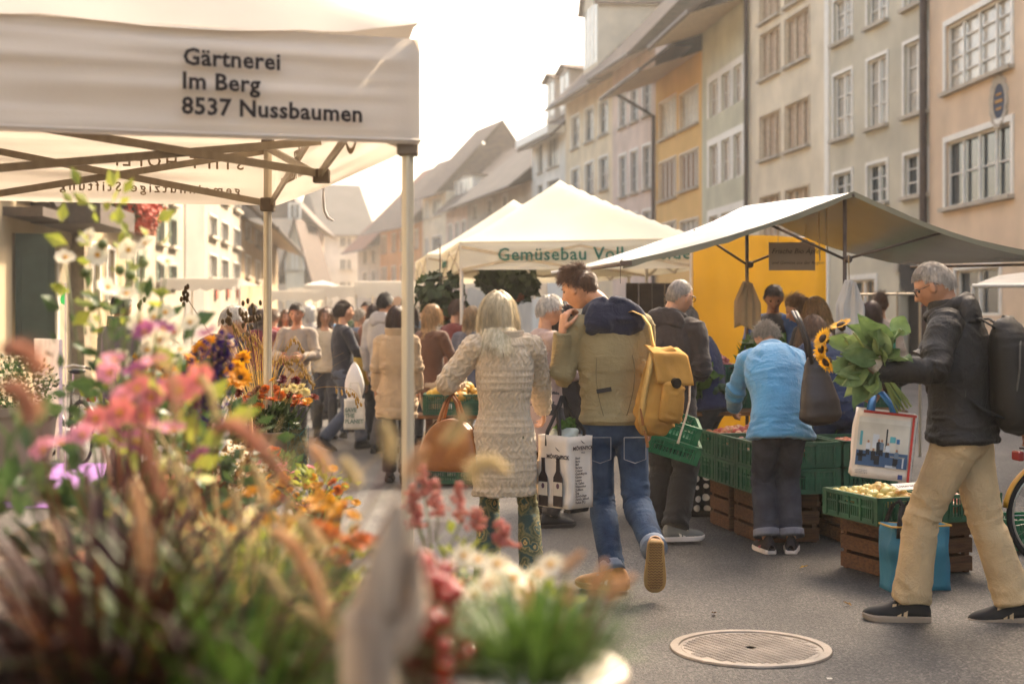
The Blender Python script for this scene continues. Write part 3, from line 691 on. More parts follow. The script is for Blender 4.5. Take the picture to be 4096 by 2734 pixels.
m = MB(); p = L1.copy(); m.box((p.x + .02, p.y - .01, p.z - .01), (.09, .03, .035)); m.tube([p + V((0, 0, .03)), p + V((-.02, 0, .0)), p + V((-.02, 0, -.1)), p + V((-.02, 0, -.17))], .003, 5); m.build('tarp_clip', pole_m, st)
for dx in (-.09, -.05):
    m = MB(); p = V((N0.x + dx * 1.6, N0.y + .3, 2.46)); m.tube([p, p - V((.0, 0, .22)), p - V((-.01, 0, .44 if dx < -.06 else .38))], .006, 5); m.build('cord', mat('straw cord', '#a58a5e', .9), st)
# hanging handwritten sign
sg = thing('price_sign', 'grey brown hand lettered board hanging on two cords under the tarpaulin', 'sign', pt(3168, 1025, 12.4))
wS, hS = 185 / F * 12.4, 112 / F * 12.4
MB().box((0, 0, 0), (wS, .012, hS)).build('board', mat('cardboard grey', '#ad9782', .85, .08, 3), sg)
for x in (-.3, .3): MB().tube([(x * wS, 0, hS / 2), (x * wS, 0, hS / 2 + .16)], .003, 5).build('cord', mat('straw cord', '#a58a5e', .9), sg)
sk = mat('faded brown ink', '#5a4a40', .9)
text('Frische Bio Äpfel', .062, sk, sg, basis(V((-wS * .45, -.012, hS * .1)), (1, 0, 0), (0, 0, 1)), shear=.3); text('und Gemüse aus der Region', .040, sk, sg, basis(V((-wS * .45, -.012, -hS * .28)), (1, 0, 0), (0, 0, 1)), shear=.3)
# yellow tarpaulin side wall with its light frame
yt = mat('yellow tarpaulin', '#d9a01f', .55, .07, 1.2, .12, 6, spec=.35, translucent=.35)
yw = thing('tarpaulin_wall', 'bright yellow tarpaulin wall behind the grey roofed stall', 'tarpaulin', (0, 15.0, 0))
xa, xb = gx(2772, 15), gx(3303, 15)
m = MB()
def yf(u, v):
    x = xa + (xb - xa) * u; top = gz(948 - 8 * sin(pi * u) + 18 * abs(u - .5), 15); z = .05 + (top - .05) * v
    return V((x, .05 * vn(x * 1.3, z * .7, 0, 1, 3) + .03 * vn(x * 5, z * .6, 0, 1, 6), z))
m.grid(yf, 40, 24); m.build('sheet', yt, yw, True)
for x in (xa, xb): MB().tube([(x, .12, 0), (x, .12, 2.45)], .022, 8).build('pole', alu_w, yw)
MB().tube([(xa, .12, 2.4), (xb, .12, 2.4)], .018, 8).build('rail', alu_w, yw)
# far right awning behind the man with the black jacket
aw = thing('striped_awning', 'pale striped awning edge reaching in at the right picture border', 'awning', (0, 0, 0))
m = MB(); c0, c1 = pt(3890, 1143, 13.5), pt(4400, 1140, 13.0); d0, d1 = pt(4060, 1095, 16.5), pt(4600, 1010, 16.0)
m.grid(lambda u, v: c0.lerp(c1, u).lerp(d0.lerp(d1, u), v) + V((0, 0, .03 * sin(pi * v))), 12, 8)
m.build('sheet', mat('pale striped cloth', '#d8cdbb', .7, .1, 3, translucent=.3), aw, True)
MB().tube([c0, c1], .02, 8).build('front_rail', alu_w, aw); MB().tube([V((c0.x + .02, c0.y, 0)), c0], .018, 8).build('pole', alu_w, aw)
MB().tube([V((4.9, 13.0, 0)), pt(4400, 1140, 13.0)], .018, 8).build('pole', alu_w, aw)
fr = thing('rail_frame', 'thin grey metal rail frame standing behind the stall near the arch', 'rail', (0, 0, 0))
a_, b_ = pt(3395, 1178, 16), pt(3680, 1175, 16)
MB().tube([a_, b_], .014, 6).build('rail', alu, fr)
for p in (a_, pt(3590, 1176, 16), b_): MB().tube([(p.x, 16, 0), (p.x, 16, p.z + (.03 if p is not a_ else 0))], .016, 6).build('post', alu, fr)
# far white market canopies along the street
cw = mat('far white canvas', '#e4ddd0', .7, .05, 1, translucent=.35)
def awning(px0, px1, Y, ytop, ybot, lab, dep=2.6, dz=.5, peak=0, m_=None):
    x0, x1 = gx(px0, Y), gx(px1, Y); zb_ = gz(ybot, Y); zt_ = zb_ + .28; L = x1 - x0
    t = thing('white_canopy', lab, 'canopy', (x0, Y, 0), 0, 'white market canopies down the street'); m = MB()
    def f(u, v):
        z = zt_ + (gz(ytop, Y) - zt_) * (1 - 2 * max(abs(u - .5), abs(v - .5)) if peak else sin(pi * min(1, v * 1.3 + .02) * .5) if v < .8 else 1)
        return V((L * u, dep * v, z))
    m.grid(f, 16, 12); m.build('canopy', m_ or cw, t, True)
    m = MB(); k = max(4, int(L / .25))
    for i in range(k): m.add([(L * i / k, -.01, zt_), (L * (i + 1) / k, -.01, zt_), (L * (i + 1) / k, -.01, zb_ + .06), (L * (i + .5) / k, -.01, zb_), (L * i / k, -.01, zb_ + .06)], [(0, 4, 3, 2, 1)])
    m.build('valance', m_ or cw, t)
    for u, v in ((.01, .02), (.99, .02), (.01, .98), (.99, .98)): MB().tube([(L * u, dep * v, 0), (L * u, dep * v, zt_)], .025, 6).build('leg', alu_w, t)
awning(1065, 1330, 34, 1168, 1208, 'low white canopy just right of the thin tent pole')
awning(1215, 1320, 42, 1117, 1175, 'small peaked white canopy farthest left down the street', peak=1)
awning(1150, 1210, 46, 1148, 1185, 'tiny peaked white canopy close to the thin pole', peak=1)
awning(1300, 1640, 30, 1150, 1196, 'long white canopy left of the thick tent leg', 3)
awning(1420, 1660, 24, 1130, 1190, 'bright sunlit canopy beside the thick tent leg', 3)
awning(1660, 2000, 27, 1120, 1160, 'scalloped white canopy seen under the cream tents', 3)
awning(2060, 2185, 22.5, 1140, 1200, 'small white canopy behind the young man\'s head', 2, peak=1)
awning(640, 960, 30, 1128, 1165, 'white canopy in front of the left houses', 3)
# ---------------------------------------------------------------- people
def cr(vals, m=4):
    """Catmull-Rom resampling of a list of numbers or vectors"""
    a = np.array([list(v) if hasattr(v, '__len__') else [v] for v in vals], float); k = len(a); out = []
    for i in range(k - 1):
        p0, p1, p2, p3 = a[max(i - 1, 0)], a[i], a[i + 1], a[min(i + 2, k - 1)]
        for j in range(m):
            t = j / m; out.append(.5 * (2 * p1 + (p2 - p0) * t + (2 * p0 - 5 * p1 + 4 * p2 - p3) * t * t + (3 * p1 - p0 - 3 * p2 + p3) * t ** 3))
    out.append(a[-1]); return np.array(out)
def etube(mb, rings, side, m=4, n=16, rnd_caps=True):
    """rings: (point, half width, half depth); rounded closed limb"""
    P = cr([r[0] for r in rings], m); A = cr([r[1] for r in rings], m)[:, 0]; B = cr([r[2] for r in rings], m)[:, 0]
    A = np.maximum(A, .004); B = np.maximum(B, .004); P = list(map(V, P)); A = list(A); B = list(B)
    if rnd_caps:
        t = (P[0] - P[1]).normalized(); t2 = (P[-1] - P[-2]).normalized(); a0, b0, a1, b1 = A[0], B[0], A[-1], B[-1]
        q0, q1 = min(a0, b0), min(a1, b1)
        P = [P[0] + t * q0 * .6, P[0] + t * q0 * .35] + P + [P[-1] + t2 * q1 * .35, P[-1] + t2 * q1 * .6]
        A = [a0 * .45, a0 * .8] + A + [a1 * .8, a1 * .45]; B = [b0 * .45, b0 * .8] + B + [b1 * .8, b1 * .45]
    mb.tube(P, A, n, side, True, B)
def ik(a, c, l1, l2, pole):
    d = c - a; L = d.length
    if L > (l1 + l2) * .999: d = d * ((l1 + l2) * .999 / L); L = d.length; c = a + d
    x = (l1 * l1 - l2 * l2 + L * L) / (2 * L); hgt = sqrt(max(0, l1 * l1 - x * x)); u = d.normalized()
    p = pole - u * pole.dot(u); p = p.normalized() if p.length > 1e-5 else V((0, 0, 1))
    return a + u * x + p * hgt, c
def fuse(mb, vox, sm=4, fac=.5):
    me = bpy.data.meshes.new('tmp'); me.from_pydata([tuple(p) for p in mb.v], [], mb.f); o = bpy.data.objects.new('tmp', me); COL.objects.link(o)
    r = o.modifiers.new('r', 'REMESH'); r.mode = 'VOXEL'; r.voxel_size = vox; r.adaptivity = 0
    if sm: s = o.modifiers.new('s', 'SMOOTH'); s.iterations = sm; s.factor = fac
    dg = bpy.context.evaluated_depsgraph_get(); dg.update()
    out = bpy.data.meshes.new_from_object(o.evaluated_get(dg)); bpy.data.objects.remove(o); bpy.data.meshes.remove(me)
    return out
def getv(me):
    n = len(me.vertices); a = np.empty(n * 3); me.vertices.foreach_get('co', a); b = np.empty(n * 3); me.vertices.foreach_get('normal', b)
    return a.reshape(-1, 3), b.reshape(-1, 3)
def setv(me, a): me.vertices.foreach_set('co', a.ravel()); me.update()
def folds(me, bones, amp=.006, seed=0, base=.004, bs=14, fq=26, bg_=.12):
    """cloth folds: noise squeezed along each limb so creases run across it, strongest at the joints"""
    a, n = getv(me); best = np.full(len(a), 1e9); along = np.zeros(len(a)); perp = np.zeros_like(a); ww = np.zeros(len(a))
    for p, q, w0, w1 in bones:
        p, q = np.array(p), np.array(q); d = q - p; L = np.linalg.norm(d); d = d / L
        t = np.clip((a - p) @ d, 0, L); c = p + t[:, None] * d; r = a - c; ds = np.linalg.norm(r, axis=1); mk = ds < best
        best[mk] = ds[mk]; along[mk] = t[mk]; pr = a - p - ((a - p) @ d)[:, None] * d
        perp[mk] = (pr * 7 + d * (((a - p) @ d)[:, None] * fq))[mk]
        s = t / L; wv = w0 * np.clip(1 - s * 2.2, 0, 1) + w1 * np.clip(1 - (1 - s) * 2.2, 0, 1) + bg_; ww[mk] = wv[mk]
    f1 = vnoise(perp + .6 * np.stack([vnoise(a, 5, 21)] * 3, 1), 1, seed); f1 = 1 - 2 * np.abs(f1)
    f2 = vnoise(a * np.array([1, 1, .6]), bs, seed + 3) * .6 + vnoise(a, bs * .4, seed + 5)
    f3 = vnoise(perp * 1.9 + np.roll(perp, 1, axis=1) * .5 + 7, 1, seed + 9); f3 = 1 - 2 * np.abs(f3)
    a = a + n * (amp * ww * (f1 * .85 + f3 * .42 * (.5 + .5 * f1)) + base * f2)[:, None]; setv(me, a)
def done(me, name, m, par, smooth=True, label=None):
    me.materials.clear(); me.materials.append(m); me.polygons.foreach_set('use_smooth', [smooth] * len(me.polygons))
    o = link(name, me, par)
    if label: o['label'] = label
    return o

def head_mesh(k, female=0, n=44, m=34, jaw=1.0):
    """head facing +y, origin at its centre"""
    vs = []; fs = []
    th = np.linspace(-pi / 2, pi / 2, m + 1); ph = np.linspace(0, 2 * pi, n, endpoint=False)
    T, Pp = np.meshgrid(th, ph, indexing='ij'); dx, dy, dz = np.cos(T) * np.sin(Pp), np.cos(T) * np.cos(Pp), np.sin(T)
    x, y, z = dx * .076, dy * .096, dz * .118
    low = np.clip(-z / .118, 0, 1); up = np.clip(z / .118, 0, 1)
    x *= 1 - .30 * low ** 1.4 * (dy > -2); front = np.clip(dy, 0, 1); back = np.clip(-dy, 0, 1)
    y = y - .030 * low * back - .0 ; y = np.where(dy < 0, y * (1 - .38 * low), y)
    y = np.where(dy > 0, y * (1 - .10 * up ** 2), y)
    y += front ** 2 * .012 * low * jaw; z = np.where((z < 0), z * (1 - .06 * back), z)
    G = lambda cx, cz, sx, sz: np.exp(-((x - cx) / sx) ** 2 - ((z - cz) / sz) ** 2) * (dy > .2)
    zz = z
    nose = np.exp(-(x / .011) ** 2) * (dy > .2) * np.where((zz < .022) & (zz > -.036), np.clip((.022 - zz) / .050, 0, 1), 0)
    y += .026 * nose + .010 * G(.012, -.032, .008, .007) + .010 * G(-.012, -.032, .008, .007)
    y -= .011 * (G(.032, .006, .017, .011) + G(-.032, .006, .017, .011))
    y += .005 * (G(.032, .026, .024, .008) + G(-.032, .026, .024, .008)) * (1 - .6 * female)
    y += .007 * G(0, -.058, .022, .006) + .006 * G(0, -.071, .018, .006) - .003 * G(0, -.064, .022, .0025)
    y += .010 * G(0, -.100, .022, .016); y += .006 * (G(.045, -.02, .018, .02) + G(-.045, -.02, .018, .02))
    c = np.stack([x, y, z], -1) * k
    vs = [tuple(p) for p in c.reshape(-1, 3)]
    for i in range(m):
        for j in range(n): q = (j + 1) % n; fs.append((i * n + j, (i + 1) * n + j, (i + 1) * n + q, i * n + q))
    return vs, fs
def hand(mb, W, d, pn, ts, curl=.5, k=1.0):
    d = d.normalized(); pn = (pn - d * pn.dot(d)).normalized(); ts = (ts - d * ts.dot(d) - pn * ts.dot(pn))
    ts = ts.normalized() if ts.length > 1e-4 else d.cross(pn)
    etube(mb, [(W - d * .02, .026 * k, .019 * k), (W + d * .03 * k, .036 * k, .016 * k), (W + d * .088 * k, .040 * k, .013 * k)], ts, 3, 12)
    for i in range(4):
        L = [.95, 1.06, 1.0, .8][i] * k; p = W + d * .082 * k + ts * (.030 - .020 * i) * k; a = 0; pts = [p - d * .02]; 
        for s_, da in ((.043, .75), (.027, 1.0), (.022, .6)):
            a += curl * da * (1 + .08 * i); dd = d * cos(a) + pn * sin(a) + ts * (.10 - .07 * i) * (1 - curl); p = p + dd.normalized() * s_ * L; pts.append(p)
        etube(mb, [(pts[0], .0095 * k, .0095 * k)] + [(q, r * k, r * k) for q, r in zip(pts[1:], (.0088, .0080, .0070))], ts, 2, 8)
    p = W + d * .018 * k + ts * .026 * k; q = p + (d * .55 + ts * .7 + pn * .35).normalized() * .045 * k; r = q + (d * .9 + ts * (.35 - .5 * curl) + pn * (.3 + .5 * curl)).normalized() * .034 * k; e = r + (d * .9 - ts * .3 * curl + pn * (.3 + .5 * curl)).normalized() * .022 * k
    etube(mb, [(p, .013 * k, .012 * k), (q, .0115 * k, .011 * k), (r, .010 * k, .0095 * k), (e, .0085 * k, .008 * k)], pn, 2, 8)

HAIRM = {}
def hairmat(col, col2=None):
    return mat('hair ' + col, col, .42, .25, 60, 0, spec=.5, col2=col2, stretch=(1, 1, .3))
def hair(par, M, k, style, col, dens=1.0, seed=0, col2=None, body=None, part='hair'):
    """strands grown from the scalp of a head whose frame is M"""
    g_ = np.random.default_rng(seed + 77)
    E = np.array([.080, .100, .121]) * k
    st = dict(long=(2200, .285, 14, .0015), bob=(1000, .20, 10, .002), short=(2200, .035, 4, .0013), crop=(2400, .018, 3, .0011), buzz=(1500, .007, 2, .001), swept=(2300, .062, 6, .0013), curly=(1700, .05, 6, .0016), pony=(1400, .11, 6, .0016))[style]
    N = int(st[0] * dens); L = st[1] * k; K = st[2]; r = st[3] / max(.5, dens) ** .5
    d = g_.normal(size=(N * 4, 3)); d /= np.linalg.norm(d, axis=1)[:, None]
    # hairline: a plane that rises towards the face and drops at the nape
    lim = np.where(d[:, 1] > .1, .34 + .28 * d[:, 1], -.42 + .5 * (d[:, 1] + .2)); lim = np.where(d[:, 1] < -.2, -.52, lim)
    if style in ('short', 'crop', 'buzz', 'swept', 'curly'): lim = np.where((d[:, 1] > -.3) & (d[:, 1] < .35), np.clip(.10 + .5 * d[:, 1], -.05, .4), np.where(d[:, 1] < -.3, -.40 + .9 * np.clip(d[:, 1] + .75, 0, .45), lim))
    else: lim = np.where((d[:, 1] > -.2) & (d[:, 1] < .25), np.clip(-.12 + .9 * (d[:, 1] + .1), -.35, .4), lim)
    d = d[d[:, 2] > lim][:N]; N = len(d); p = d * E * .985
    if style in ('long', 'bob'):
        v = np.stack([np.where((d[:, 2] > .7) & (d[:, 1] > -.3), np.sign(d[:, 0] + .02) * .5, d[:, 0] * .25), d[:, 1] * .3 - .25, -.6 * np.ones(N) + .25 * d[:, 2]], 1)
        grav, lift = .35, .12
    elif style == 'swept': bl_ = np.clip((d[:, 2] - .15) / .6, 0, 1); v = np.stack([.22 * g_.normal(size=N) + .15, -.25 + 1.0 * bl_, -.8 + .95 * bl_ + .35 * np.clip(d[:, 1], 0, 1)], 1); grav, lift = .02, .42
    elif style == 'pony': v = np.stack([-d[:, 0] * .5, -.9 * np.ones(N), .1 - .3 * d[:, 2]], 1); grav, lift = .05, .03
    elif style == 'curly': v = g_.normal(size=(N, 3)) * .6 + d * .4; grav, lift = .1, .3
    else: v = np.stack([.2 * g_.normal(size=N) + .3 * d[:, 0], .5 * d[:, 1] + .2, -.45 + .2 * g_.normal(size=N)], 1); grav, lift = .1, .55 if style != 'buzz' else .9
    nrm = d / E; nrm /= np.linalg.norm(nrm, axis=1)[:, None]
    v = v - nrm * (v * nrm).sum(1)[:, None]; v /= np.linalg.norm(v, axis=1)[:, None] + 1e-9
    v = v + nrm * lift + g_.normal(size=(N, 3)) * (.10 if style != 'curly' else .5)
    ln = L * g_.uniform(.72, 1.08, N)
    if style == 'swept': ln = ln * (.42 + .62 * np.clip((d[:, 2] - .1) / .7, 0, 1))
    if style == 'long': ln = ln * np.where(d[:, 2] > .5, 1.0, .82)
    Mi = np.array(M.to_3x3()); down = Mi.T @ np.array([0, 0, -1.0])
    pts = [p.copy()]; q = p.copy(); clump = vnoise(d, 5, seed)
    for i in range(K):
        v = v / (np.linalg.norm(v, axis=1)[:, None] + 1e-9); v = v * (1 - grav * .6) + down * grav * .6
        if style == 'curly': v += g_.normal(size=(N, 3)) * .5
        v += (.045 if style in ('long', 'bob') else .10) * np.stack([vnoise(q, 30, seed + s_) for s_ in (1, 2, 3)], 1)
        q = q + v / (np.linalg.norm(v, axis=1)[:, None] + 1e-9) * (ln / K)[:, None]
        e = np.linalg.norm(q / (E * (1.015 + .05 * (style in ('long', 'bob')) * (1 + clump)[:, None])), axis=1); mk = e < 1
        q[mk] /= e[mk][:, None]
        if style in ('long', 'bob'):      # keep off neck and shoulders
            loc = q.copy(); lo = loc[:, 2] < -.11 * k; rr = np.sqrt(loc[:, 0] ** 2 + (loc[:, 1] + .02) ** 2); need = (.094 + .014 * (style == 'long') + np.clip(-.12 * k - loc[:, 2], 0, .2) * .30) * k
            fx = lo & (rr < need); q[fx, 0] *= (need / np.maximum(rr, 1e-4))[fx]; q[fx, 1] = (q[fx, 1] + .02) * (need / np.maximum(rr, 1e-4))[fx] - .02
        pts.append(q.copy())
    A = np.array(pts)                                    # K+1, N, 3
    t = np.gradient(A, axis=0); t /= np.linalg.norm(t, axis=2)[..., None] + 1e-9
    s1 = np.cross(t, nrm[None] + .01); s1 /= np.linalg.norm(s1, axis=2)[..., None] + 1e-9; s2 = np.cross(t, s1)
    taper = np.linspace(1, .45, K + 1)[:, None, None] * r
    V3 = np.stack([A + s1 * taper, A - s1 * taper * .5 + s2 * taper * .87, A - s1 * taper * .5 - s2 * taper * .87], 2)  # K+1,N,3,3
    idx = np.arange((K + 1) * N * 3).reshape(K + 1, N, 3)
    F_ = []
    for a in range(3):
        b = (a + 1) % 3; F_.append(np.stack([idx[:-1, :, a], idx[:-1, :, b], idx[1:, :, b], idx[1:, :, a]], -1).reshape(-1, 4))
    F_ = np.concatenate(F_); vv = V3.reshape(-1, 3)
    # scalp cap underneath
    mb = MB(); n_, m_ = 28, 18; cap = []
    T, Pp = np.meshgrid(np.linspace(-pi / 2, pi / 2, m_ + 1), np.linspace(0, 2 * pi, n_, endpoint=False), indexing='ij')
    cd_ = np.stack([np.cos(T) * np.sin(Pp), np.cos(T) * np.cos(Pp), np.sin(T)], -1).reshape(-1, 3)
    lim = np.where(cd_[:, 1] > .1, .36 + .28 * cd_[:, 1], -.42 + .5 * (cd_[:, 1] + .2)); lim = np.where(cd_[:, 1] < -.2, -.5, lim); 
    if style in ('short', 'crop', 'buzz', 'swept', 'curly'): lim = np.where((cd_[:, 1] > -.3) & (cd_[:, 1] < .35), np.clip(.13 + .5 * cd_[:, 1], -.02, .4), np.where(cd_[:, 1] < -.3, -.38 + .9 * np.clip(cd_[:, 1] + .75, 0, .45), lim))
    else: lim = np.where((cd_[:, 1] > -.2) & (cd_[:, 1] < .25), np.clip(-.1 + .9 * (cd_[:, 1] + .1), -.33, .42), lim)
    ok = cd_[:, 2] > lim; cv = cd_ * E * np.where(ok, 1.0, .93)[:, None]; cv[:, 1] = np.where((cd_[:, 1] < 0) & (cd_[:, 2] < 0), cv[:, 1] * (1 + .12 * cd_[:, 2]), cv[:, 1])
    cf = [(i * n_ + j, (i + 1) * n_ + j, (i + 1) * n_ + (j + 1) % n_, i * n_ + (j + 1) % n_) for i in range(m_) for j in range(n_) if ok[i * n_ + j] or ok[(i + 1) * n_ + j]]
    b0 = len(vv); allv = np.concatenate([vv, cv]); allv = allv @ Mi.T + np.array(M.translation)
    me = bpy.data.meshes.new(part); me.from_pydata(allv.tolist(), [], F_.tolist() + [tuple(b0 + i for i in f) for f in cf])
    return done(me, part, hairmat(col, col2), par)

skin = lambda c: mat('skin ' + c, c, .5, .06, 25, .1, 90, spec=.35)
def cloth(nm, col, **k):
    d = dict(rough=.85, var=.10, nscale=6, bump=.35, bscale=220, spec=.2, sheen=.15, wr=.45); d.update(k); return mat('cloth ' + nm, col, **d)
def denim(nm, col, col2): return mat('denim ' + nm, col, .85, .2, 9, .5, 260, col2=col2, spec=.15, detail=7, wr=.5)

def shoe(par, M, k, up, sole, style='low', acc=None):
    """shoe in a foot frame: origin at the ankle, toes to +y, sole 9 cm below"""
    rows = [(-.085, .022, .035), (-.07, .034, .075), (-.03, .037, .10), (.02, .040, .085), (.07, .045, .062), (.12, .048, .048), (.16, .043, .038), (.185, .028, .026), (.197, .012, .016)]
    mb = MB(); n = 16; R_ = cr([(y, w, h) for y, w, h in rows], 3); vs = []
    for y, w, h in R_:
        for j in range(n):
            a = pi * j / (n - 1); vs.append((cos(a) * w * (1.0 if sin(a) < .3 else 1.0), y, -.066 + sin(a) ** .8 * h))
        
    fs = [(i * n + j, i * n + j + 1, (i + 1) * n + j + 1, (i + 1) * n + j) for i in range(len(R_) - 1) for j in range(n - 1)]
    fs += [(i * n, (i + 1) * n, (i + 1) * n + n - 1, i * n + n - 1) for i in range(len(R_) - 1)]
    fs += [tuple(range(n)), tuple((len(R_) - 1) * n + j for j in range(n - 1, -1, -1))]
    mb.add(vs, fs, M @ Matrix.Scale(k, 4)); o = mb.build('shoe', up, par, True)
    mb = MB(); out = [(w * 1.10 + .002, y) for y, w, h in R_]; out = [(x, y) for x, y in out] + [(-x, y) for x, y in reversed(out)]; nn = len(out)
    vs = []
    for z, s_ in ((-.090, .96), (-.084, 1.0), (-.066, 1.0), (-.060, .95)): vs += [(x * s_, y * s_ + .01 * (1 - s_), z + (.012 * max(0, (y - .14) / .06) ** 2)) for x, y in out]
    fs = [(l * nn + i, l * nn + (i + 1) % nn, (l + 1) * nn + (i + 1) % nn, (l + 1) * nn + i) for l in range(3) for i in range(nn)] + [tuple(range(nn - 1, -1, -1)), tuple(3 * nn + i for i in range(nn))]
    mb.add(vs, fs, M @ Matrix.Scale(k, 4)); mb.build('sole', sole, o)
    if acc:
        mb = MB()
        for dy in (.025, .05, .075):
            for sg_ in (-1, 1):
                mb.add([(sg_ * (.043 + .003), dy - .008, -.066), (sg_ * .046, dy + .008, -.066), (sg_ * .031, dy + .000, -.012), (sg_ * .031, dy - .016, -.010)], [(0, 1, 2, 3)], M @ Matrix.Scale(k, 4))
        for dy in (.05, .066, .082): mb.tube([(-.02, dy, -.004 - (dy - .05) * .45), (0, dy, .004 - (dy - .05) * .5), (.02, dy, -.004 - (dy - .05) * .45)], .0035, 5, M=M @ Matrix.Scale(k, 4))
        mb.build('stripes', acc, o)
    return o
def glasses(par, M, k, m):
    mb = MB(); y = .104
    for s_ in (-1, 1):
        pts = [(s_ * (.033 + .024 * cos(a)), y - .004 + .0 * a, .005 + .019 * sin(a)) for a in np.linspace(0, 2 * pi, 15)]
        mb.tube(pts, .0025, 5, side=V((0, 1, 0)), cap=False, M=M @ Matrix.Scale(k, 4))
        mb.tube([(s_ * .057, y - .006, .012), (s_ * .078, y - .03, .012), (s_ * .082, .0, .010), (s_ * .080, -.018, -.004)], .0022, 5, M=M @ Matrix.Scale(k, 4))
    mb.tube([(-.01, y + .004, .008), (.01, y + .004, .008)], .0022, 5, M=M @ Matrix.Scale(k, 4))
    return mb.build('glasses', m, par)
def face_parts(par, M, k, hc, iris='#2b2119'):
    S = M @ Matrix.Scale(k, 4)
    for s_ in (-1, 1):
        mb = MB(); mb.ball((s_ * .032, .0775, .005), (.012, .009, .0075), 10, 6, S); mb.build('eye', mat('eye', iris, .25, .1, 20, spec=.6), par, True)
        mb = MB(); mb.tube([(s_ * .017, .091, .021), (s_ * .032, .092, .026), (s_ * .050, .080, .021)], [.002, .0032, .0015], 6, M=S); mb.build('eyebrow', hairmat(hc), par, True)
    mb = MB(); mb.tube([(-.022, .093, -.062), (-.008, .1015, -.0635), (.008, .1015, -.0635), (.022, .093, -.062)], [.002, .0035, .0035, .002], 6, M=S); mb.build('lips', mat('lips', '#9c5a48', .5, .08, 20), par, True)

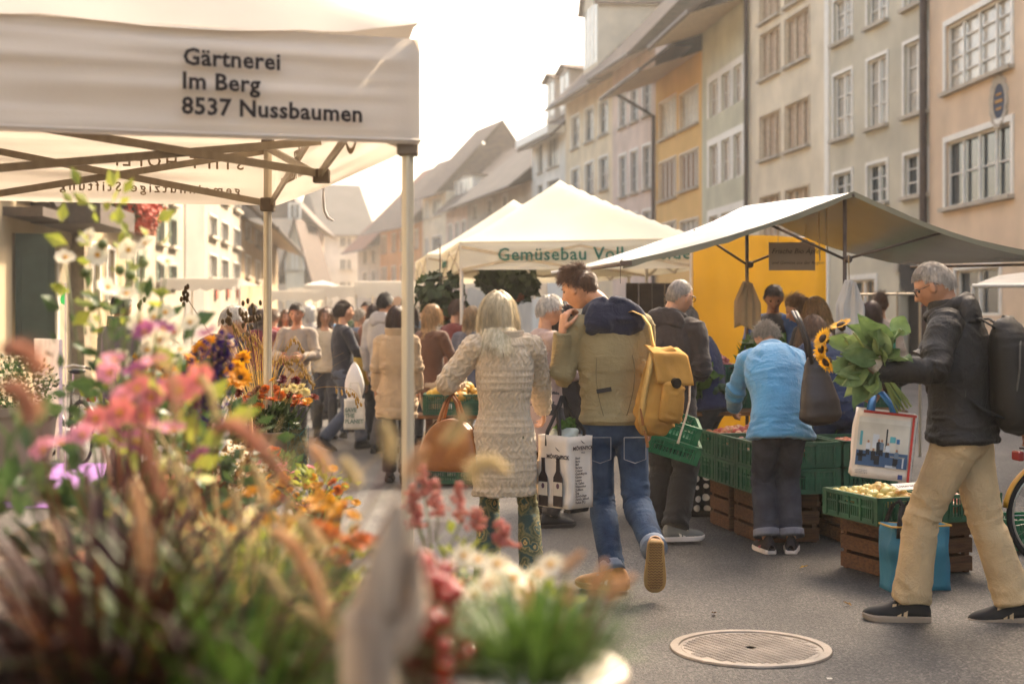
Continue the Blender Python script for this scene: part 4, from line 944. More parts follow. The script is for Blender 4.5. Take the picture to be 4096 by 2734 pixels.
def person(label, loc, yaw=0, h=1.75, group=None, q=1.0, lean=0, bend=0, twist=0, pelvis=(0, 0, 0), head=(0, 0, 0), arms=None, legs=None, fem=0, bulk=1.0,
           skin_c='#b98a6c', hair_=('short', '#4a382c'), top=None, trousers=None, shoes=None, face=0, spec=None, curl=(.5, .5), headoff=(0, 0, 0), hands=None, hrows=1.0, extra=None):
    k = h / 1.75; t = thing('person', label, 'person', (loc[0], loc[1], 0), yaw, group)
    Mi = (Matrix.Translation((loc[0], loc[1], 0)) @ Matrix.Rotation(yaw, 4, 'Z')).inverted()
    def loc_(p):
        if p is None: return None
        if len(p) == 4 and p[0] == 'px': return Mi @ pt(*p[1:])
        return V(p) * 1.0
    t['k'] = k
    P0 = V((pelvis[0], pelvis[1], .93 * k + pelvis[2]))
    def up(f): return V((sin(bend * f), sin(lean * f) * cos(bend * f), cos(lean * f) * cos(bend * f)))
    S1 = P0 + up(.55) * .14 * k; S2 = S1 + up(.9) * .20 * k; S3 = S2 + up(1.1) * .16 * k; S4 = S3 + up(1.25) * .075 * k
    sx = V((cos(twist), sin(twist), 0)); sx = (sx - up(1.1) * sx.dot(up(1.1))).normalized(); fwd = up(1.1).cross(sx)
    sw = (.175 if not fem else .155) * k * (.5 + .5 * bulk)
    SH = {s: S3 + sx * sw * (1 if s == 'r' else -1) + up(1.1) * .012 * k for s in 'rl'}
    hx = V((cos(twist * .3), sin(twist * .3), 0)); HP = {s: P0 + hx * .088 * k * (1 if s == 'r' else -1) - V((0, 0, .03 * k)) for s in 'rl'}
    arms = arms or {}; legs = legs or {}; EL, WR, KN, AN, FM = {}, {}, {}, {}, {}
    for s in 'rl':
        sg_ = 1 if s == 'r' else -1; a_ = arms.get(s)
        if a_ is None: tg, po = SH[s] + V((sg_ * .06, .06, -.53)) * k, V((sg_ * .4, -1, 0))
        else: tg, po = loc_(a_[0]), V(a_[1]) if len(a_) > 1 else V((sg_ * .5, -1, -.6))
        EL[s], WR[s] = ik(SH[s], tg, .29 * k, .255 * k, po)
        l_ = legs.get(s)
        if l_ is None: tg, po, fy, fp = V((sg_ * .10 * k, 0, .09 * k)), V((0, 1, 0)), -sg_ * .15, 0
        else: tg, po, fy, fp = (loc_(l_[0]), V(l_[1]) if len(l_) > 1 else V((0, 1, 0)), l_[2] if len(l_) > 2 else 0, l_[3] if len(l_) > 3 else 0)
        KN[s], AN[s] = ik(HP[s], tg, .43 * k, .425 * k, po)
        FM[s] = Matrix.Translation(AN[s]) @ Matrix.Rotation(fy, 4, 'Z') @ Matrix.Rotation(fp, 4, 'X')
    hyaw, hpitch, hroll = head
    HR = Matrix.Rotation(hyaw, 4, 'Z') @ Matrix.Rotation(-hpitch, 4, 'X') @ Matrix.Rotation(hroll, 4, 'Y')
    hup = HR.to_3x3() @ V((0, 0, 1)); hf = HR.to_3x3() @ V((0, 1, 0))
    HC = S4 + V(headoff) + (up(1.0) + hup).normalized() * .075 * k + hup * .075 * k + hf * .025 * k
    HM = Matrix.Translation(HC) @ HR
    t['head'] = tuple(HC); hk = k * (.97 if fem else 1.0); hk = hk * .5 + .5
    # ---- body (one continuous skin mesh)
    B = MB(); bw_ = (1 - .08 * fem)
    etube(B, [(P0 - V((0, 0, .05)), .14 * k, .10 * k), (S1, .12 * k * bw_, .09 * k), (S2, .145 * k * bw_, .10 * k), (S3, .13 * k * bw_, .085 * k), (S4, .06 * k, .055 * k)], sx)
    nb = S4 - up(1.2) * .03
    etube(B, [(nb, .058 * k, .058 * k), (S4.lerp(HC, .45) - hf * .012, .051 * k * bw_, .053 * k * bw_), (HC - hup * .04 - hf * .02, .05 * k * bw_, .055 * k)], sx, 3)
    for s in 'rl':
        etube(B, [(SH[s], .05 * k, .05 * k), (EL[s], .037 * k, .037 * k), (EL[s].lerp(WR[s], .3), .037 * k, .036 * k), (WR[s], .026 * k, .022 * k)], fwd, 3, 12)
        etube(B, [(HP[s], .07 * k, .07 * k), (KN[s], .048 * k, .048 * k), (KN[s].lerp(AN[s], .35), .048 * k, .05 * k), (AN[s], .034 * k, .036 * k)], hx, 3, 12)
        fd = (WR[s] - EL[s]).normalized(); hd = (hands or {}).get(s)
        if hd: d, pn, ts = V(hd[0]), V(hd[1]), V(hd[2]); cu = hd[3]
        else: d = fd; pn = (-sx if s == 'r' else sx); ts = fwd; cu = .55
        if abs(pn.normalized().dot(d.normalized())) > .95: pn = fwd
        hand(B, WR[s], d, pn, ts, cu, k * (.92 if fem else 1))
        etube(B, [(FM[s] @ V((0, -.045, -.05)), .03 * k, .025 * k), (FM[s] @ V((0, .05, -.05)), .036 * k, .025 * k), (FM[s] @ V((0, .14, -.06)), .036 * k, .018 * k)], FM[s].to_3x3() @ V((1, 0, 0)), 2, 10)
    hv, hfc = head_mesh(hk, fem); B.add(hv, hfc, HM)
    for s_ in (-1, 1): B.ball((s_ * .077, -.012, -.004), (.010, .020, .031), 10, 8, HM @ Matrix.Scale(hk, 4) @ Matrix.Rotation(s_ * .35, 4, 'Z'))
    done(fuse(B, .0058 / q, 2, .5), 'body', skin(skin_c), t)
    if face: face_parts(t, HM, hk, hair_[1] if hair_ else '#4a382c')
    if hair_: hair(t, HM, hk, hair_[0], hair_[1], q * (hair_[2] if len(hair_) > 2 else 1), seed=int(h * 1000), col2=hair_[3] if len(hair_) > 3 else None)
    # ---- trousers
    tr = dict(m=cloth('dark trousers', '#2c2a2b'), thigh=.095, knee=.070, hem=.066, end=1.0, vox=.010, amp=.011); tr.update(trousers or {})
    if tr['m']:
        B = MB(); wz = S1.lerp(P0, .35)
        etube(B, [(P0 - V((0, 0, .085 * k)), .145 * k, .110 * k), (P0 - V((0, .012, .02)), .172 * k * bulk, .122 * k * bulk), (P0.lerp(S1, .45), .155 * k * bulk, .110 * k * bulk), (S1, .145 * k * bulk, .105 * k * bulk)], hx, 4, 20)
        bones = []
        for s in 'rl':
            e = KN[s].lerp(AN[s], tr['end'] + .0); a_ = tr['thigh'] * k * (.4 + .6 * bulk); b_ = tr['knee'] * k; c_ = tr['hem'] * k
            mid = HP[s].lerp(KN[s], .45); mid2 = KN[s].lerp(e, .4); bk = (KN[s] - (HP[s] + AN[s]) / 2); 
            etube(B, [(HP[s] + V((0, -.008, .01)), a_, a_ * 1.08), (mid, (a_ * .55 + b_ * .45), (a_ * .6 + b_ * .42)), (KN[s], b_, b_), (mid2 - hf * 0, b_ * .5 + c_ * .5 + .004, b_ * .5 + c_ * .5 + .006), (e, c_, c_ * 1.12)], hx, 4, 16, False)
            bones += [(HP[s], KN[s], .7, 1.0), (KN[s], AN[s], 1.0, 1.0)]
        me = fuse(B, tr['vox'] / q, 5, .5); folds(me, bones + [(P0 - V((0, 0, .02)), S1, .3, .3)], tr['amp'], seed=int(h * 977) % 50, fq=tr.get('fq', 19), bg_=.05)
        o = done(me, tr.get('name', 'trousers'), tr['m'], t)
        if tr.get('cuff'):
            for s in 'rl':
                e = KN[s].lerp(AN[s], tr['end']); d = (e - KN[s]).normalized(); mb = MB()
                etube(mb, [(e - d * .035, tr['hem'] * k * 1.1, tr['hem'] * k * 1.2), (e + d * .012, tr['hem'] * k * 1.13, tr['hem'] * k * 1.24)], hx, 3, 20, False); mb.build('cuff', tr['cuff'], o, True)
    # ---- upper garment
    tp = dict(m=cloth('grey jacket', '#5b5753'), hem=.02, w=1.0, off=.0, sleeve=.055, slend=.97, vox=.010, amp=.012, name='jacket', flare=1.0, collar=None, hood=None, waist=1.0); tp.update(top or {})
    B = MB(); b_ = bulk * tp['w']; o_ = tp['off']; hemd = tp['hem']
    rg = []
    if hemd > .12: rg += [(P0 - V((0, 0, hemd * k)), .180 * k * b_ * tp['flare'], .145 * k * b_ * tp['flare'])]
    rg += [(P0 - up(0) * (hemd if hemd <= .12 else .04) * k, .182 * k * b_ + o_, .140 * k * b_ + o_), (S1, .160 * k * b_ * tp['waist'] * bw_ + o_, .124 * k * b_ * tp['waist'] + o_), (S2 - fwd * .012, .182 * k * b_ * bw_ + o_, .133 * k * b_ + o_), (S3 - fwd * .012, .160 * k * b_ * bw_ + o_, .108 * k * b_ + o_), (S4 - up(1.2) * .008, .078 * k + o_ * .5, .072 * k + o_ * .5)]
    etube(B, rg, sx, 5, 24, False); bones = [(P0 - V((0, 0, hemd * k)), S2, .7, .25), (S2, S4, .1, .2)]
    for s in 'rl':
        sg_ = 1 if s == 'r' else -1; e = EL[s].lerp(WR[s], tp['slend']); sl_ = tp['sleeve'] * k * (.45 + .55 * b_)
        inn = S3.lerp(SH[s], .45) - up(1) * .02
        etube(B, [(inn, sl_ * 1.25, sl_ * 1.1), (SH[s].lerp(EL[s], .08) - fwd * .004, sl_ * 1.28, sl_ * 1.22), (SH[s].lerp(EL[s], .5), sl_ * 1.12, sl_ * 1.1), (EL[s], sl_ * .98, sl_), (EL[s].lerp(e, .5), sl_ * .92, sl_ * .95), (e, sl_ * .76, sl_ * .78)], fwd, 4, 16, False)
        bones += [(SH[s], EL[s], .5, 1.1), (EL[s], WR[s], 1.1, .8)]
    me = fuse(B, tp['vox'] / q, 5, .5); folds(me, bones, tp['amp'], seed=int(h * 731) % 40)
    if tp.get('post'): tp['post'](me, dict(P0=P0, S1=S1, S2=S2, S3=S3, S4=S4, SH=SH, EL=EL, WR=WR, sx=sx, fwd=fwd, k=k))
    tob = done(me, tp['name'], tp['m'], t)
    if tp['collar']:
        mb = MB(); c_ = tp['collar']; hgt = c_.get('h', .05); r0 = c_.get('r', .082) * k
        u_ = (up(1.2) + hup * .3).normalized()
        def cf(u, v):
            a = 2 * pi * u; r_ = r0 * (1.08 - .10 * v + c_.get('fl', 0) * v); p = S4 - up(1.2) * .03 + u_ * (hgt + .03) * v + sx * cos(a) * r_ + fwd * (sin(a) * r_ * .95)
            return p + u_ * .006 * vn(cos(a) * 3, sin(a) * 3, v * 2, 1, 8)
        mb.grid(cf, 28, 5); o = mb.build('collar', c_.get('m', tp['m']), tob, True); solid(o, .008, 1)
    if tp['hood']:
        c_ = tp['hood']; mb = MB(); s_ = c_.get('s', 1.0) * k
        base = S4 - fwd * .065 * s_
        for dx_, w_ in ((-.055, 1), (.055, 1), (0, 1.1)): mb.ball(base + sx * dx_ * s_ - up(1) * .035 * s_ - fwd * .02 * s_, (.082 * s_ * w_, .044 * s_, .078 * s_), 14, 10)
        pts = [S4 + sx * cos(a) * .098 * s_ + fwd * sin(a) * .09 * s_ + up(1.2) * (.030 * sin(-a) + .005) * s_ for a in np.linspace(0, 2 * pi, 17)]
        mb.tube(pts, .024 * s_, 10, cap=True)
        me = fuse(mb, .009 / q, 5, .5); folds(me, [(base - up(1) * .1, base + up(1) * .1, .9, .9)], .016, seed=6, base=.009, bs=17, fq=16); done(me, 'hood', c_['m'], tob)
    # ---- shoes
    shs = dict(m=mat('black shoe', '#1d1a1a', .6), sole=mat('dark sole', '#2a2523', .7), acc=None, k=1.0); shs.update(shoes or {})
    if shs['m']:
        for s in 'rl': shoe(t, FM[s], k * 1.04 * shs['k'], shs['m'], shs['sole'], acc=shs['acc'])
    J = dict(t=t, P0=P0, S1=S1, S2=S2, S3=S3, S4=S4, SH=SH, EL=EL, WR=WR, HM=HM, sx=sx, fwd=fwd, k=k, hk=hk, KN=KN, AN=AN, FM=FM, W=Mi.inverted())
    if extra: extra(t, J)
    return J
# ---- the woman in the cable cardigan
def cable(me, J):
    a, n = getv(me); k = J['k']; P0, S4 = np.array(J['P0']), np.array(J['S4'])
    d_t = np.full(len(a), 9.0); best = np.zeros(len(a)); uu = np.zeros(len(a)); vv_ = np.zeros(len(a)); kind = np.zeros(len(a), int)
    segs = [(P0 - np.array([0, 0, .5]), S4, 0, .155)] + [(np.array(J['SH'][s]), np.array(J['EL'][s]), 1, .068) for s in 'rl'] + [(np.array(J['EL'][s]), np.array(J['WR'][s]), 1, .06) for s in 'rl']
    for p, q, kd, rad in segs:
        d = q - p; L = np.linalg.norm(d); d /= L; t = np.clip((a - p) @ d, 0, L); r = a - p - t[:, None] * d; ds = np.linalg.norm(r, axis=1) / rad; mk = ds < d_t
        e1 = np.cross(d, [0, 1, 0]); e1 /= np.linalg.norm(e1); e2 = np.cross(d, e1)
        ang = np.arctan2(r @ e1, r @ e2); d_t[mk] = ds[mk]; uu[mk] = (ang * rad)[mk]; vv_[mk] = t[mk]; kind[mk] = kd
    u, v = uu, vv_; z = v
    per = .062; ph = (u / per) % 1.0; w = np.abs(ph - .5)
    cabl = np.abs(np.sin(pi * v / .045 + 0)) ; strand = .5 * (np.sin(2 * pi * ph * 2 + 2.2 * np.sin(2 * pi * v / .06)) + 1) * (w < .36)
    dia = np.abs(((u / .05 + v / .07) % 1) - .5) + np.abs(((u / .05 - v / .07) % 1) - .5)
    band = ((v * (kind == 0) + .013) % .125); sel = (np.floor((v + .013) / .125) % 2 == 0) & (kind == 0)
    h = np.where(sel, 1 - np.minimum(1, np.abs(dia - .5) * 2.2), strand)
    h = np.where((kind == 0) & (band < .014), 1.15 * (.6 + .4 * np.sin(2 * pi * u / .012)), h)
    h += .30 * np.abs(np.sin(pi * v / .0085)) * np.abs(np.sin(pi * u / .0075))
    a = a + n * ((h - .5) * .0062)[:, None]; setv(me, a)
knit = mat('oatmeal wool', '#cbb597', .95, .10, 40, .5, 330, spec=.1, sheen=.4)
floral = mat('floral leggings', '#46523f', .8, .2, 26, .2, 150, col2='#8c8058', detail=1.5)
pa = mat('patterned', '#4a5540', .8, .2, 14, 0)
def floral_nodes(m):
    t = m.node_tree; N = t.nodes; L = t.links; b = N['Principled BSDF']; tc = N.new('ShaderNodeTexCoord')
    v = N.new('ShaderNodeTexVoronoi'); v.inputs['Scale'].default_value = 11; L.new(tc.outputs['Object'], v.inputs['Vector'])
    n = N.new('ShaderNodeTexNoise'); n.inputs['Scale'].default_value = 38; n.inputs['Detail'].default_value = 3; L.new(tc.outputs['Object'], n.inputs['Vector'])
    ad = N.new('ShaderNodeMath'); ad.operation = 'MULTIPLY_ADD'; ad.inputs[1].default_value = .5; L.new(n.outputs['Fac'], ad.inputs[0]); L.new(v.outputs['Distance'], ad.inputs[2])
    r = N.new('ShaderNodeValToRGB'); e = r.color_ramp.elements
    e[0].position = .24; e[0].color = (*hexc('#5c2f1e'), 1); e[1].position = .92; e[1].color = (*hexc('#2f4440'), 1)
    for p_, c_ in ((.32, '#c3a468'), (.42, '#3f4a36'), (.52, '#2a4c4c'), (.60, '#8f7f52'), (.68, '#39432f'), (.80, '#716c49')): q = r.color_ramp.elements.new(p_); q.color = (*hexc(c_), 1)
    L.new(ad.outputs[0], r.inputs['Fac']); L.new(r.outputs['Color'], b.inputs['Base Color'])
floral_nodes(pa)
Y1 = 8.0
w1 = person('woman seen from behind with long silver hair, cable knit cardigan and floral leggings', (gx(2018, Y1), Y1), 0, 1.69, q=1.15, fem=1, bulk=.96,
    hair_=('long', '#e6d6b4', 1.8, '#b3a17e'), skin_c='#c89a7c', head=(.05, .12, 0), headoff=(-.035, .0, -.015), twist=.05,
    arms=dict(l=(('px', 1842, 1520, 8.25), (-1, -.5, -1)), r=(('px', 2172, 1640, 8.35), (1, -.8, -.6))), hands=dict(l=((-.25, .3, .8), (.8, .3, 0), (0, .8, .4), 1.3)),
    legs=dict(l=((-.095, .02, .09), (0, 1, 0), .1, 0), r=((.155, -.05, .09), (0.1, 1, 0), -.2, 0)),
    trousers=dict(m=pa, thigh=.082, knee=.056, hem=.075, name='leggings', amp=.006), top=dict(m=knit, hem=.36, w=1.05, name='cardigan', sleeve=.064, vox=.0058, amp=.010, flare=1.0, waist=.98, post=cable, collar=dict(h=.02, r=.094, fl=.16, m=knit)),
    shoes=dict(m=mat('brown boot', '#5a4332', .6)))
mb = MB(); e = w1['EL']['l'].lerp(w1['WR']['l'], .98); d = (w1['WR']['l'] - w1['EL']['l']).normalized()
etube(mb, [(e - d * .05, .044, .044), (e + d * .0, .042, .042)], V((0, 1, .1)), 3, 16, False); o = mb.build('cuff', mat('grey knit cuff', '#6f6d60', .95, .1, 60, .5, 300), w1['t'], True)

# ---- the young man with the yellow rucksack
jk = mat('olive cotton', '#968662', .85, .10, 5, .3, 240, spec=.15, detail=6, wr=.55)
navy = cloth('navy sweat', '#25273a', rough=.95)
Y2 = 8.2
def m2x(t, J):
    W = J['W'].inverted()
    # back label patch, seams, hem band
    mb = MB(); mb.box((0, 0, 0), (.085, .004, .024)); o = mb.build('label_patch', mat('dark patch', '#2c2622', .8), t); o.location = W @ pt(2416, 1560, Y2 - .172); o.rotation_euler = (-.12, -.16, 0)
    for px in (2480, 2536):
        pass
m2 = person('young man with brown hair, olive jacket and blue jeans, walking away', (gx(2455, Y2), Y2), .08, 1.86, q=1.15, bulk=1.0, hair_=('swept', '#6b4a30', 1.2, '#46301f'), skin_c='#bf8a68', face=1,
    lean=.02, bend=-.05, twist=.12, pelvis=(0, 0, -.02), head=(1.12, .36, -.02), headoff=(-.10, .03, -.005),
    arms=dict(l=(('px', 2250, 1322, 8.10), (-.25, .1, -1)), r=((.235, .14, .93), (1, -.8, 0))), hands=dict(l=((.12, .15, 1), (.8, .4, 0), (.3, -.6, 0), .85)),
    legs=dict(l=(('px', 2450, 2283, 8.02), (.0, 1, 0), 1.15, 0), r=(('px', 2618, 2196, 7.75), (-.05, 1, .1), -.12, -1.28)),
    trousers=dict(m=denim('mid blue', '#43566f', '#26334a'), thigh=.092, knee=.073, hem=.062, end=.97, cuff=mat('turned up denim', '#7d8897', .85, .1, 30, .3, 200), name='jeans', amp=.010, vox=.009),
    top=dict(m=jk, hem=.02, w=1.06, name='jacket', sleeve=.058, vox=.008, amp=.011, hood=dict(m=navy, s=1.25)), shoes=dict(m=mat('ochre suede', '#b57e40', .9, .1, 30, .3, 200, sheen=.3), sole=mat('gum sole', '#a5824f', .7, .1, 10), acc=mat('white trim', '#d9cfbd', .7)), extra=m2x)
# zigzag tread on the lifted sole
mb = MB(); fm = m2['FM']['r'] @ Matrix.Scale(m2['k'] * 1.04, 4)
for i in range(17):
    y = -.07 + i * .0145; w_ = .036 if y > .02 else .03
    if y > .16: w_ = .024
    pts = [(x, y + (.004 if j % 2 else -.004), -.0915) for j, x in enumerate(np.linspace(-w_, w_, 9))]
    mb.tube(pts, .0022, 4, M=fm)
o = mb.build('tread', mat('tread brown', '#6d4a2a', .8), m2['t'], kind='stuff')
# jeans pockets, belt line and jacket band
for s_, px in ((-1, 2400), (1, 2540)):
    c = m2['W'].inverted() @ pt(px, 1800, Y2 - .158); mb = MB(); w_, h_ = .062, .145
    mb.tube([c + V((-w_, 0, h_ / 2)), c + V((w_, 0, h_ / 2)), c + V((w_, .0, -h_ * .35)), c + V((0, -.004, -h_ * .5)), c + V((-w_, 0, -h_ * .35)), c + V((-w_, 0, h_ / 2))], .0028, 5); mb.build('pocket_seam', mat('jeans stitch', '#8d8f95', .8), m2['t'])
hb_ = MB(); P0 = m2['P0']; etube(hb_, [(P0 - V((0, .0, .035)), .192, .150), (P0 + V((0, 0, .022)), .195, .152)], m2['sx'], 3, 28, False); o = hb_.build('hem_band', jk, m2['t'], True)
for s_, x0 in ((1, .045), (-1, -.075)):   # back seams
    pts = []
    for z in np.linspace(.02, .42, 9): pts.append(V((x0 + s_ * .05 * sin(z * 6), -.15 - .012 * sin(z * 7) + (.03 if z > .34 else 0) , P0.z + z)))
    mb = MB(); mb.tube(pts, .002, 4); mb.build('seam', mat('olive seam', '#6a5d42', .9), m2['t'])

# ---- the man in the black jacket at the right
Y3 = 7.2
bj = mat('black shell', '#272320', .6, .12, 5, .25, 120, spec=.35, wr=.6)
stone_t = mat('khaki twill', '#c2a983', .85, .09, 7, .35, 260, spec=.15, wr=.6)
m3 = person('grey haired man with glasses, black jacket and khaki trousers, striding left', (gx(3850, Y3), Y3), 1.12, 1.83, q=1.15, bulk=1.08, hair_=('crop', '#b8ac9e', 1.4, '#6b6058'), skin_c='#b07f62', face=1,
    lean=.12, twist=.0, head=(.18, .46, 0), headoff=(0, -.01, -.01), pelvis=(0, 0, .012),
    arms=dict(l=(('px', 3502, 1478, 6.92), (-.8, -.1, -1)), r=(('px', 3520, 1535, 7.25), (.8, -.3, -1))), hands=dict(l=((.1, 1, .35), (.9, -.1, -.1), (.1, .1, 1), 1.0), r=((-.15, .6, -.9), (-.9, 0, 0), (0, 1, .4), 1.2)),
    legs=dict(l=(('px', 3640, 2400, 7.25), (0, 1, .0), .30, 0), r=(('px', 4060, 2412, 7.25), (0, 1, 0), .25, -.1)),
    trousers=dict(m=stone_t, thigh=.106, knee=.080, hem=.080, end=.99, amp=.013, vox=.0075, fq=15), top=dict(m=bj, hem=.06, w=1.13, name='jacket', sleeve=.057, vox=.008, amp=.018, hood=dict(m=bj, s=1.12), collar=dict(h=.05, r=.09)),
    shoes=dict(m=mat('black nubuck', '#191716', .75), sole=mat('taupe sole', '#8d7d6b', .7), acc=mat('tan strap', '#b39a76', .7), k=1.1))
mb = MB(); P0 = m3['P0']; mb.grid(lambda u, v: V((-.15 - .04 * sin(pi * u), .06 - .16 * u, P0.z - .055 - .05 * v * (1 - u * .5))), 8, 3); o = mb.build('shirt_tail', mat('striped white shirt', '#cfc6ba', .8), m3['t'], True); solid(o, .003)
glasses(m3['t'], m3['HM'], m3['hk'], mat('dark frame', '#221c1a', .3))

# ---- the woman in blue fleece
Y4 = 9.35
m4 = person('woman in a sky blue fleece bending over the crates, seen from behind', (gx(3118, Y4), Y4), .03, 1.66, q=1.1, fem=1, bulk=1.12, lean=.62, hair_=('curly', '#a79c8e', 1.2, '#6e655c'), skin_c='#b98a6c',
    pelvis=(0, -.04, -.02), head=(.1, .75, 0), arms=dict(l=((-.20, .55, .92), (-.8, -.3, -1)), r=((.20, .58, .95), (.8, -.3, -1))),
    legs=dict(l=((-.078, .02, .09), (0, 1, 0), .15, 0), r=((.082, .02, .09), (0, 1, 0), -.25, 0)), trousers=dict(m=denim('dark', '#4a4b54', '#32333c'), thigh=.10, knee=.082, hem=.083, end=.93, cuff=mat('grey turned cuff', '#74747c', .85, .1, 30), name='jeans', amp=.010),
    top=dict(m=cloth('sky fleece', '#4f93bd', rough=.98, sheen=.5, bump=.5), hem=.11, w=1.16, name='fleece', sleeve=.056, amp=.015, vox=.009, collar=dict(h=.05, r=.085)),
    shoes=dict(m=mat('black trainer', '#2a2224', .7), sole=mat('white sole', '#d2c8c0', .6), acc=mat('pink stripes', '#a5384f', .6)))
# ---- the man with the grey shaved head
Y5 = 9.85
m5 = person('man with cropped grey hair and a dark hooded sweatshirt, looking right over the stall', (gx(2672, Y5), Y5), -.45, 1.80, q=1.0, bulk=1.05, lean=.06, hair_=('buzz', '#8f8275', 1.2), skin_c='#bd8d70', face=1, head=(-.55, .22, 0),
    headoff=(.03, .0, 0), arms=dict(l=(('px', 2640, 1660, 9.5), (-1, -.4, -.4)), r=(('px', 2765, 1440, 10.0), (.6, -.8, -1))), hands=dict(r=((.2, .9, .35), (-.9, .1, .1), (0, 0, 1), .45)),
    legs=dict(r=(('px', 2700, 2105, 9.75), (0, 1, 0), -.9, 0)), trousers=dict(m=cloth('black tracksuit', '#252120'), thigh=.10, knee=.086, hem=.085), top=dict(m=cloth('brown black sweat', '#3a2f2a'), hem=.10, w=1.08, name='sweatshirt', sleeve=.064, hood=dict(m=cloth('brown black sweat', '#3a2f2a'), s=1.05)),
    shoes=dict(m=mat('grey mesh shoe', '#77756e', .7), sole=mat('white sole', '#d2c8c0', .6), acc=mat('white trim', '#d9cfbd', .7)))
glasses(m5['t'], m5['HM'], m5['hk'], mat('dark frame', '#221c1a', .3))
# ---------------------------------------------------------------- the other people around the stalls
def quick(label, px, Y, yaw, h, topc, trc, hairc, style='short', fem=0, name='jacket', q=.8, hem=.03, w=1.0, sk='#b98a6c', face=0, tr=None, top=None, **k):
    T_ = dict(m=cloth(topc, topc), hem=hem, w=w, name=name, vox=.011); T_.update(top or {})
    R_ = dict(m=cloth(trc, trc), vox=.012); R_.update(tr or {})
    return person(label, (gx(px, Y), Y), yaw, h, q=q, fem=fem, hair_=(style, hairc, .8), skin_c=sk, face=face, top=T_, trousers=R_, **k)
hold = dict(l=((-.12, .30, 1.12), (-.8, -.5, -1)), r=((.10, .32, 1.12), (.8, -.5, -1)))
walk = lambda a=.22: dict(l=((-.09, a, .10), (0, 1, 0), .05, 0), r=((.09, -a, .14), (0, 1, 0), -.05, -.45))
p6 = quick('white haired woman with glasses and a dusty pink coat, in profile', 2178, 10.6, -1.15, 1.70, '#a88f84', '#3a3433', '#d8cfc2', 'short', 1, 'coat', .95, .35, 1.0, face=1, head=(-.1, .15, 0), arms=hold)
glasses(p6['t'], p6['HM'], p6['hk'], mat('dark frame', '#221c1a', .3))
quick('dark haired person in a black coat half hidden behind the young man', 2248, 11.4, -.5, 1.66, '#2c2727', '#252222', '#33261f', 'bob', 1, 'coat', .8, .3)
p26 = quick('grey haired person in a navy jumper reaching for a wallet', 2845, 11.2, 1.15, 1.66, '#2a2f4d', '#2b2a2c', '#8d8378', 'short', 0, 'jumper', .9, .05, 1.1, lean=.30, head=(.1, .3, 0), arms=dict(l=(('px', 2790, 1470, 10.9), (0, -.3, -1)), r=(('px', 2770, 1500, 11.3), (0, -.3, -1))))
wl = MB(); wl.box((0, 0, 0), (.11, .03, .10)); o = wl.build('wallet', mat('black leather', '#2b2422', .4)); o.location = pt(2790, 1500, 10.75); tag(o, 'black wallet held open over the vegetable crates', 'wallet'); bevel(o, .006)
p8 = quick('market vendor in a blue polo shirt and dark vest behind the hanging paper bags', 3092, 13.4, 2.7, 1.86, '#2f5488', '#2b2a2c', '#5a4636', 'short', 0, 'polo_shirt', .9, .05, 1.05, sk='#a06f50', face=1, head=(.35, .45, 0), top=dict(slend=.05), arms=hold)
mb = MB(); etube(mb, [(p8['P0'] + V((0, 0, .0)), .195, .16), (p8['S1'], .185, .150), (p8['S2'], .20, .155), (p8['S3'], .15, .125)], p8['sx'], 4, 20); me = fuse(mb, .014, 4); folds(me, [(p8['P0'], p8['S3'], .4, .4)], .01); done(me, 'vest', cloth('charcoal vest', '#2e2c2d'), p8['t'])
quick('young woman with tied brown hair looking down at the goods, dark top', 3218, 12.9, 1.15, 1.74, '#34302f', '#2b2a2c', '#8a6543', 'pony', 1, 'top', .9, .03, face=1, head=(.1, .45, 0), arms=hold)
p10 = quick('woman with blond brown bob and a silver earring, in profile', 3290, 12.2, 1.2, 1.72, '#4a4038', '#2b2a2c', '#b08653', 'bob', 1, 'jacket', .9, .03, face=1, head=(.1, .28, 0), arms=hold)
mb = MB(); mb.ball((.080, -.008, -.052), (.006, .006, .014), 8, 6, p10['HM'] @ Matrix.Scale(p10['hk'], 4)); mb.ball((-.080, -.008, -.052), (.006, .006, .014), 8, 6, p10['HM'] @ Matrix.Scale(p10['hk'], 4)); mb.build('earring', mat('silver', '#cfc9c0', .2, metal=1), p10['t'])
quick('long haired girl in a navy top and blue jeans leaning over the stall', 3352, 10.5, .25, 1.68, '#27344f', '#34435f', '#6f5138', 'long', 1, 'top', .95, .0, lean=.62, pelvis=(0, -.05, 0), head=(.2, .6, 0), arms=dict(l=((-.2, .5, .95), (-.8, 0, -1)), r=((.2, .5, .95), (.8, 0, -1))),
    tr=dict(m=denim('blue', '#394763', '#28324a'), thigh=.09, knee=.066, hem=.058, name='jeans'), shoes=dict(m=mat('pink trainer', '#a0545c', .7), sole=mat('white sole', '#d2c8c0', .6)), legs=dict(l=(('px', 3300, 2028, 10.45), (0, 1, 0), -.9, 0)))
quick('brown haired person in a green shirt beyond the sunflowers', 3490, 14.3, .1, 1.70, '#23805d', '#3a3838', '#54392a', 'bob', 1, 'shirt', .8, .03)
quick('person with brown hair and beige top standing by the rail frame', 3522, 15.6, -.4, 1.80, '#b29c88', '#3a3838', '#6a452e', 'pony', 1, 'top', .8, .03)
p14 = quick('woman in a beige trench coat with a brown bob, walking away', 1588, 13.3, -.02, 1.64, '#b39672', '#242021', '#4a3020', 'bob', 1, 'trench_coat', 1.0, .27, 1.10, legs=walk(.16), top=dict(collar=dict(h=.05, r=.10, fl=.2), flare=1.06, amp=.016))
quick('smiling dark haired woman in a taupe jacket walking towards us with a purse', 1190, 16.0, pi - .1, 1.70, '#9a8a78', '#2b282a', '#43301f', 'short', 1, 'jacket', .9, .10, sk='#b57c5c', face=1, head=(0, .15, 0), arms=hold, legs=walk(.2))
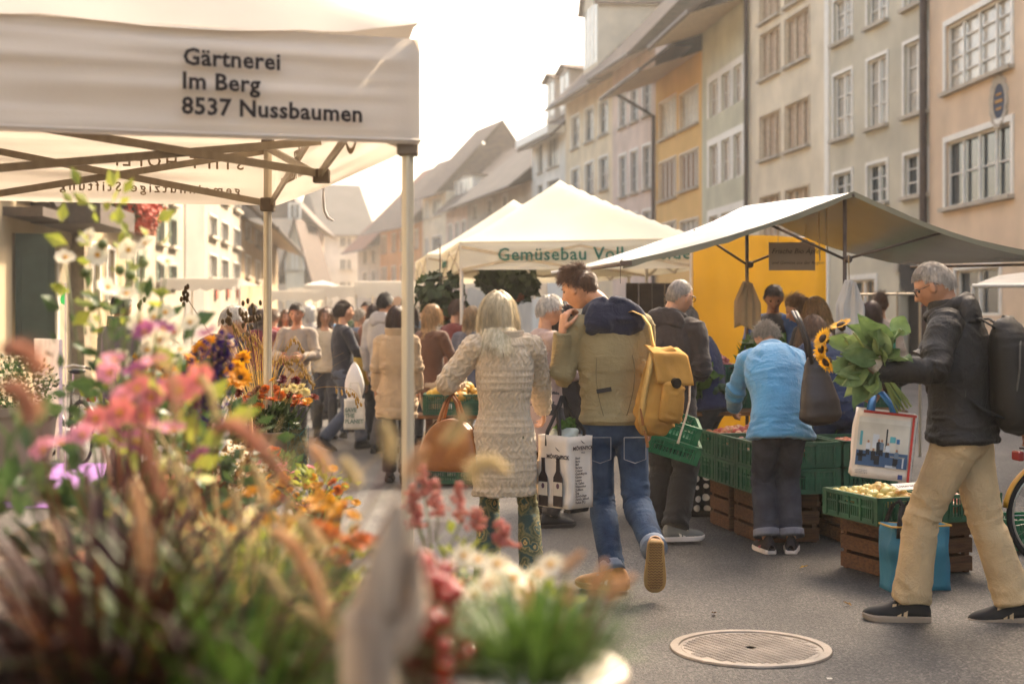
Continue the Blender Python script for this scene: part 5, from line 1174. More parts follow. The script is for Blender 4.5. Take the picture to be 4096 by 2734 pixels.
quick('long haired woman in a dark jacket and grey jeans, in profile', 1372, 16.8, -1.2, 1.72, '#2a2a33', '#4c5260', '#3d281a', 'pony', 1, 'jacket', .9, .08, arms=hold, legs=walk(.25), face=1)
quick('dark haired person in a pale grey hooded sweatshirt, from behind', 1535, 16.4, -.4, 1.82, '#a9a29c', '#3a3a40', '#2c211b', 'short', 0, 'sweatshirt', .8, .08, top=dict(hood=dict(m=cloth('#a9a29c', '#a9a29c'), s=1.0)))
quick('grey curly haired person in a blue grey coat beyond the trench coat', 1432, 19.5, -.6, 1.66, '#656b7a', '#33343a', '#b8ac9c', 'curly', 1, 'coat', .7, .2)
quick('blond woman in a chestnut brown jacket and beige trousers under the cream tent', 1722, 14.4, -.7, 1.67, '#5b3a27', '#a8957b', '#b08a5c', 'bob', 1, 'jacket', .9, .12, arms=hold)
quick('person in a dark red jacket behind the cream tent leg', 1822, 16.2, -.9, 1.74, '#6b2722', '#2b2a2c', '#5a3d2a', 'short', 0, 'jacket', .7, .08)
quick('person in a slate grey jacket between the tent leg and the silver haired woman', 1885, 15.4, -.3, 1.66, '#5a5a63', '#2b2a2c', '#a4845c', 'bob', 1, 'jacket', .7, .08)
quick('woman with pinned up dark hair and patterned scarf behind the tall white flowers', 478, 12.6, -.5, 1.74, '#5d5358', '#33302f', '#2b1f1a', 'short', 1, 'jacket', .8, .08, face=1, top=dict(collar=dict(h=.07, r=.10, m=pa)))
quick('person in a brown coat with a white hat bending over the flower stand', 770, 9.8, -1.0, 1.68, '#6a4029', '#54617c', '#d8d0c4', 'short', 1, 'coat', .9, .1, 1.1, lean=.45, head=(0, .4, 0), arms=hold)
# farther down the street
far = [('woman with a white blond head right of the smiling woman', 1238, 20, .3, 1.72, '#b6aca0', '#44484f', '#e3dccf', 'bob', 1), ('grey haired person in a dark coat behind the blue strap', 1282, 22, -.4, 1.70, '#3b3a3e', '#33343a', '#a89c8d', 'short', 0),
       ('person in a bright blue jacket deep in the crowd', 1312, 23, .2, 1.72, '#3f7fa6', '#33343a', '#6a503c', 'short', 0), ('person in a burgundy coat left of the thin tent pole', 1050, 19, .4, 1.66, '#6d2430', '#33343a', '#5a4434', 'bob', 1),
       ('person in a brick red jacket just left of the pole', 1092, 20.5, -.3, 1.66, '#93392c', '#33343a', '#8a6c50', 'short', 0), ('person in a charcoal coat at the far left of the crowd', 1012, 22, .1, 1.74, '#3c3a3c', '#2c2c30', '#3b2c22', 'short', 0),
       ('dark haired person peeking out beside the trench coat collar', 1640, 17.5, -.2, 1.68, '#4a4038', '#2c2c30', '#40281c', 'bob', 1), ('long haired person left of the grey hooded one', 1498, 18.2, -.3, 1.72, '#7a5040', '#2c2c30', '#4a3020', 'long', 1)]
for a_ in far: quick(*a_[:10], q=.55, name='coat', group='people farther down the street')
base = [o for o in COL.objects if o.get('group') == 'people farther down the street' and o.parent is None]
more = [('woman in a cream coat walking towards us right of the taupe jacket', 1300, 18.5, pi + .2, 1.66, '#b8a88e', '#33343a', '#6a4a30', 'bob', 1), ('man in a dark green jacket walking towards us left of the pale hood', 1470, 21, pi - .2, 1.78, '#3a4a3c', '#2f3036', '#4a3828', 'short', 0), ('woman in a red coat facing us close to the thin tent pole', 1142, 21, pi + .3, 1.66, '#8a2f2a', '#2c2c30', '#7a5a3c', 'bob', 1), ('man in a light blue shirt facing us beside the thick tent leg', 1628, 20, pi, 1.80, '#8fa3b5', '#3a3a44', '#5a4636', 'short', 0), ('child sized person in a yellow jacket between the walking women', 1415, 18.0, .3, 1.35, '#c29a3a', '#3a4256', '#5a4030', 'short', 0)]
for a_ in more: quick(*a_[:10], q=.6, name='coat', group='people farther down the street', legs=walk(.18), face=1)
index_kids()
tints = [('#4d5a6b', 'slate blue'), ('#7b6a55', 'camel'), ('#2f3336', 'near black'), ('#8d4a3a', 'rust'), ('#c5b9a6', 'off white'), ('#5a6b4c', 'moss green'), ('#6b5a78', 'mauve'), ('#a58b66', 'tan'), ('#3d4f70', 'denim blue'), ('#914a55', 'raspberry')]
spots = [(1130, 26), (1165, 30), (1205, 25), (1255, 28), (1345, 25), (1400, 27), (1455, 24), (1500, 30), (1560, 26), (1610, 28)]
wh = ['nearest the thin pole', 'second from the thin pole', 'behind the smiling woman', 'behind the white blond head', 'behind the dark jacket woman', 'right of the dark jacket woman', 'behind the curly grey head', 'left of the pale hood', 'behind the pale hood', 'beside the thick tent leg']
for i, ((px, Y), (c_, cn), w_) in enumerate(zip(spots, tints, wh)):
    r = dup(base[i % len(base)], (gx(px, Y), Y, 0), rnd.uniform(-1, 1) + (pi if i % 3 == 0 else 0), 'small distant figure in a %s coat, %s' % (cn, w_)); s_ = rnd.uniform(.96, 1.04); r.scale = (s_, s_, s_)
    for ch in COL.objects:
        if ch.parent == r and ch.name.startswith('coat'): ch.data = ch.data.copy(); ch.data.materials[0] = cloth(c_, c_)
# ---------------------------------------------------------------- crates
gpl = mat('green crate plastic', '#235539', .45, .22, 5, .15, 40, spec=.45, detail=7)
gpl2 = mat('bright green crate plastic', '#1d6a45', .4, .10, 6, .08, 60, spec=.45)
ypl = mat('yellow crate plastic', '#b58f2e', .45, .1, 6)
wood = mat('old crate wood', '#6f4a2d', .85, .25, 5, .5, 30, col2='#43291a', stretch=(1.2, 6, 14), detail=6)
woodl = mat('pale crate wood', '#8a6038', .85, .25, 5, .5, 30, col2='#5d3d24', stretch=(1.2, 6, 14), detail=6)
CR = {}
def crate_mesh(L, W_, H, m, slots=True):
    key = (L, W_, H, m.name, slots)
    if key in CR: return CR[key]
    mb = MB(); t = .012
    mb.box((L / 2, W_ / 2, .008), (L - .03, W_ - .03, .012))
    for x in (0, 1):
        for y in (0, 1): mb.box((.02 + x * (L - .04), .02 + y * (W_ - .04), H / 2 - .004), (.036, .036, H - .012))
    for (len_, ax, pos) in ((L, 0, t / 2 + .006), (L, 0, W_ - t / 2 - .006), (W_, 1, t / 2 + .006), (W_, 1, L - t / 2 - .006)):
        short = ax == 1
        def bx(u, z, lu, lz, th=t, pr=0):
            c = [0, 0, z]; c[ax] = u; c[1 - ax] = pos + pr; d = [0, 0, lz]; d[ax] = lu; d[1 - ax] = th; mb.box(c, d)
        s_ = -1 if pos < .1 else 1
        bx(len_ / 2, H - .012, len_ - .002, .022, .022); bx(len_ / 2, .018, len_ - .07, .034, t); bx(len_ / 2, H * .60, len_ - .075, .012, .018)
        n = int((len_ - .07) / .022)
        for i in range(n):
            u = .035 + (len_ - .07) * (i + .5) / n
            hole = abs(u - len_ / 2) < .055
            if hole: bx(u, H * .30, .009, H * .55, t * .8)
            else: bx(u, H * .5, .0095 if slots else .0205, H - .05, t * .8)
        for q in (-.062, .062): bx(len_ / 2 + q, H * .75, .014, H * .3, t)
        bx(len_ / 2, H - .038, .13, .02, t)
        for i in range(5): bx(.05 + (len_ - .1) * i / 4, H * .5, .012, H - .03, .010, s_ * .010)
    me = mb.mesh('crate', m); CR[key] = me; return me
def crate(label, loc, rz=0, dims=(.6, .4, .175), m=None, group='green plastic market crates', tilt=None, slots=True):
    o = link('crate', crate_mesh(*dims, m or gpl, slots)); o.location = loc; o.rotation_euler = (tilt[0], tilt[1], rz) if tilt else (0, 0, rz)
    return tag(o, label, 'crate', group)
def wood_crate(label, loc, rz, dims=(.5, .4, .34), m=None):
    L, W_, H = dims; t = thing('wooden_crate', label, 'crate', loc, rz, 'wooden fruit crates'); m = m or wood; n = 3
    for x in (.018, L - .018):
        for y in (.022, W_ - .022): MB().box((x, y, H / 2), (.034, .034, H - .004)).build('post', m, t)
    sh = (H - .02) / n
    for i in range(n):
        z = sh * (i + .5) + .004 + .006 * i
        for y in (-.006, W_ + .006):
            o = MB().box((L / 2, y, z), (L, .011, sh * .84)).build('slat', m, t); o.rotation_euler = (0, rnd.uniform(-.008, .008), 0)
        for x in (-.006, L + .006): MB().box((x, W_ / 2, z), (.011, W_ + .02, sh * .84)).build('slat', m, t)
    for i in range(4): MB().box((L / 2, W_ * (i + .5) / 4, H + .002 if i < 0 else .012), (L - .08, W_ / 4 * .8, .01)).build('bottom_slat', m, t)
    return t
ax = .19; x_ = V((cos(ax), sin(ax), 0)); y_ = V((-sin(ax), cos(ax), 0)); o0 = V((1.64, 9.52, 0))
nm = ['front', 'middle', 'back']
for i in range(3):
    for j in range(2):
        crate('%s crate of the %s layer in the apple stack' % (nm[i], ('lower', 'upper')[j]), o0 + y_ * (.425 * i) + V((0, 0, .355 + .178 * j)), ax, (.6, .42, .175), slots=False)
wood_crate('slatted wooden crate under the apple stack behind the blue fleece woman\'s legs', (1.69, 9.72, 0), ax, (.42, .46, .345))
wood_crate('wooden crate under the rear of the apple stack', (1.58, 10.3, 0), ax, (.5, .4, .345))
crate('upper green crate at the right of the stack, showing fruit through its slots', o0 + x_ * .64 + y_ * .05 + V((0, 0, .533)), ax, (.4, .6, .175)); crate('lower green crate at the right of the stack under the slotted one', o0 + x_ * .64 + y_ * .05 + V((0, 0, .355)), ax, (.4, .6, .175))
wood_crate('short wooden crate under the right end of the stack', o0 + x_ * .66 + y_ * .12 + V((0, 0, 0)), ax, (.36, .5, .345), woodl)
for j in range(3): crate('%s crate of the tall stack behind the jeans girl' % ('bottom', 'middle', 'top')[j], (2.40, 10.7, .18 + .18 * j), .1, (.4, .6, .175))
wood_crate('low wooden crate under the tall green stack', (2.42, 10.75, 0), .1, (.36, .5, .175))
# apples
def apple_mesh(nm, m):
    mb = MB(); mb.ball((0, 0, 0), (.036, .036, .033), 14, 10)
    mb.v = [(x * (1 - .06 * (z < 0) * min(1, -z / .03)), y * (1 - .06 * (z < 0) * min(1, -z / .03)), z - (.010 if z > 0 else -.004) * max(0, 1 - sqrt(x * x + y * y) / .018) ** 1) for x, y, z in mb.v]
    mb.tube([(0, 0, .020), (.003, 0, .036)], .0018, 5); return mb.mesh(nm, m, True)
am_y = [apple_mesh('apple', mat('yellow apple %d' % i, c, .35, .12, 25, .05, 80, spec=.4, col2=c2)) for i, (c, c2) in enumerate((('#c9b267', '#b89a4a'), ('#d3bf7c', '#a9a050'), ('#bfae5c', '#c18a4a')))]
am_r = [apple_mesh('apple', mat('red apple %d' % i, c, .3, .12, 30, 0, spec=.5, col2=c2)) for i, (c, c2) in enumerate((('#a33a2c', '#c98a5a'), ('#8d2a24', '#b8563a'), ('#d0a878', '#a8402c')))]
ORD = ['first', 'second', 'third', 'fourth', 'fifth', 'sixth', 'seventh', 'eighth', 'ninth']
def fill(loc, rz, L, W_, z, meshes, label, group, nx, ny, heap=.05, sc_=1.0, layers=1):
    M = Matrix.Translation(loc) @ Matrix.Rotation(rz, 4, 'Z'); g0 = None
    for i in range(nx):
        for j in range(ny):
            u, v = (i + .5) / nx, (j + .5 + .3 * (i % 2) - .15) / ny
            o = link('apple', rnd.choice(meshes)); p = M @ V((.03 + (L - .06) * u + rnd.uniform(-.008, .008), .03 + (W_ - .06) * v + rnd.uniform(-.008, .008), z + heap * sin(pi * u) * sin(pi * v) + rnd.uniform(-.008, .010)))
            o.location = p; o.rotation_euler = (rnd.uniform(-.9, .9), rnd.uniform(-.9, .9), rnd.uniform(0, 6)); s_ = sc_ * rnd.uniform(.92, 1.12); o.scale = (s_,) * 3
            tag(o, label % (ORD[i], ORD[j]), 'apple', group)
fill(o0 + y_ * .85 + V((0, 0, .533)), ax, .6, .42, .135, am_r, 'red and cream apple %s from left, %s row of the back stack crate', 'red apples in the back crate', 8, 5, .05)
fill(o0 + y_ * .425 + V((0, 0, .533)), ax, .6, .42, .105, am_r, 'red and cream apple %s from left, %s row of the middle stack crate', 'red apples in the middle crate', 7, 5, .03)
fill(o0 + V((0, 0, .533)), ax, .6, .42, .09, am_r + am_y[:1], 'apple %s from left, %s row of the front crate beside the blue fleece', 'apples in the front crate', 7, 4, .02)
fill(o0 + x_ * .64 + y_ * .05 + V((0, 0, .533)), ax, .4, .6, .11, am_r, 'red apple %s from left, %s row of the slotted crate right', 'red apples in the slotted crate', 5, 7, .02)
# yellow apple crate in front
bx_ = V((2.11, 8.22, .336)); br = .33
crate('green crate heaped with yellow apples on a wooden crate', bx_, br, (.42, .6, .165))
wood_crate('weathered wooden crate under the yellow apples', (2.2, 8.42, 0), .36, (.62, .42, .334))
fill(bx_, br, .42, .6, .12, am_y, 'yellow apple %s from left, %s row of the heaped front crate', 'yellow apples', 6, 8, .055, 1.05); pass
xr, yr = V((cos(br), sin(br), 0)), V((-sin(br), cos(br), 0))
crate('green crate behind the khaki trouser legs', bx_ + xr * .45 + V((0, 0, .0)), br, (.42, .6, .165)); fill(bx_ + xr * .45, br, .42, .6, .08, am_r, 'red apple %s from left, %s row of the crate behind khaki trousers', 'red apples behind the trousers', 5, 7, .02)
pc = thing('paper_sign', 'small white paper sign lying on the yellow apples', 'paper sign', bx_ + xr * .30 + yr * .12 + V((0, 0, .212)), br + .15)
MB().box((0, 0, 0), (.22, .08, .0015), Matrix.Rotation(.35, 4, 'X')).build('sheet', mat('white paper', '#ddd6c8', .7), pc)
text('Usterapfel', .042, mat('pen ink', '#5b4a45', .8), pc, Matrix.Rotation(.35, 4, 'X') @ Matrix.Translation((-.1, -.012, .002)), shear=.3, extr=.0003)
# two nested crates held by the man with the cropped hair
for i, (px, py, lb) in enumerate(((2700, 1722, 'upper'), (2690, 1790, 'lower'))):
    crate('%s of two bright green empty crates carried tilted by the dark sweatshirt man' % lb, pt(2572, 1722 + 78 * i, 9.28 - .03 * i), .05, (.37, .28, .125), gpl2, 'empty crates carried tilted', tilt=(.22, .30))
# stall tables and produce behind
tb = thing('stall_table', 'long wooden trestle table behind the apple crates', 'table', (1.25, 11.0, 0), .12)
for i in range(5): MB().box((.85, .12 + .2 * i, .80), (2.1, .19, .03)).build('plank', woodl, tb)
for x in (.1, 1.6): 
    for y in (.1, .9): MB().bar((x, y, 0), (x, y, .78), .05).build('leg', wood, tb)
cl = MB(); cl.grid(lambda u, v: V((-.15 + .55 * u, -.06 - .03 * sin(u * 25) * (1 - v), .06 + .56 * v)), 40, 8); o = cl.build('tablecloth', mat('dotted cloth', '#1c1a1b', .8), None, True); o.location = (1.25, 11.0, 0); o.rotation_euler = (0, 0, .12); solid(o, .004); tag(o, 'black cloth with big white dots hanging from the stall table', 'tablecloth')
def dots(m):
    t = m.node_tree; N = t.nodes; L = t.links; b = N['Principled BSDF']; tc = N.new('ShaderNodeTexCoord'); mp = N.new('ShaderNodeMapping'); mp.inputs['Scale'].default_value = (1, .001, 1); L.new(tc.outputs['Object'], mp.inputs['Vector'])
    v = N.new('ShaderNodeTexVoronoi'); v.inputs['Scale'].default_value = 13; v.inputs['Randomness'].default_value = .3; L.new(mp.outputs[0], v.inputs['Vector']); r = N.new('ShaderNodeValToRGB'); r.color_ramp.elements[0].position = .34; r.color_ramp.elements[0].color = (.75, .7, .64, 1); r.color_ramp.elements[1].position = .38; r.color_ramp.elements[1].color = (.012, .011, .011, 1)
    L.new(v.outputs['Distance'], r.inputs['Fac']); L.new(r.outputs['Color'], b.inputs['Base Color'])
dots(mat('dotted cloth', '#1c1a1b'))
leafm = mat('green leaf', '#5d7a2f', .55, .25, 14, .3, 40, spec=.4, translucent=.35, col2='#3d5a22')
leafdk = mat('dark broccoli green', '#3d5036', .8, .25, 30, .6, 60)
veg = [('broccoli', '#3d5036'), ('carrots', '#c8692b'), ('radishes', '#a3384c'), ('lettuce', '#7c9a45'), ('tomatoes', '#b23a25')]
def heap(label, cat, loc, rx, ry, n, r, m, seed=0, flat=.7):
    mb = MB(); q = random.Random(seed)
    for _ in range(n):
        a, d = q.uniform(0, 2 * pi), sqrt(q.random()); p = (cos(a) * d * rx, sin(a) * d * ry, (1 - d) * rx * .7 + q.uniform(0, .03)); s_ = r * q.uniform(.7, 1.2); mb.ball(p, (s_, s_, s_ * flat), 8, 6)
    o = mb.build(cat.replace(' ', '_'), m, None, True, kind='stuff'); o.location = loc; return tag(o, label, cat)
tz = .815
T_ = Matrix.Translation((1.25, 11.0, 0)) @ Matrix.Rotation(.12, 4, 'Z')
def tp_(x, y, z=tz): return T_ @ V((x, y, z))
for i, (x, y, z) in enumerate(((.15, .45, tz), (.80, .45, tz), (1.42, .45, tz), (.1, .52, tz + .18), (.75, .52, tz + .18))):
    crate('green produce crate on the trestle table, ' + ('left in the lower row', 'middle in the lower row', 'right in the lower row', 'left in the upper row', 'right in the upper row')[i], tp_(x, y, z), .12, (.6, .4, .175))
heap('pale and red radishes in the upper left table crate', 'radishes', tp_(.4, .72, tz + .32), .27, .17, 90, .028, mat('radish', '#c98a86', .5, .3, 30, col2='#b0353f'), 1)
heap('red tomatoes in the upper right table crate', 'tomatoes', tp_(1.05, .72, tz + .32), .27, .17, 60, .034, mat('tomato', '#b23a25', .3, .15, 10), 2)
heap('punnets of pale berries in the right lower table crate', 'punnets', tp_(1.72, .62, tz + .14), .27, .17, 80, .028, mat('pale berries', '#b59a86', .5, .3, 30, col2='#a5423c'), 3)
mb = MB()
for _ in range(9):
    c = (rnd.uniform(0, .55), rnd.uniform(0, .3), rnd.uniform(.02, .12))
    for _ in range(26): d = V((rnd.gauss(0, 1), rnd.gauss(0, 1), abs(rnd.gauss(0, 1)))).normalized(); mb.ball(V(c) + d * .065, .03, 7, 5)
    mb.tube([V(c) - V((0, 0, .09)), V(c)], .028, 8)
o = mb.build('broccoli', leafdk, None, True, kind='stuff'); o.location = tp_(-.02, .05, tz + .04); o.rotation_euler = (0, 0, .12); tag(o, 'heap of dark green broccoli heads at the near end of the trestle table', 'broccoli')
mb = MB(); leafball(mb, (0, 0, .12), .22, 260, .13); o = mb.build('leafy_greens', leafm, None, kind='stuff'); o.location = tp_(1.0, .9, tz + .3); tag(o, 'bunch of leafy greens in front of the vendor', 'greens')
mb = MB(); leafball(mb, (0, 0, .12), .18, 200, .11); o = mb.build('leafy_greens', leafm, None, kind='stuff'); o.location = tp_(.18, .1, tz + .16); tag(o, 'pale cabbage leaves on top of the broccoli', 'greens')
o = crate('yellow crate standing between the cardigan woman and the young man', (gx(2190, 11.4), 11.4, .62), .1, (.6, .4, .2), ypl, 'crates under the cream tent')
tb2 = thing('stall_table', 'low wooden table carrying the yellow crate under the cream tent', 'table', (gx(2150, 11.3), 11.3, 0), .1)
for i in range(3): MB().box((.4, .1 + .18 * i, .60), (.95, .17, .03)).build('plank', woodl, tb2)
for x in (.05, .8):
    for y in (.05, .45): MB().bar((x, y, 0), (x, y, .585), .045).build('leg', wood, tb2)
# crates by the brown pole, left of the silver haired woman
tb3 = thing('stall_table', 'small wooden table with green crates left of the cardigan woman', 'table', (gx(1690, 13.6), 13.6, 0), 0)
for i in range(3): MB().box((.35, .1 + .18 * i, .60), (.85, .17, .03)).build('plank', woodl, tb3)
for x in (.05, .65):
    for y in (.05, .45): MB().bar((x, y, 0), (x, y, .585), .045).build('leg', wood, tb3)
crate('green crate with pumpkins on the small table left of the cardigan woman', (gx(1690, 13.6), 13.62, .62), 0, (.6, .4, .2), gpl, 'crates under the cream tent'); crate('green crate of mixed fruit on the ground left of the cardigan woman', (gx(1700, 13.1), 13.1, .02), 0, (.6, .4, .2), gpl, 'crates under the cream tent')
heap('orange and yellow squashes in the crate left of the cardigan woman', 'squashes', (gx(1690, 13.6) + .3, 13.82, .78), .25, .16, 22, .06, mat('squash', '#c9872f', .5, .3, 4, col2='#b8a13c'), 5, .8); heap('purple and orange fruit in the ground crate left of the cardigan woman', 'fruit', (gx(1700, 13.1) + .3, 13.3, .17), .25, .16, 60, .035, mat('mixed fruit', '#8a5a6a', .5, .4, 9, col2='#b8742c'), 6)
for i, (px, py, Y, s_) in enumerate(((1760, 1190, 17, .34), (2075, 1130, 17.4, .26), (1990, 1120, 17.8, .25))):
    t = thing('hanging_basket', ('big dark leafy basket hanging behind the cream tent leg', 'reddish hanging basket near the silver haired woman', 'small dark hanging basket in the middle of the cream tent')[i], 'hanging plant', pt(px, py, Y), 0, 'hanging plants in the cream tent')
    mb = MB(); leafball(mb, (0, 0, 0), s_, 330, .13); mb.build('foliage', leafd, t, kind='stuff'); MB().tube([(0, 0, s_ * .5), (0, 0, gz(1060, Y) - gz(py, Y) + .25)], .008, 5).build('cord', zinc, t)
    MB().lathe([(.02, -s_ * .9), (s_ * .45, -s_ * .7), (s_ * .55, -s_ * .35)], 12).build('pot', mat('terracotta', '#9a5a3c', .8), t)

# ---------------------------------------------------------------- bags
leather = mat('tan leather', '#a8692f', .42, .16, 6, .2, 60, spec=.5, col2='#7f4a20')
strapm = mat('dark webbing', '#262120', .8, .1, 20)
def ribbon(mb, pts, w, t=.003, side=V((1, 0, 0)), M=None): mb.tube(pts, w / 2, 4, side, True, t, M=M, ph=0); return mb
# brown handbag on the cardigan woman's arm
hb = thing('handbag', 'tan brown leather handbag hanging from the cardigan woman\'s arm', 'handbag', pt(1808, 1780, 8.05), -.35)
mb = MB(); n = 20
prof = [(.0, -.145), (.165, -.145), (.182, -.12), (.18, -.03), (.155, .06), (.10, .125), (.03, .15), (0, .152)]
rings = []
for s_, y in ((.80, -.085), (.94, -.072), (1, -.04), (1, .0), (1, .04), (.94, .072), (.80, .085)):
    rings.append([(x * s_, y * (1.0 if z < 0 else 1 - z * 2.5), z * (s_ * .1 + .9)) for x, z in prof] + [(-x * s_, y * (1.0 if z < 0 else 1 - z * 2.5), z * (s_ * .1 + .9)) for x, z in reversed(prof[1:-1])])
N_ = len(rings[0]); vs = [p for r in rings for p in r]; fs = [(i * N_ + j, i * N_ + (j + 1) % N_, (i + 1) * N_ + (j + 1) % N_, (i + 1) * N_ + j) for i in range(6) for j in range(N_)] + [tuple(range(N_ - 1, -1, -1)), tuple(6 * N_ + j for j in range(N_))]
mb.add(vs, fs); o = mb.build('bag_body', leather, hb, True); o.modifiers.new('s', 'SUBSURF').render_levels = 1
mb = MB(); mb.tube([(x, 0 , z + .004) for x, z in ((-.186, -.12), (-.184, -.03), (-.157, .065), (-.10, .13), (0, .158), (.10, .13), (.157, .065), (.184, -.03), (.186, -.12))], .0055, 6); mb.build('zip', mat('brass zip', '#4d3a22', .4, metal=.4), hb)
for y in (-.035, .035):
    mb = MB(); ribbon(mb, [(-.075, y * 1.7, .05), (-.07, y, .13), (-.035, y * .6, .24), (0.0, y * .4, .29), (.035, y * .6, .24), (.07, y, .13), (.075, y * 1.7, .05)], .022, .003, V((1, 0, 0))); mb.build('handle', leather, hb, True)
    for x in (-.073, .073): mb = MB(); mb.box((x, y * 1.55, .075), (.03, .006, .07)); mb.build('strap_tab', leather, hb)
# wine shop carrier bag
wb = thing('carrier_bag', 'white carrier bag printed with wine bottles and a list of towns', 'shopping bag', pt(2262, 1880, 8.0), -.80)
bag_w = mat('white woven plastic', '#dccfc0', .6, .06, 8, .25, 30, spec=.3)
def bag_box(w_, d_, h_, par, m, taper=.94, seed=0, wob=1.0):
    mb = MB(); n = 8; nv = 10; per = []
    for i in range(n): per.append((-w_ / 2 + w_ * i / n, -d_ / 2))
    for i in range(n): per.append((w_ / 2, -d_ / 2 + d_ * i / n))
    for i in range(n): per.append((w_ / 2 - w_ * i / n, d_ / 2))
    for i in range(n): per.append((-w_ / 2, d_ / 2 - d_ * i / n))
    P_ = len(per); vs = []
    for j in range(nv + 1):
        v = j / nv; s_ = taper + (1 - taper) * v
        for i, (x, y) in enumerate(per):
            kx = .010 * wob * vn(x * 9, y * 9, v * 4, 1, seed); e = min(abs(abs(x) - w_ / 2), 1); vs.append((x * s_ + (kx if abs(abs(x) - w_ / 2) < 1e-6 else 0), y * s_ + (kx if abs(abs(y) - d_ / 2) < 1e-6 else 0), -h_ / 2 + h_ * v + .006 * wob * vn(x * 6, y * 6, 0, 1, seed + 3) * (v > .9)))
    fs = [(j * P_ + i, j * P_ + (i + 1) % P_, (j + 1) * P_ + (i + 1) % P_, (j + 1) * P_ + i) for j in range(nv) for i in range(P_)] + [tuple(range(P_ - 1, -1, -1))]
    mb.add(vs, fs); o = mb.build('bag_body', m, par, True); solid(o, .003); return o
W1, D1, H1 = .25, .20, .40
b1 = bag_box(W1, D1, H1, wb, bag_w, .96, 3)
off = -D1 / 2 - .008
blk = mat('bottle print', '#2a1b1d', .5, .1, 20); lab_ = mat('label print', '#d8cbb8', .6); ink2 = mat('bag ink', '#3a2628', .7)
def flat(par, poly, M, m, nm, thick=.0006):
    mb = MB(); mb.prism(poly, -thick, 0, M); return mb.build(nm, m, par)
def bottle(par, x, z0, h, M):
    r = h * .135; P = [(-r, 0), (r, 0), (r, h * .52), (r * .95, h * .60), (r * .42, h * .72), (r * .36, h * .95), (r * .42, h), (-r * .42, h), (-r * .36, h * .95), (-r * .42, h * .72), (-r * .95, h * .60), (-r, h * .52)]
    flat(par, [(x + a, z0 + b) for a, b in P], M, blk, 'bottle_print'); flat(par, [(x - r * .95, z0 + h * .22), (x + r * .95, z0 + h * .22), (x + r * .95, z0 + h * .5), (x - r * .95, z0 + h * .5)], M @ Matrix.Translation((0, -.0012, 0)), lab_, 'label_print')
    flat(par, [(x + .012 * cos(a), z0 + h * .42 + .016 * sin(a)) for a in np.linspace(0, 2 * pi, 9)[:-1]], M @ Matrix.Translation((0, -.002, 0)), mat('violet print', '#5e3a4d', .7), 'motif')
Mf = Matrix.Translation((0, off, 0)); bottle(b1, .045, -H1 / 2 + .01, .27, Mf); bottle(b1, -.07, -H1 / 2 + .005, .27, Mf)
text('MÖVENPICK', .031, ink2, b1, Mf @ basis((.045, -.002, H1 / 2 - .125), (1, 0, 0), (0, 0, 1)), align='CENTER', bold=.0008, extr=.0003); text('Wein', .014, ink2, b1, Mf @ basis((.045, -.002, H1 / 2 - .147), (1, 0, 0), (0, 0, 1)), align='CENTER', extr=.0003)
Mr_ = Matrix.Translation((W1 / 2 + .008, 0, 0)) @ Matrix.Rotation(pi / 2, 4, 'Z')
text('MÖVENPICK', .029, ink2, b1, Mr_ @ basis((0, -.002, H1 / 2 - .075), (1, 0, 0), (0, 0, 1)), align='CENTER', bold=.0008, extr=.0003); text('Wein', .014, ink2, b1, Mr_ @ basis((0, -.002, H1 / 2 - .095), (1, 0, 0), (0, 0, 1)), align='CENTER', extr=.0003)
tw = 'Basel\nBern\nBiel\nBursins\nCrissier\nGenf-Meyrin\nKloten\nLuzern\nSt. Gallen\nWinterthur\nZollikon\nZug\nZürich-Enge\nZürich, Jelmoli\nVaduz (FL)'
o = text(tw, .0185, ink2, b1, Mr_ @ basis((-.062, -.002, H1 / 2 - .125), (1, 0, 0), (0, 0, 1)), extr=.0003, lines=.95, bold=.0003); o['kind'] = 'stuff'
for M_, px_ in ((Mf, .045), (Mr_, 0)):
    mb = MB(); mb.tube([(px_ - .018, -.002, H1 / 2 - .062 if M_ is Mf else H1 / 2 - .022), (px_ - .002, -.002, H1 / 2 - .075 if M_ is Mf else H1 / 2 - .034), (px_ + .016, -.002, H1 / 2 - .085 if M_ is Mf else H1 / 2 - .043)], [.001, .003, .0008], 5, M=M_); mb.build('bird_mark', ink2, b1)
for y in (-D1 / 2, D1 / 2):
    mb = MB(); T2 = wb.matrix_world; ribbon(mb, [(-.05, y, H1 / 2 - .06), (-.045, y, H1 / 2 + .02), (-.05, y * .5 + .03, H1 / 2 + .13), (-.07, .05, H1 / 2 + .215), (-.03, y * .5 + .02, H1 / 2 + .13), (.05, y, H1 / 2 + .02), (.05, y, H1 / 2 - .06)], .03, .002); mb.build('handle', strapm, wb, True)
mb = MB()
def crumple(u, v):
    a, t = 2 * pi * u, pi * v * .5; p = V((.10 * cos(a) * cos(t), .075 * sin(a) * cos(t), .075 * sin(t))); return p * (1 + .30 * vn(p.x * 30, p.y * 30, p.z * 30, 1, 4)) + V((0, 0, H1 / 2 - .035))
mb.grid(crumple, 40, 16); o = mb.build('plastic_wrap', mat('thin plastic', '#c9cfc4', .2, .08, 8, .2, 40, spec=.6, translucent=.4), None, True); o.matrix_world = Matrix.Translation(wb.location) @ Matrix.Rotation(-.8, 4, 'Z'); tag(o, 'crumpled clear plastic bag on top of the wine carrier bag', 'plastic bag')
mb = MB(); leafball(mb, (-.02, .02, H1 / 2 + .035), .055, 70, .06); o = mb.build('lettuce', leafm, None, kind='stuff'); o.matrix_world = Matrix.Translation(wb.location) @ Matrix.Rotation(-.8, 4, 'Z'); tag(o, 'green lettuce leaves sticking out of the wine carrier bag', 'lettuce')
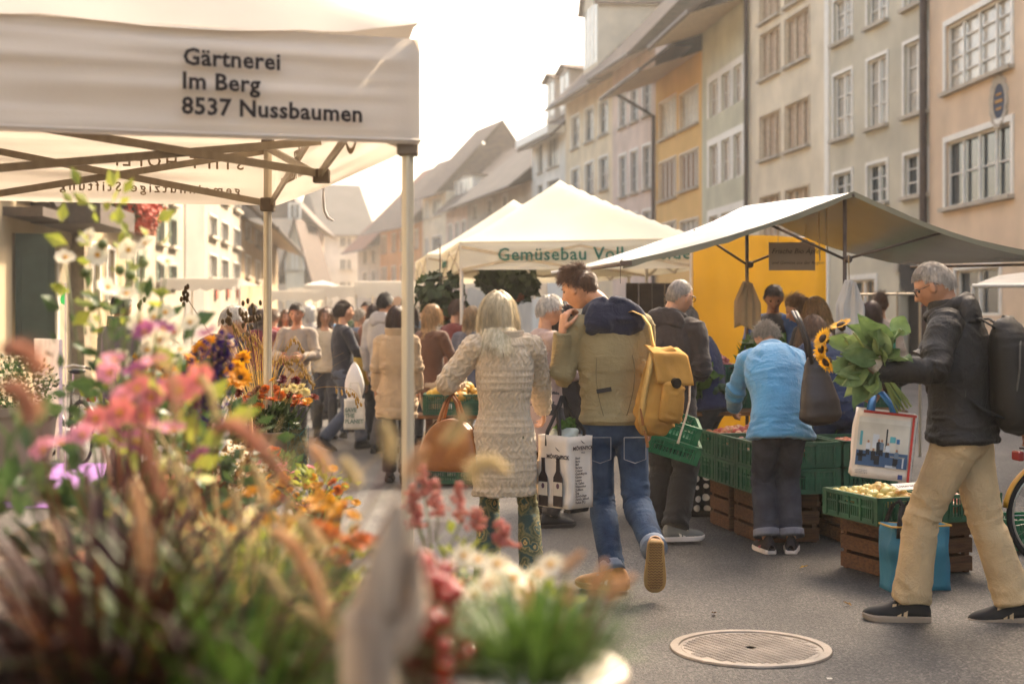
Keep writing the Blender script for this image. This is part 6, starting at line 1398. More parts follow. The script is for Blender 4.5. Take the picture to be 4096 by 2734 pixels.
# yellow canvas rucksack
ycv = mat('mustard canvas', '#b58540', .9, .16, 4, .3, 200, spec=.2, detail=5); ycd = mat('light strap canvas', '#cda35c', .85, .08, 8, .25, 200)
rk = thing('rucksack', 'mustard yellow canvas rucksack on the young man\'s shoulder', 'backpack', pt(2640, 1545, 8.0), .45); rk.rotation_euler = (0.05, .10, .45); rk.scale = (.86, .9, .92)
mb = MB()
etube(mb, [((-.03, .02, -.25), .115, .075), ((-.02, .0, -.20), .150, .095), ((0, 0, -.05), .152, .095), ((.01, 0, .10), .135, .085), ((.01, .01, .20), .115, .07)], V((1, 0, 0)), 4, 20)
me = fuse(mb, .009, 4); folds(me, [((0, 0, -.25), (0, 0, .22), 1, 1)], .012, 4, .008, 11, 16); done(me, 'pack', ycv, rk)
mb = MB()
def flap(u, v):
    x = -.125 + .25 * u; t = v * 1.55; y = .06 - .16 * sin(min(t, 1.4)) - .02 * (v > .7) * (v - .7) * 3; z = .17 + .07 * cos(t * 1.2) - .12 * max(0, v - .55) / .45
    return V((x * (1 + .10 * v) + .04 * v * v, y - .01 * vn(u * 4, v * 4, 0, 1, 3), z + .012 * vn(u * 3, v * 3, 1, 1, 6)))
mb.grid(flap, 20, 20); o = mb.build('flap', ycv, rk, True); solid(o, .006)
mb = MB(); etube(mb, [((.035, -.105, -.19), .09, .03), ((.035, -.112, -.08), .088, .032), ((.04, -.105, .02), .08, .028)], V((1, 0, 0)), 3, 14); me = fuse(mb, .008, 4); folds(me, [((.03, -.1, -.2), (.03, -.1, .03), 1, 1)], .008); done(me, 'pocket', ycv, rk)
mb = MB(); ribbon(mb, [(-.10, -.02, .20), (-.13, -.055, .10), (-.152, -.06, -.05), (-.150, -.05, -.20), (-.115, -.055, -.29)], .042, .004, V((.8, -.6, 0))); mb.build('shoulder_strap', ycd, rk, True)
mb = MB(); ribbon(mb, [(-.05, .03, .20), (-.085, .02, .27), (-.105, .04, .36), (-.135, .09, .42), (-.17, .16, .44), (-.2, .24, .40)], .042, .004, V((1, .4, 0))); mb.build('shoulder_strap', ycd, rk, True)
for a_, b_ in (((-.115, -.06, -.27), (-.085, -.07, -.37)), ((-.155, -.05, -.14), (-.14, -.07, -.24)), ((.125, -.07, -.05), (.10, -.10, -.21)), ((.10, -.115, .04), (.105, -.12, -.06))): mb = MB(); ribbon(mb, [a_, b_], .026, .003, V((1, .2, 0))); mb.build('leather_strap', leather, rk)
mb = MB(); mb.tube([(.03, -.12, .035), (.03, -.15, .035)], .032, 14); o = mb.build('lens_cap', mat('black lens', '#221d1a', .35), rk)
mb = MB(); mb.tube([(.155, -.10, .06), (.165, -.11, -.06), (.15, -.115, -.16), (.12, -.12, -.26), (.105, -.12, -.33)], [.007] * 4 + [.009], 7); mb.build('rope', mat('cotton rope', '#d9cbb3', .9, .1, 60, .5, 200), rk, True)
# shopping bag with a printed office photograph
pb = thing('shopping_bag', 'white shopping bag with a red edge and a printed office photograph', 'shopping bag', pt(3530, 1775, 7.12), -.18)
W2, D2, H2 = .285, .16, .335
b2 = bag_box(W2, D2, H2, pb, bag_w, 1.0, 7); b2.rotation_euler = (0, .10, 0)
redp = mat('red print', '#b8382a', .6); fo = -D2 / 2 - .009
def rect(x0, x1, z0, z1, m, nm, lay=0, M=None, par=None): return flat(par or b2, [(x0, z0), (x1, z0), (x1, z1), (x0, z1)], Matrix.Translation((0, fo - .0012 * lay, 0)), m, nm)
rect(-W2 / 2 + .03, W2 / 2, H2 / 2 - .014, H2 / 2 - .001, redp, 'edge_band', 0); rect(W2 / 2 - .018, W2 / 2 - .006, -H2 / 2, H2 / 2 - .014, redp, 'edge_band', 0)
x0, x1, z0, z1 = -W2 / 2 + .012, W2 / 2 - .024, -H2 / 2 + .06, H2 / 2 - .035
ph = rect(x0, x1, z0, z1, mat('print wall', '#c9c4b8', .6), 'printed_photo', 0); rect(x0, x1, z0, z0 + .075, mat('print floor', '#3e5a7d', .6), 'printed_floor', 1); rect(x0, x1, z1 - .025, z1, mat('print ceiling', '#d6d2c8', .6), 'printed_ceiling', 1)
pr_c = [mat('print ' + c, c, .6) for c in ('#2a2a2e', '#6d7f93', '#c8cdd3', '#5ba3ad', '#3f6f9e', '#8d8d8d')]
pskin = mat('print skin', '#a87c60', .6)
for i, (fx_, fz, h_, c_) in enumerate(((.22, .055, .075, 2), (.42, .06, .08, 0), (.48, .055, .085, 1), (.60, .05, .075, 2), (.78, .022, .075, 1), (.33, .03, .06, 0))):
    X = x0 + (x1 - x0) * fx_; Z = z0 + fz; Mq = Matrix.Translation((0, fo - .0036, 0))
    flat(b2, [(X - .010, Z + h_ * .35), (X + .010, Z + h_ * .35), (X + .011, Z + h_ * .72), (X + .004, Z + h_ * .80), (X - .004, Z + h_ * .80), (X - .011, Z + h_ * .72)], Mq, pr_c[c_], 'printed_figure'); flat(b2, [(X - .009, Z), (X - .001, Z), (X, Z + h_ * .2), (X + .001, Z), (X + .009, Z), (X + .009, Z + h_ * .36), (X - .009, Z + h_ * .36)], Mq, pr_c[0], 'printed_legs')
    flat(b2, [(X + .006 * cos(a), Z + h_ * .88 + .0075 * sin(a)) for a in np.linspace(0, 2 * pi, 9)[:-1]], Mq, pskin, 'printed_head')
for a_, c_ in (((.02, .20, .045, .058), 0), ((.05, .13, .02, .075), 0), ((.66, .95, .052, .060), 5), ((.90, .93, .005, .055), 2), ((.36, .46, .01, .055), 0), ((.30, .42, .09, .16), 2), ((.05, .10, .10, .17), 3), ((.72, .80, .005, .05), 0), ((.63, .74, .125, .155), 3), ((.76, .82, .122, .145), 4), ((.55, .58, .09, .19), 0), ((.58, .80, .0, .012), 2)): rect(x0 + (x1 - x0) * a_[0], x0 + (x1 - x0) * a_[1], z0 + a_[2], z0 + a_[3], pr_c[c_], 'printed_furniture', 2)
rect(W2 / 2 - .062, W2 / 2 - .040, -H2 / 2 + .008, -H2 / 2 + .032, mat('print navy', '#33437a', .6), 'printed_mark', 0)
o = text('www.klubschule.ch\nwww.ecole-club.ch\nwww.scuola-club.ch', .0075, pr_c[0], b2, Matrix.Translation((0, fo - .001, 0)) @ basis((x0 + .004, 0, -H2 / 2 + .035), (1, 0, 0), (0, 0, 1)), extr=.0002); o['kind'] = 'stuff'
Ms = Matrix.Translation((W2 / 2 + .009, 0, 0)) @ Matrix.Rotation(pi / 2, 4, 'Z')
text('www.klubschule.ch\n  ecole-club.ch\n    la-club.ch', .034, mat('grey print', '#5a5450', .7), b2, Ms @ basis((-.035, -.002, -H2 / 2 + .05), (0, 0, 1), (-1, 0, 0)), extr=.0003)
blu = mat('blue webbing', '#2a6ba5', .7, .1, 20)
for y in (-D2 / 2 + .01, D2 / 2 - .01):
    mb = MB(); ribbon(mb, [(-.06, y, H2 / 2 - .03), (-.055, y, H2 / 2 + .02), (-.04, y * .3 + .02, H2 / 2 + .09), (.0, y * .3 + .02, H2 / 2 + .085), (.05, y, H2 / 2 + .02), (.06, y, H2 / 2 - .03)], .032, .002); mb.build('handle', blu, pb, True)
# black backpack on the man's back
bpk = mat('black nylon', '#26231f', .65, .12, 6, .3, 200, spec=.3); 
bp = thing('backpack', 'black backpack with grey zips on the back of the man in the black jacket', 'backpack', pt(4040, 1490, 7.1), 1.05)
mb = MB(); etube(mb, [((0, -.02, -.25), .14, .085), ((0, -.03, -.18), .165, .12), ((0, -.02, .0), .165, .125), ((0, 0, .15), .15, .10), ((0, .02, .24), .10, .055)], V((1, 0, 0)), 4, 24); me = fuse(mb, .009, 4); folds(me, [((0, 0, -.25), (0, 0, .25), .7, .7)], .008, 9, .006); done(me, 'pack', bpk, bp)
mb = MB(); etube(mb, [((0, -.125, -.20), .12, .045), ((0, -.14, -.05), .125, .05), ((0, -.115, .12), .105, .035)], V((1, 0, 0)), 3, 18); me = fuse(mb, .009, 4); folds(me, [((0, -.1, -.2), (0, -.1, .12), .7, .7)], .006); done(me, 'front_pocket', bpk, bp)
zp = mat('grey zip', '#55504a', .5)
for w_, y0, zt_ in ((.155, -.075, .20), (.115, -.165, .08)):
    mb = MB(); mb.tube([(-w_, y0 + .02, -.12), (-w_ * 1.02, y0, .02), (-w_ * .8, y0 + .005, zt_ - .06), (-w_ * .35, y0 + .01, zt_), (w_ * .35, y0 + .01, zt_), (w_ * .8, y0 + .005, zt_ - .06), (w_ * 1.02, y0, .02), (w_, y0 + .02, -.12)], .005, 6); mb.build('zip', zp, bp)
mb = MB(); mb.tube([(-.05, .03, .22), (-.03, .025, .28), (.03, .025, .28), (.05, .03, .22)], .010, 8); mb.build('carry_loop', bpk, bp, True)
for s_ in (-1, 1):
    mb = MB(); ribbon(mb, [(s_ * .08, .05, .22), (s_ * .11, .12, .27), (s_ * .15, .23, .26), (s_ * .17, .30, .12), (s_ * .185, .25, -.05), (s_ * .185, .10, -.17), (s_ * .15, .0, -.22)], .05, .006, V((1, 0, .1))); mb.build('shoulder_strap', bpk, bp, True)
    MB().box((s_ * .20, .19, -.10), (.012, .04, .035)).build('buckle', zp, bp)
mb = MB(); mb.box((.06, -.06, -.265), (.035, .004, .02)); 
# dark shoulder bag of the woman in blue
sb = thing('shoulder_bag', 'dark brown leather shoulder bag on the blue fleece woman\'s arm', 'handbag', pt(3268, 1560, 9.02), .1); sb.scale = (1.25, 1.1, 1.4)
dl = mat('dark leather', '#2f2623', .42, .12, 6, .15, 60, spec=.45)
mb = MB(); etube(mb, [((-.02, .02, .14), .035, .02), ((-.0, .02, .05), .075, .045), ((.015, .0, -.06), .105, .06), ((.02, 0, -.12), .11, .062)], V((1, 0, 0)), 4, 18); me = fuse(mb, .008, 4); folds(me, [((0, 0, .14), (0, 0, -.12), .8, .5)], .008, 2); done(me, 'bag_body', dl, sb)
for y in (-.02, .04):
    mb = MB(); ribbon(mb, [(-.03, y, .12), (-.055, y - .02, .22), (-.085, y + .01, .31), (-.09, y + .10, .36)], .022, .003); mb.build('strap', dl, sb, True)
# teal tote
tt = thing('tote_bag', 'teal tote bag with a yellow rim and black handles on the ground by the apples', 'tote bag', pt(3660, 2225, 8.12), .18)
teal = mat('teal fabric', '#2a6f88', .6, .1, 4, .25, 30)
b3 = bag_box(.34, .15, .38, tt, teal, 1.07, 11, 2.6); b3.location = (0, 0, .0)
mb = MB(); mb.tube([(-.18, -.085, .185), (.18, -.085, .185), (.18, .085, .185), (-.18, .085, .185), (-.18, -.085, .185)], .006, 6); mb.build('rim', mat('yellow piping', '#c79a3c', .6), tt)
for y in (-.085, .085):
    mb = MB(); ribbon(mb, [(-.14, y, .12), (-.135, y, .2), (-.11, y * .7, .29), (-.07, y * .6, .315), (-.04, y * .7, .27), (-.03, y, .2), (-.03, y, .12)], .03, .003); mb.build('handle', strapm, tt, True)
# blue-strap satchel and carrier bags among the crowd
sv = thing('carrier_bag', 'pale shopping bag lettered in green standing beside the trench coat woman', 'shopping bag', pt(1418, 1655, 13.6), .1); sv.scale = (.72, .8, .8)
o = bag_box(.27, .10, .36, sv, mat('pale bag', '#cfc8b8', .7), 1.0, 5); text('SAVE\nTHE\nPLANET', .068, mat('grey green print', '#7d8a7a', .7), sv, basis((-.125, -.062, .03), (1, 0, 0), (0, 0, 1)), bold=.003)
for y in (-.05, .05): mb = MB(); ribbon(mb, [(-.09, y, .18), (-.05, 0, .37), (.05, 0, .37), (.09, y, .18)], .025, .002); mb.build('handle', mat('pale bag', '#cfc8b8', .7), sv)
o = MB().grid(lambda u, v: V((.10 * sin(pi * v) ** .6 * cos(2 * pi * u) * (1.2 - .5 * v), .06 * sin(pi * v) * sin(2 * pi * u), .42 * (v - .5))), 20, 12).build('white_sack', mat('white sack', '#d8d2ca', .6, .08, 4), None, True); o.location = pt(1418, 1530, 14.2); tag(o, 'white bag carried left of the trench coat woman', 'bag')
# paper bags hanging from the poles
pbm = mat('paper bags', '#c9ad88', .8, .08, 4, .2, 12, translucent=.2); wbm = mat('white thin bags', '#ddd6cc', .6, .05, 4, .2, 12, translucent=.3)
def hang(label, px, py0, py1, Y, w_, m, seed):
    z0, z1 = gz(py0, Y), gz(py1, Y); t = thing('hanging_bags', label, 'bags', (gx(px, Y), Y - .07, z1))
    H = z0 - z1
    for k_ in range(3):
        mb = MB()
        def f(u, v, k_=k_):
            ww = w_ * (.16 + .84 * min(1, (1 - v) * 2.2 + .05)) * (1 - .05 * k_); x = (u - .5) * ww + .02 * (k_ - 1)
            return V((x, -.018 * k_ + .02 * vn(u * 3, v * 2, seed + k_, 1, 4) + .014 * sin(u * 16 + k_) * (1 - abs(2 * u - 1)), H * v * (1 - .02 * k_) + .03 * sin(u * 3 + k_) * (1 - v)))
        mb.grid(f, 20, 14); o = mb.build('bag', m, t, True); solid(o, .002)
    mb = MB(); mb.tube([(0, .03, H * .97), (.0, .05, H + .20)], .004, 5); mb.build('cord', mat('straw cord', '#a58a5e', .9), t)
hang('brown paper bags hanging from the farther pole', 2985, 1125, 1312, 12.7, .20, pbm, 1); hang('white thin bags hanging from the nearer pole', 3392, 1120, 1345, 11.3, .19, wbm, 5)

# ---------------------------------------------------------------- sunflower bouquet
bq = thing('sunflower_bouquet', 'bunch of sunflowers with big green leaves held by the man in black', 'bouquet', pt(3515, 1470, 6.9), 0)
sfy = mat('sunflower petal', '#e3ae1c', .6, .15, 20, translucent=.4); sfc = mat('sunflower heart', '#3b2a16', .9, .25, 60, .6, 120); stm = mat('flower stem', '#8f9a55', .6, .12, 9)
bl = [mat('sunflower leaf %d' % i, c, .55, .2, 14, .7, 25, spec=.4, translucent=.3, col2=c2) for i, (c, c2) in enumerate((('#8ba062', '#627a44'), ('#748a54', '#4f6638'), ('#a6b57c', '#75894c')))]
Yb = 6.9
def bw(px, py, dy=0): return V((gx(px, Yb + dy), dy, gz(py, Yb + dy))) - V((bq.location.x, 0, bq.location.z))
for i in range(9):
    a = bw(3420 - 12 * i + rnd.uniform(-20, 20), 1330 + 14 * i, rnd.uniform(-.05, .08)); b = bw(3590 + 14 * (i % 5), 1650 - 12 * i * .5, rnd.uniform(-.03, .03)); c = V((rnd.uniform(-.012, .012), rnd.uniform(-.012, .012), 0))
    MB().tube([a, a * .5 + c * .5, c, b], .0055, 6).build('stem', stm, bq, True)
def leaf(mb, base, tip, wd, nrm, curl=.2, nu=6, seed=0):
    base, tip = V(base), V(tip); d = tip - base; L = d.length; d.normalize(); s_ = d.cross(nrm).normalized(); n_ = s_.cross(d)
    def f(u, v):
        w_ = wd * (sin(pi * min(1, v * .92 + .08)) ** .75) * (1 - .25 * v); x = (u - .5) * 2
        return base + d * L * v + s_ * x * w_ * .5 + n_ * (abs(x) * w_ * .22 - curl * L * v * v + .05 * L * sin(v * 11 + x * 3 + seed) * (.3 + abs(x)))
    mb.grid(f, 4, nu)
lf = [(3640, 1315, 3560, 1290), (3420, 1290, 3560, 1380), (3400, 1360, 3530, 1420), (3560, 1330, 3500, 1420), (3360, 1400, 3500, 1440), (3380, 1480, 3500, 1470), (3330, 1450, 3480, 1450), (3440, 1560, 3500, 1480), (3390, 1560, 3480, 1480), (3350, 1520, 3470, 1470), (3600, 1400, 3520, 1440), (3470, 1280, 3520, 1400), (3310, 1340, 3420, 1390), (3620, 1440, 3540, 1450), (3520, 1300, 3540, 1420), (3450, 1340, 3540, 1430), (3340, 1480, 3440, 1430), (3480, 1590, 3500, 1490), (3580, 1290, 3540, 1400), (3400, 1430, 3490, 1450), (3370, 1330, 3470, 1400), (3500, 1370, 3530, 1450)]
lf += [(x + rnd.uniform(-45, 45), y + rnd.uniform(-45, 45), bx_, by_) for x, y, bx_, by_ in lf[1::2]]
for i, (tx_, ty, bx0, by0) in enumerate(lf):
    mb = MB(); leaf(mb, bw(bx0, by0, rnd.uniform(-.06, .12)), bw(tx_ + rnd.uniform(-10, 10), ty + 15, rnd.uniform(-.16, .05)), rnd.uniform(.10, .155), V((rnd.uniform(-.9, .9), -1, rnd.uniform(-.2, .9))), rnd.uniform(-.15, .35), 8, i); mb.build('leaf', bl[i % 3], bq, True)
def sunflower(par, c, d, r=.055, pet=20):
    d = V(d).normalized(); s_, n_ = frame(d, V((0, 0, 1))); t = MB(); M_ = basis(c, s_, n_)
    t.lathe([(0, .012), (r * .4, .010), (r * .55, .0), (r * .5, -.012), (.012, -.03)], 14, M=M_); h = t.build('flower_head', sfc, par, True)
    p = MB()
    for k_ in range(2):
        for i in range(pet):
            a = 2 * pi * (i + .5 * k_) / pet + rnd.uniform(-.06, .06); L = r * rnd.uniform(.75, 1.05); w_ = r * .26; q = .25 + .25 * k_ + rnd.uniform(-.15, .25)
            u = V((cos(a), sin(a), 0)); e = V((-sin(a), cos(a), 0)); b0 = u * r * .48; p.add([b0 - e * w_ * .3, b0 + u * L * .5 - e * w_ * .5 + V((0, 0, L * .3 * q)), b0 + u * L + V((0, 0, L * q * .4)), b0 + u * L * .5 + e * w_ * .5 + V((0, 0, L * .3 * q)), b0 + e * w_ * .3], [(0, 1, 2, 3, 4)], M_)
    p.build('petals', sfy, h)
for px, py, d in ((3294, 1400, (-1, -.35, .1)), (3312, 1452, (-.8, -.3, -.5)), (3300, 1358, (-.9, -.4, .5)), (3372, 1302, (-.4, -.2, .9))): sunflower(bq, bw(px - 8, py - 4, rnd.uniform(-.10, -.03)), d, .043)
MB().lathe([(.030, -.045), (.034, 0), (.046, .045)], 12, M=Matrix.Rotation(-.7, 4, 'Y')).build('paper_cuff', mat('printed paper', '#d8cec0', .8, .08, 30, col2='#b8a48c'), bq, True)

# ---------------------------------------------------------------- manhole cover
mc = thing('manhole_cover', 'round cast iron manhole cover with a chequered tread', 'manhole cover', (gx(3002, 6.62), 6.62, 0), .5)
iron = mat('worn cast iron', '#978a7b', .45, .2, 6, .25, 60, metal=.15, spec=.5)
rM = .375
MB().lathe([(rM - .045, .004), (rM - .042, .012), (rM - .004, .012), (rM, .003)], 64).build('frame_ring', iron, mc)
MB().lathe([(0.0, .006), (rM - .055, .006), (rM - .052, .002)], 64).build('cover', iron, mc)
mb = MB(); st_ = .033
for i in range(-10, 11):
    for j in range(-19, 20):
        x, y = i * st_, j * .0172
        if x * x + y * y > (rM - .075) ** 2 or (abs(x) < .03 and abs(y) < .02): continue
        mb.add([(x - .013, y - .007, .006), (x + .013, y - .007, .006), (x + .013, y + .007, .006), (x - .013, y + .007, .006), (x - .010, y - .004, .0105), (x + .010, y - .004, .0105), (x + .010, y + .004, .0105), (x - .010, y + .004, .0105)], [(0, 1, 5, 4), (1, 2, 6, 5), (2, 3, 7, 6), (3, 0, 4, 7), (4, 5, 6, 7)])
mb.build('tread', iron, mc, kind='stuff')
MB().lathe([(0.0, .0085), (.026, .0085)], 20).build('key_hole', mat('dark hole', '#1d1613', .9), mc)
mb = MB()
for a in np.linspace(0, 2 * pi, 9)[:-1]: mb.box((cos(a) * (rM - .064), sin(a) * (rM - .064), .0075), (.06, .012, .004), None) if 0 else mb.add([(cos(a + q) * r_, sin(a + q) * r_, .0085) for q, r_ in ((-.09, rM - .075), (.09, rM - .075), (.09, rM - .06), (-.09, rM - .06))], [(0, 1, 2, 3)])
mb.build('rim_bosses', iron, mc)
o = MB().box((0, 0, .0065), (.022, .014, .002)).build('paper_scrap', mat('white paper', '#ddd6c8', .7)); o.location = (gx(3318, 6.05), 6.05, .002); tag(o, 'tiny white paper scrap lying on the asphalt near the manhole', 'litter')
for i, (px, Y, c) in enumerate(((3200, 8.75, '#b08a3a'), (3405, 7.6, '#8a6a3a'), (2860, 7.4, '#7a5a34'))):
    mb = MB(); leaf(mb, (0, 0, .004), (.05, .01, .012), .03, V((0, 0, 1)), -.1, 5, i); o = mb.build('fallen_leaf', mat('dry leaf ' + c, c, .8)); o.location = (gx(px, Y), Y, .004); o.rotation_euler = (0, 0, i * 2.1); tag(o, ('yellow fallen leaf on the asphalt left of the wooden apple crate', 'brown fallen leaf on the asphalt near the black shoe', 'dull brown leaf on the asphalt above the manhole')[i], 'leaf')
# ---------------------------------------------------------------- bicycle at the right edge
def bicycle(label, loc, rz, fr_c, fend, basket=True, group=None):
    t = thing('bicycle', label, 'bicycle', loc, rz, group); r = .335; wb_ = 1.04
    fm_ = mat('frame ' + fr_c, fr_c, .35, .05, 5, spec=.5); rub = mat('tyre rubber', '#1e1b1a', .8); al = mat('spoke steel', '#b5aea4', .3, metal=.8); blk_ = mat('black plastic', '#1d1a19', .5)
    for nm_, x in (('rear', 0), ('front', wb_)):
        c = V((x, 0, r)); ang = np.linspace(0, 2 * pi, 41)
        mb = MB(); mb.tube([c + V((cos(a) * (r - .018), 0, sin(a) * (r - .018))) for a in ang], .018, 8, V((0, 1, 0)), False); w_ = mb.build('wheel', rub, t, True)
        mb = MB(); mb.tube([c + V((cos(a) * (r - .04), 0, sin(a) * (r - .04))) for a in ang], .010, 6, V((0, 1, 0)), False); mb.build('rim', al, w_, True)
        mb = MB()
        for i in range(28): a = 2 * pi * i / 28; b = a + (.5 if i % 2 else -.5); mb.tube([c + V((cos(b) * .02, .025 * (1 if i % 4 < 2 else -1), sin(b) * .02)), c + V((cos(a) * (r - .045), 0, sin(a) * (r - .045)))], .0012, 3)
        mb.build('spokes', al, w_, kind='stuff'); mb = MB(); mb.tube([c - V((0, .05, 0)), c + V((0, .05, 0))], .02, 8); mb.build('hub', al, w_)
        mb = MB(); a0, a1 = (.1, 3.0) if nm_ == 'rear' else (.3, 2.7)
        mb.grid(lambda u, v: c + V((cos(a0 + (a1 - a0) * u) * (r + .022 - .012 * (2 * v - 1) ** 2), (v - .5) * .062, sin(a0 + (a1 - a0) * u) * (r + .022 - .012 * (2 * v - 1) ** 2))), 28, 6); o = mb.build('mudguard', mat('mudguard ' + fend, fend, .35), t, True); solid(o, .002)
    R_, F_, BB, ST, HT, HB = V((0, 0, r)), V((wb_, 0, r)), V((.44, 0, .28)), V((.32, 0, .80)), V((.86, 0, .82)), V((.89, 0, .66))
    for a, b, q in ((BB, ST, .016), (BB, HB, .018), (ST, HT, .014), (HT, HB, .019), (R_ + V((0, .05, 0)), BB, .009), (R_ - V((0, .05, 0)), BB, .009), (R_ + V((0, .05, 0)), ST - V((-.02, 0, .08)), .008), (R_ - V((0, .05, 0)), ST - V((-.02, 0, .08)), .008), (HB, F_ + V((0, .05, 0)), .011), (HB, F_ - V((0, .05, 0)), .011)): MB().tube([a, b], q, 8).build('frame_tube', fm_, t, True)
    MB().tube([ST, ST + V((-.04, 0, .16))], .012, 8).build('seat_post', al, t); sd_ = MB(); etube(sd_, [(ST + V((-.17, 0, .18)), .09, .03), (ST + V((-.05, 0, .18)), .06, .03), (ST + V((.10, 0, .18)), .02, .018)], V((0, 1, 0)), 3, 12); sd_.build('saddle', blk_, t, True)
    MB().tube([HT, HT + V((-.03, 0, .16))], .012, 8).build('stem', al, t); h = HT + V((-.03, 0, .16)); MB().tube([h + V((-.18, .27, .02)), h + V((-.02, .18, .05)), h, h + V((-.02, -.18, .05)), h + V((-.18, -.27, .02))], .011, 8).build('handlebar', al, t, True)
    for s_ in (-1, 1): MB().tube([h + V((-.18, s_ * .27, .02)), h + V((-.29, s_ * .28, .01))], .016, 8).build('grip', blk_, t)
    mb = MB(); [mb.tube([V((a, y, .74)), V((b, y, .74))], .006, 6) for a, b, y in ((-.22, .3, .06), (-.22, .3, -.06), (-.22, .3, 0))]; [mb.tube([V((-.1, y, .74)), R_ + V((0, y, 0))], .005, 6) for y in (-.06, .06)]; mb.build('rack', blk_, t)
    mb = MB(); mb.box((-.26, 0, .70), (.04, .10, .06)); o = mb.build('tail_light', mat('red lens', '#8f1f1a', .2, spec=.7), t); bevel(o, .012)
    MB().tube([BB - V((0, .07, 0)), BB + V((0, .07, 0))], .09, 20).build('chainring', al, t)
    for s_ in (-1, 1): mb = MB(); mb.tube([BB + V((0, s_ * .07, 0)), BB + V((s_ * .10, s_ * .085, -s_ * .13))], .010, 6); mb.box(tuple(BB + V((s_ * .10, s_ * .13, -s_ * .13))), (.09, .08, .02)); mb.build('crank', al, t)
    if basket:
        wk = mat('wicker', '#7a4a28', .8, .2, 30, .5, 100); bk = MB(); bz, bx0, hh, la, lb = .755, -.02, .24, .20, .15
        for i in range(13):
            z = bz + hh * i / 12; s_ = .82 + .18 * i / 12
            pts = [V((bx0 + la * s_ * abs(cos(a)) ** .5 * (1 if cos(a) > 0 else -1), lb * s_ * abs(sin(a)) ** .5 * (1 if sin(a) > 0 else -1), z + .004 * sin(a * 14 + i * pi))) for a in np.linspace(0, 2 * pi, 41)]; bk.tube(pts, .0095 if i < 12 else .014, 6, cap=False)
        bk.box((bx0, 0, bz), (la * 1.55, lb * 1.55, .012)); bk.build('basket', wk, t, True, kind='stuff')
    return t
bicycle('bicycle with a wicker basket and yellow mudguard behind the man at the right edge', (gx(4232, 8.75), 8.75, 0), .12, '#2c2826', '#c08a2c')
crate('green crate with clear bags standing behind the bicycle wheel', (gx(4040, 9.3), 9.3, .02), .2, (.6, .4, .2), gpl2, 'green plastic market crates')
# ---------------------------------------------------------------- flower stand
def petals(n, r, wd, lift, layers=1, cr_=.25, curl=.1, seed=0, droop=0):
    mb = MB(); q = random.Random(seed)
    for l in range(layers):
        for i in range(n):
            a = 2 * pi * (i + .5 * l) / n + q.uniform(-.12, .12); L = r * (1 - .22 * l) * q.uniform(.88, 1.08); u = V((cos(a), sin(a), 0)); e = V((-sin(a), cos(a), 0)); up = V((0, 0, 1)); li = lift + .35 * l + q.uniform(-.1, .1); b = u * r * cr_ * .6
            P = [(0, .35), (.35, .9), (.7, 1.0), (.95, .55)]
            vs = [];
            for t, w_ in P:
                c = b + u * L * t * cos(li * (1 - t * .3)) + up * (L * t * sin(li) - droop * L * t * t)
                vs += [c - e * wd * r * w_ * .5 + up * curl * r * w_ * .3, c, c + e * wd * r * w_ * .5 + up * curl * r * w_ * .3]
            mb.add(vs, [(k * 3 + j, k * 3 + j + 1, k * 3 + j + 4, k * 3 + j + 3) for k in range(3) for j in range(2)])
    mb.mi = 1; mb.ball((0, 0, r * .06), (r * cr_, r * cr_, r * cr_ * .6), 10, 6); mb.mi = 0; return mb
pm = lambda nm, c, c2=None, t=.4: mat('petal ' + nm, c, .6, .12, 30, translucent=t, col2=c2)
yel_c = mat('flower centre', '#c98f22', .8, .2, 60, .4, 120); dk_c = mat('dark flower centre', '#4a2d18', .9, .2, 60, .4, 120)
stemg = mat('plant stem', '#5f6b38', .6, .2, 9, translucent=.1); stemr = mat('red stem', '#6b3626', .6, .2, 9)
FM_ = dict(pink=petals(6, .030, .85, .35, 1, .25, .2, 1).mesh('flower', [pm('pink', '#d08e9b', '#bb6f84'), yel_c]), magenta=petals(6, .030, .85, .5, 1, .25, .2, 2).mesh('flower', [pm('magenta', '#a35a80', '#86446a'), yel_c]),
    coral=petals(7, .032, .8, .3, 1, .28, .15, 3).mesh('flower', [pm('coral', '#cd7a72', '#b9605f'), yel_c]), white=petals(8, .030, .70, .15, 1, .26, .1, 4).mesh('flower', [pm('white', '#e6ddc8', '#d6ccae'), yel_c]),
    daisy=petals(14, .018, .30, .1, 1, .32, .05, 5).mesh('flower', [pm('white', '#e6ddc8', '#d6ccae'), yel_c]), yellow=petals(15, .038, .36, .15, 2, .26, .1, 6).mesh('flower', [pm('yellow', '#e0a41c', '#cf8a14'), dk_c]),
    orange=petals(22, .030, .26, .2, 4, .12, .1, 7).mesh('flower', [pm('orange', '#c9752a', '#b8551f'), mat('mum heart orange', '#b8641f', .8)]), rust=petals(20, .028, .26, .25, 4, .12, .1, 8).mesh('flower', [pm('rust', '#8f3a20', '#6f2a1c'), mat('mum heart rust', '#6f2a1c', .8)]),
    cream=petals(24, .027, .26, .3, 5, .12, .1, 9).mesh('flower', [pm('cream', '#e3d6a6', '#d8c67c'), mat('mum heart cream', '#d6c878', .8)]), wine=petals(18, .024, .28, .3, 3, .12, .1, 10).mesh('flower', [pm('wine', '#6b1f2a', '#54161f'), mat('mum heart wine', '#54161f', .8)]),
    gold=petals(16, .022, .36, .2, 2, .2, .1, 12).mesh('flower', [pm('gold', '#d6a32a', '#c98d1f'), mat('mum heart gold', '#b8811f', .8)]), cyclamen=petals(6, .030, .8, 1.0, 2, .15, .3, 13).mesh('flower', [pm('cyclamen', '#d99aa0', '#c77f8c'), mat('cyclamen heart', '#a8506a', .8)]))
def plant(name, label, base, cat='plant', group=None): return thing(name, label, cat, base, rnd.uniform(0, .01), group)
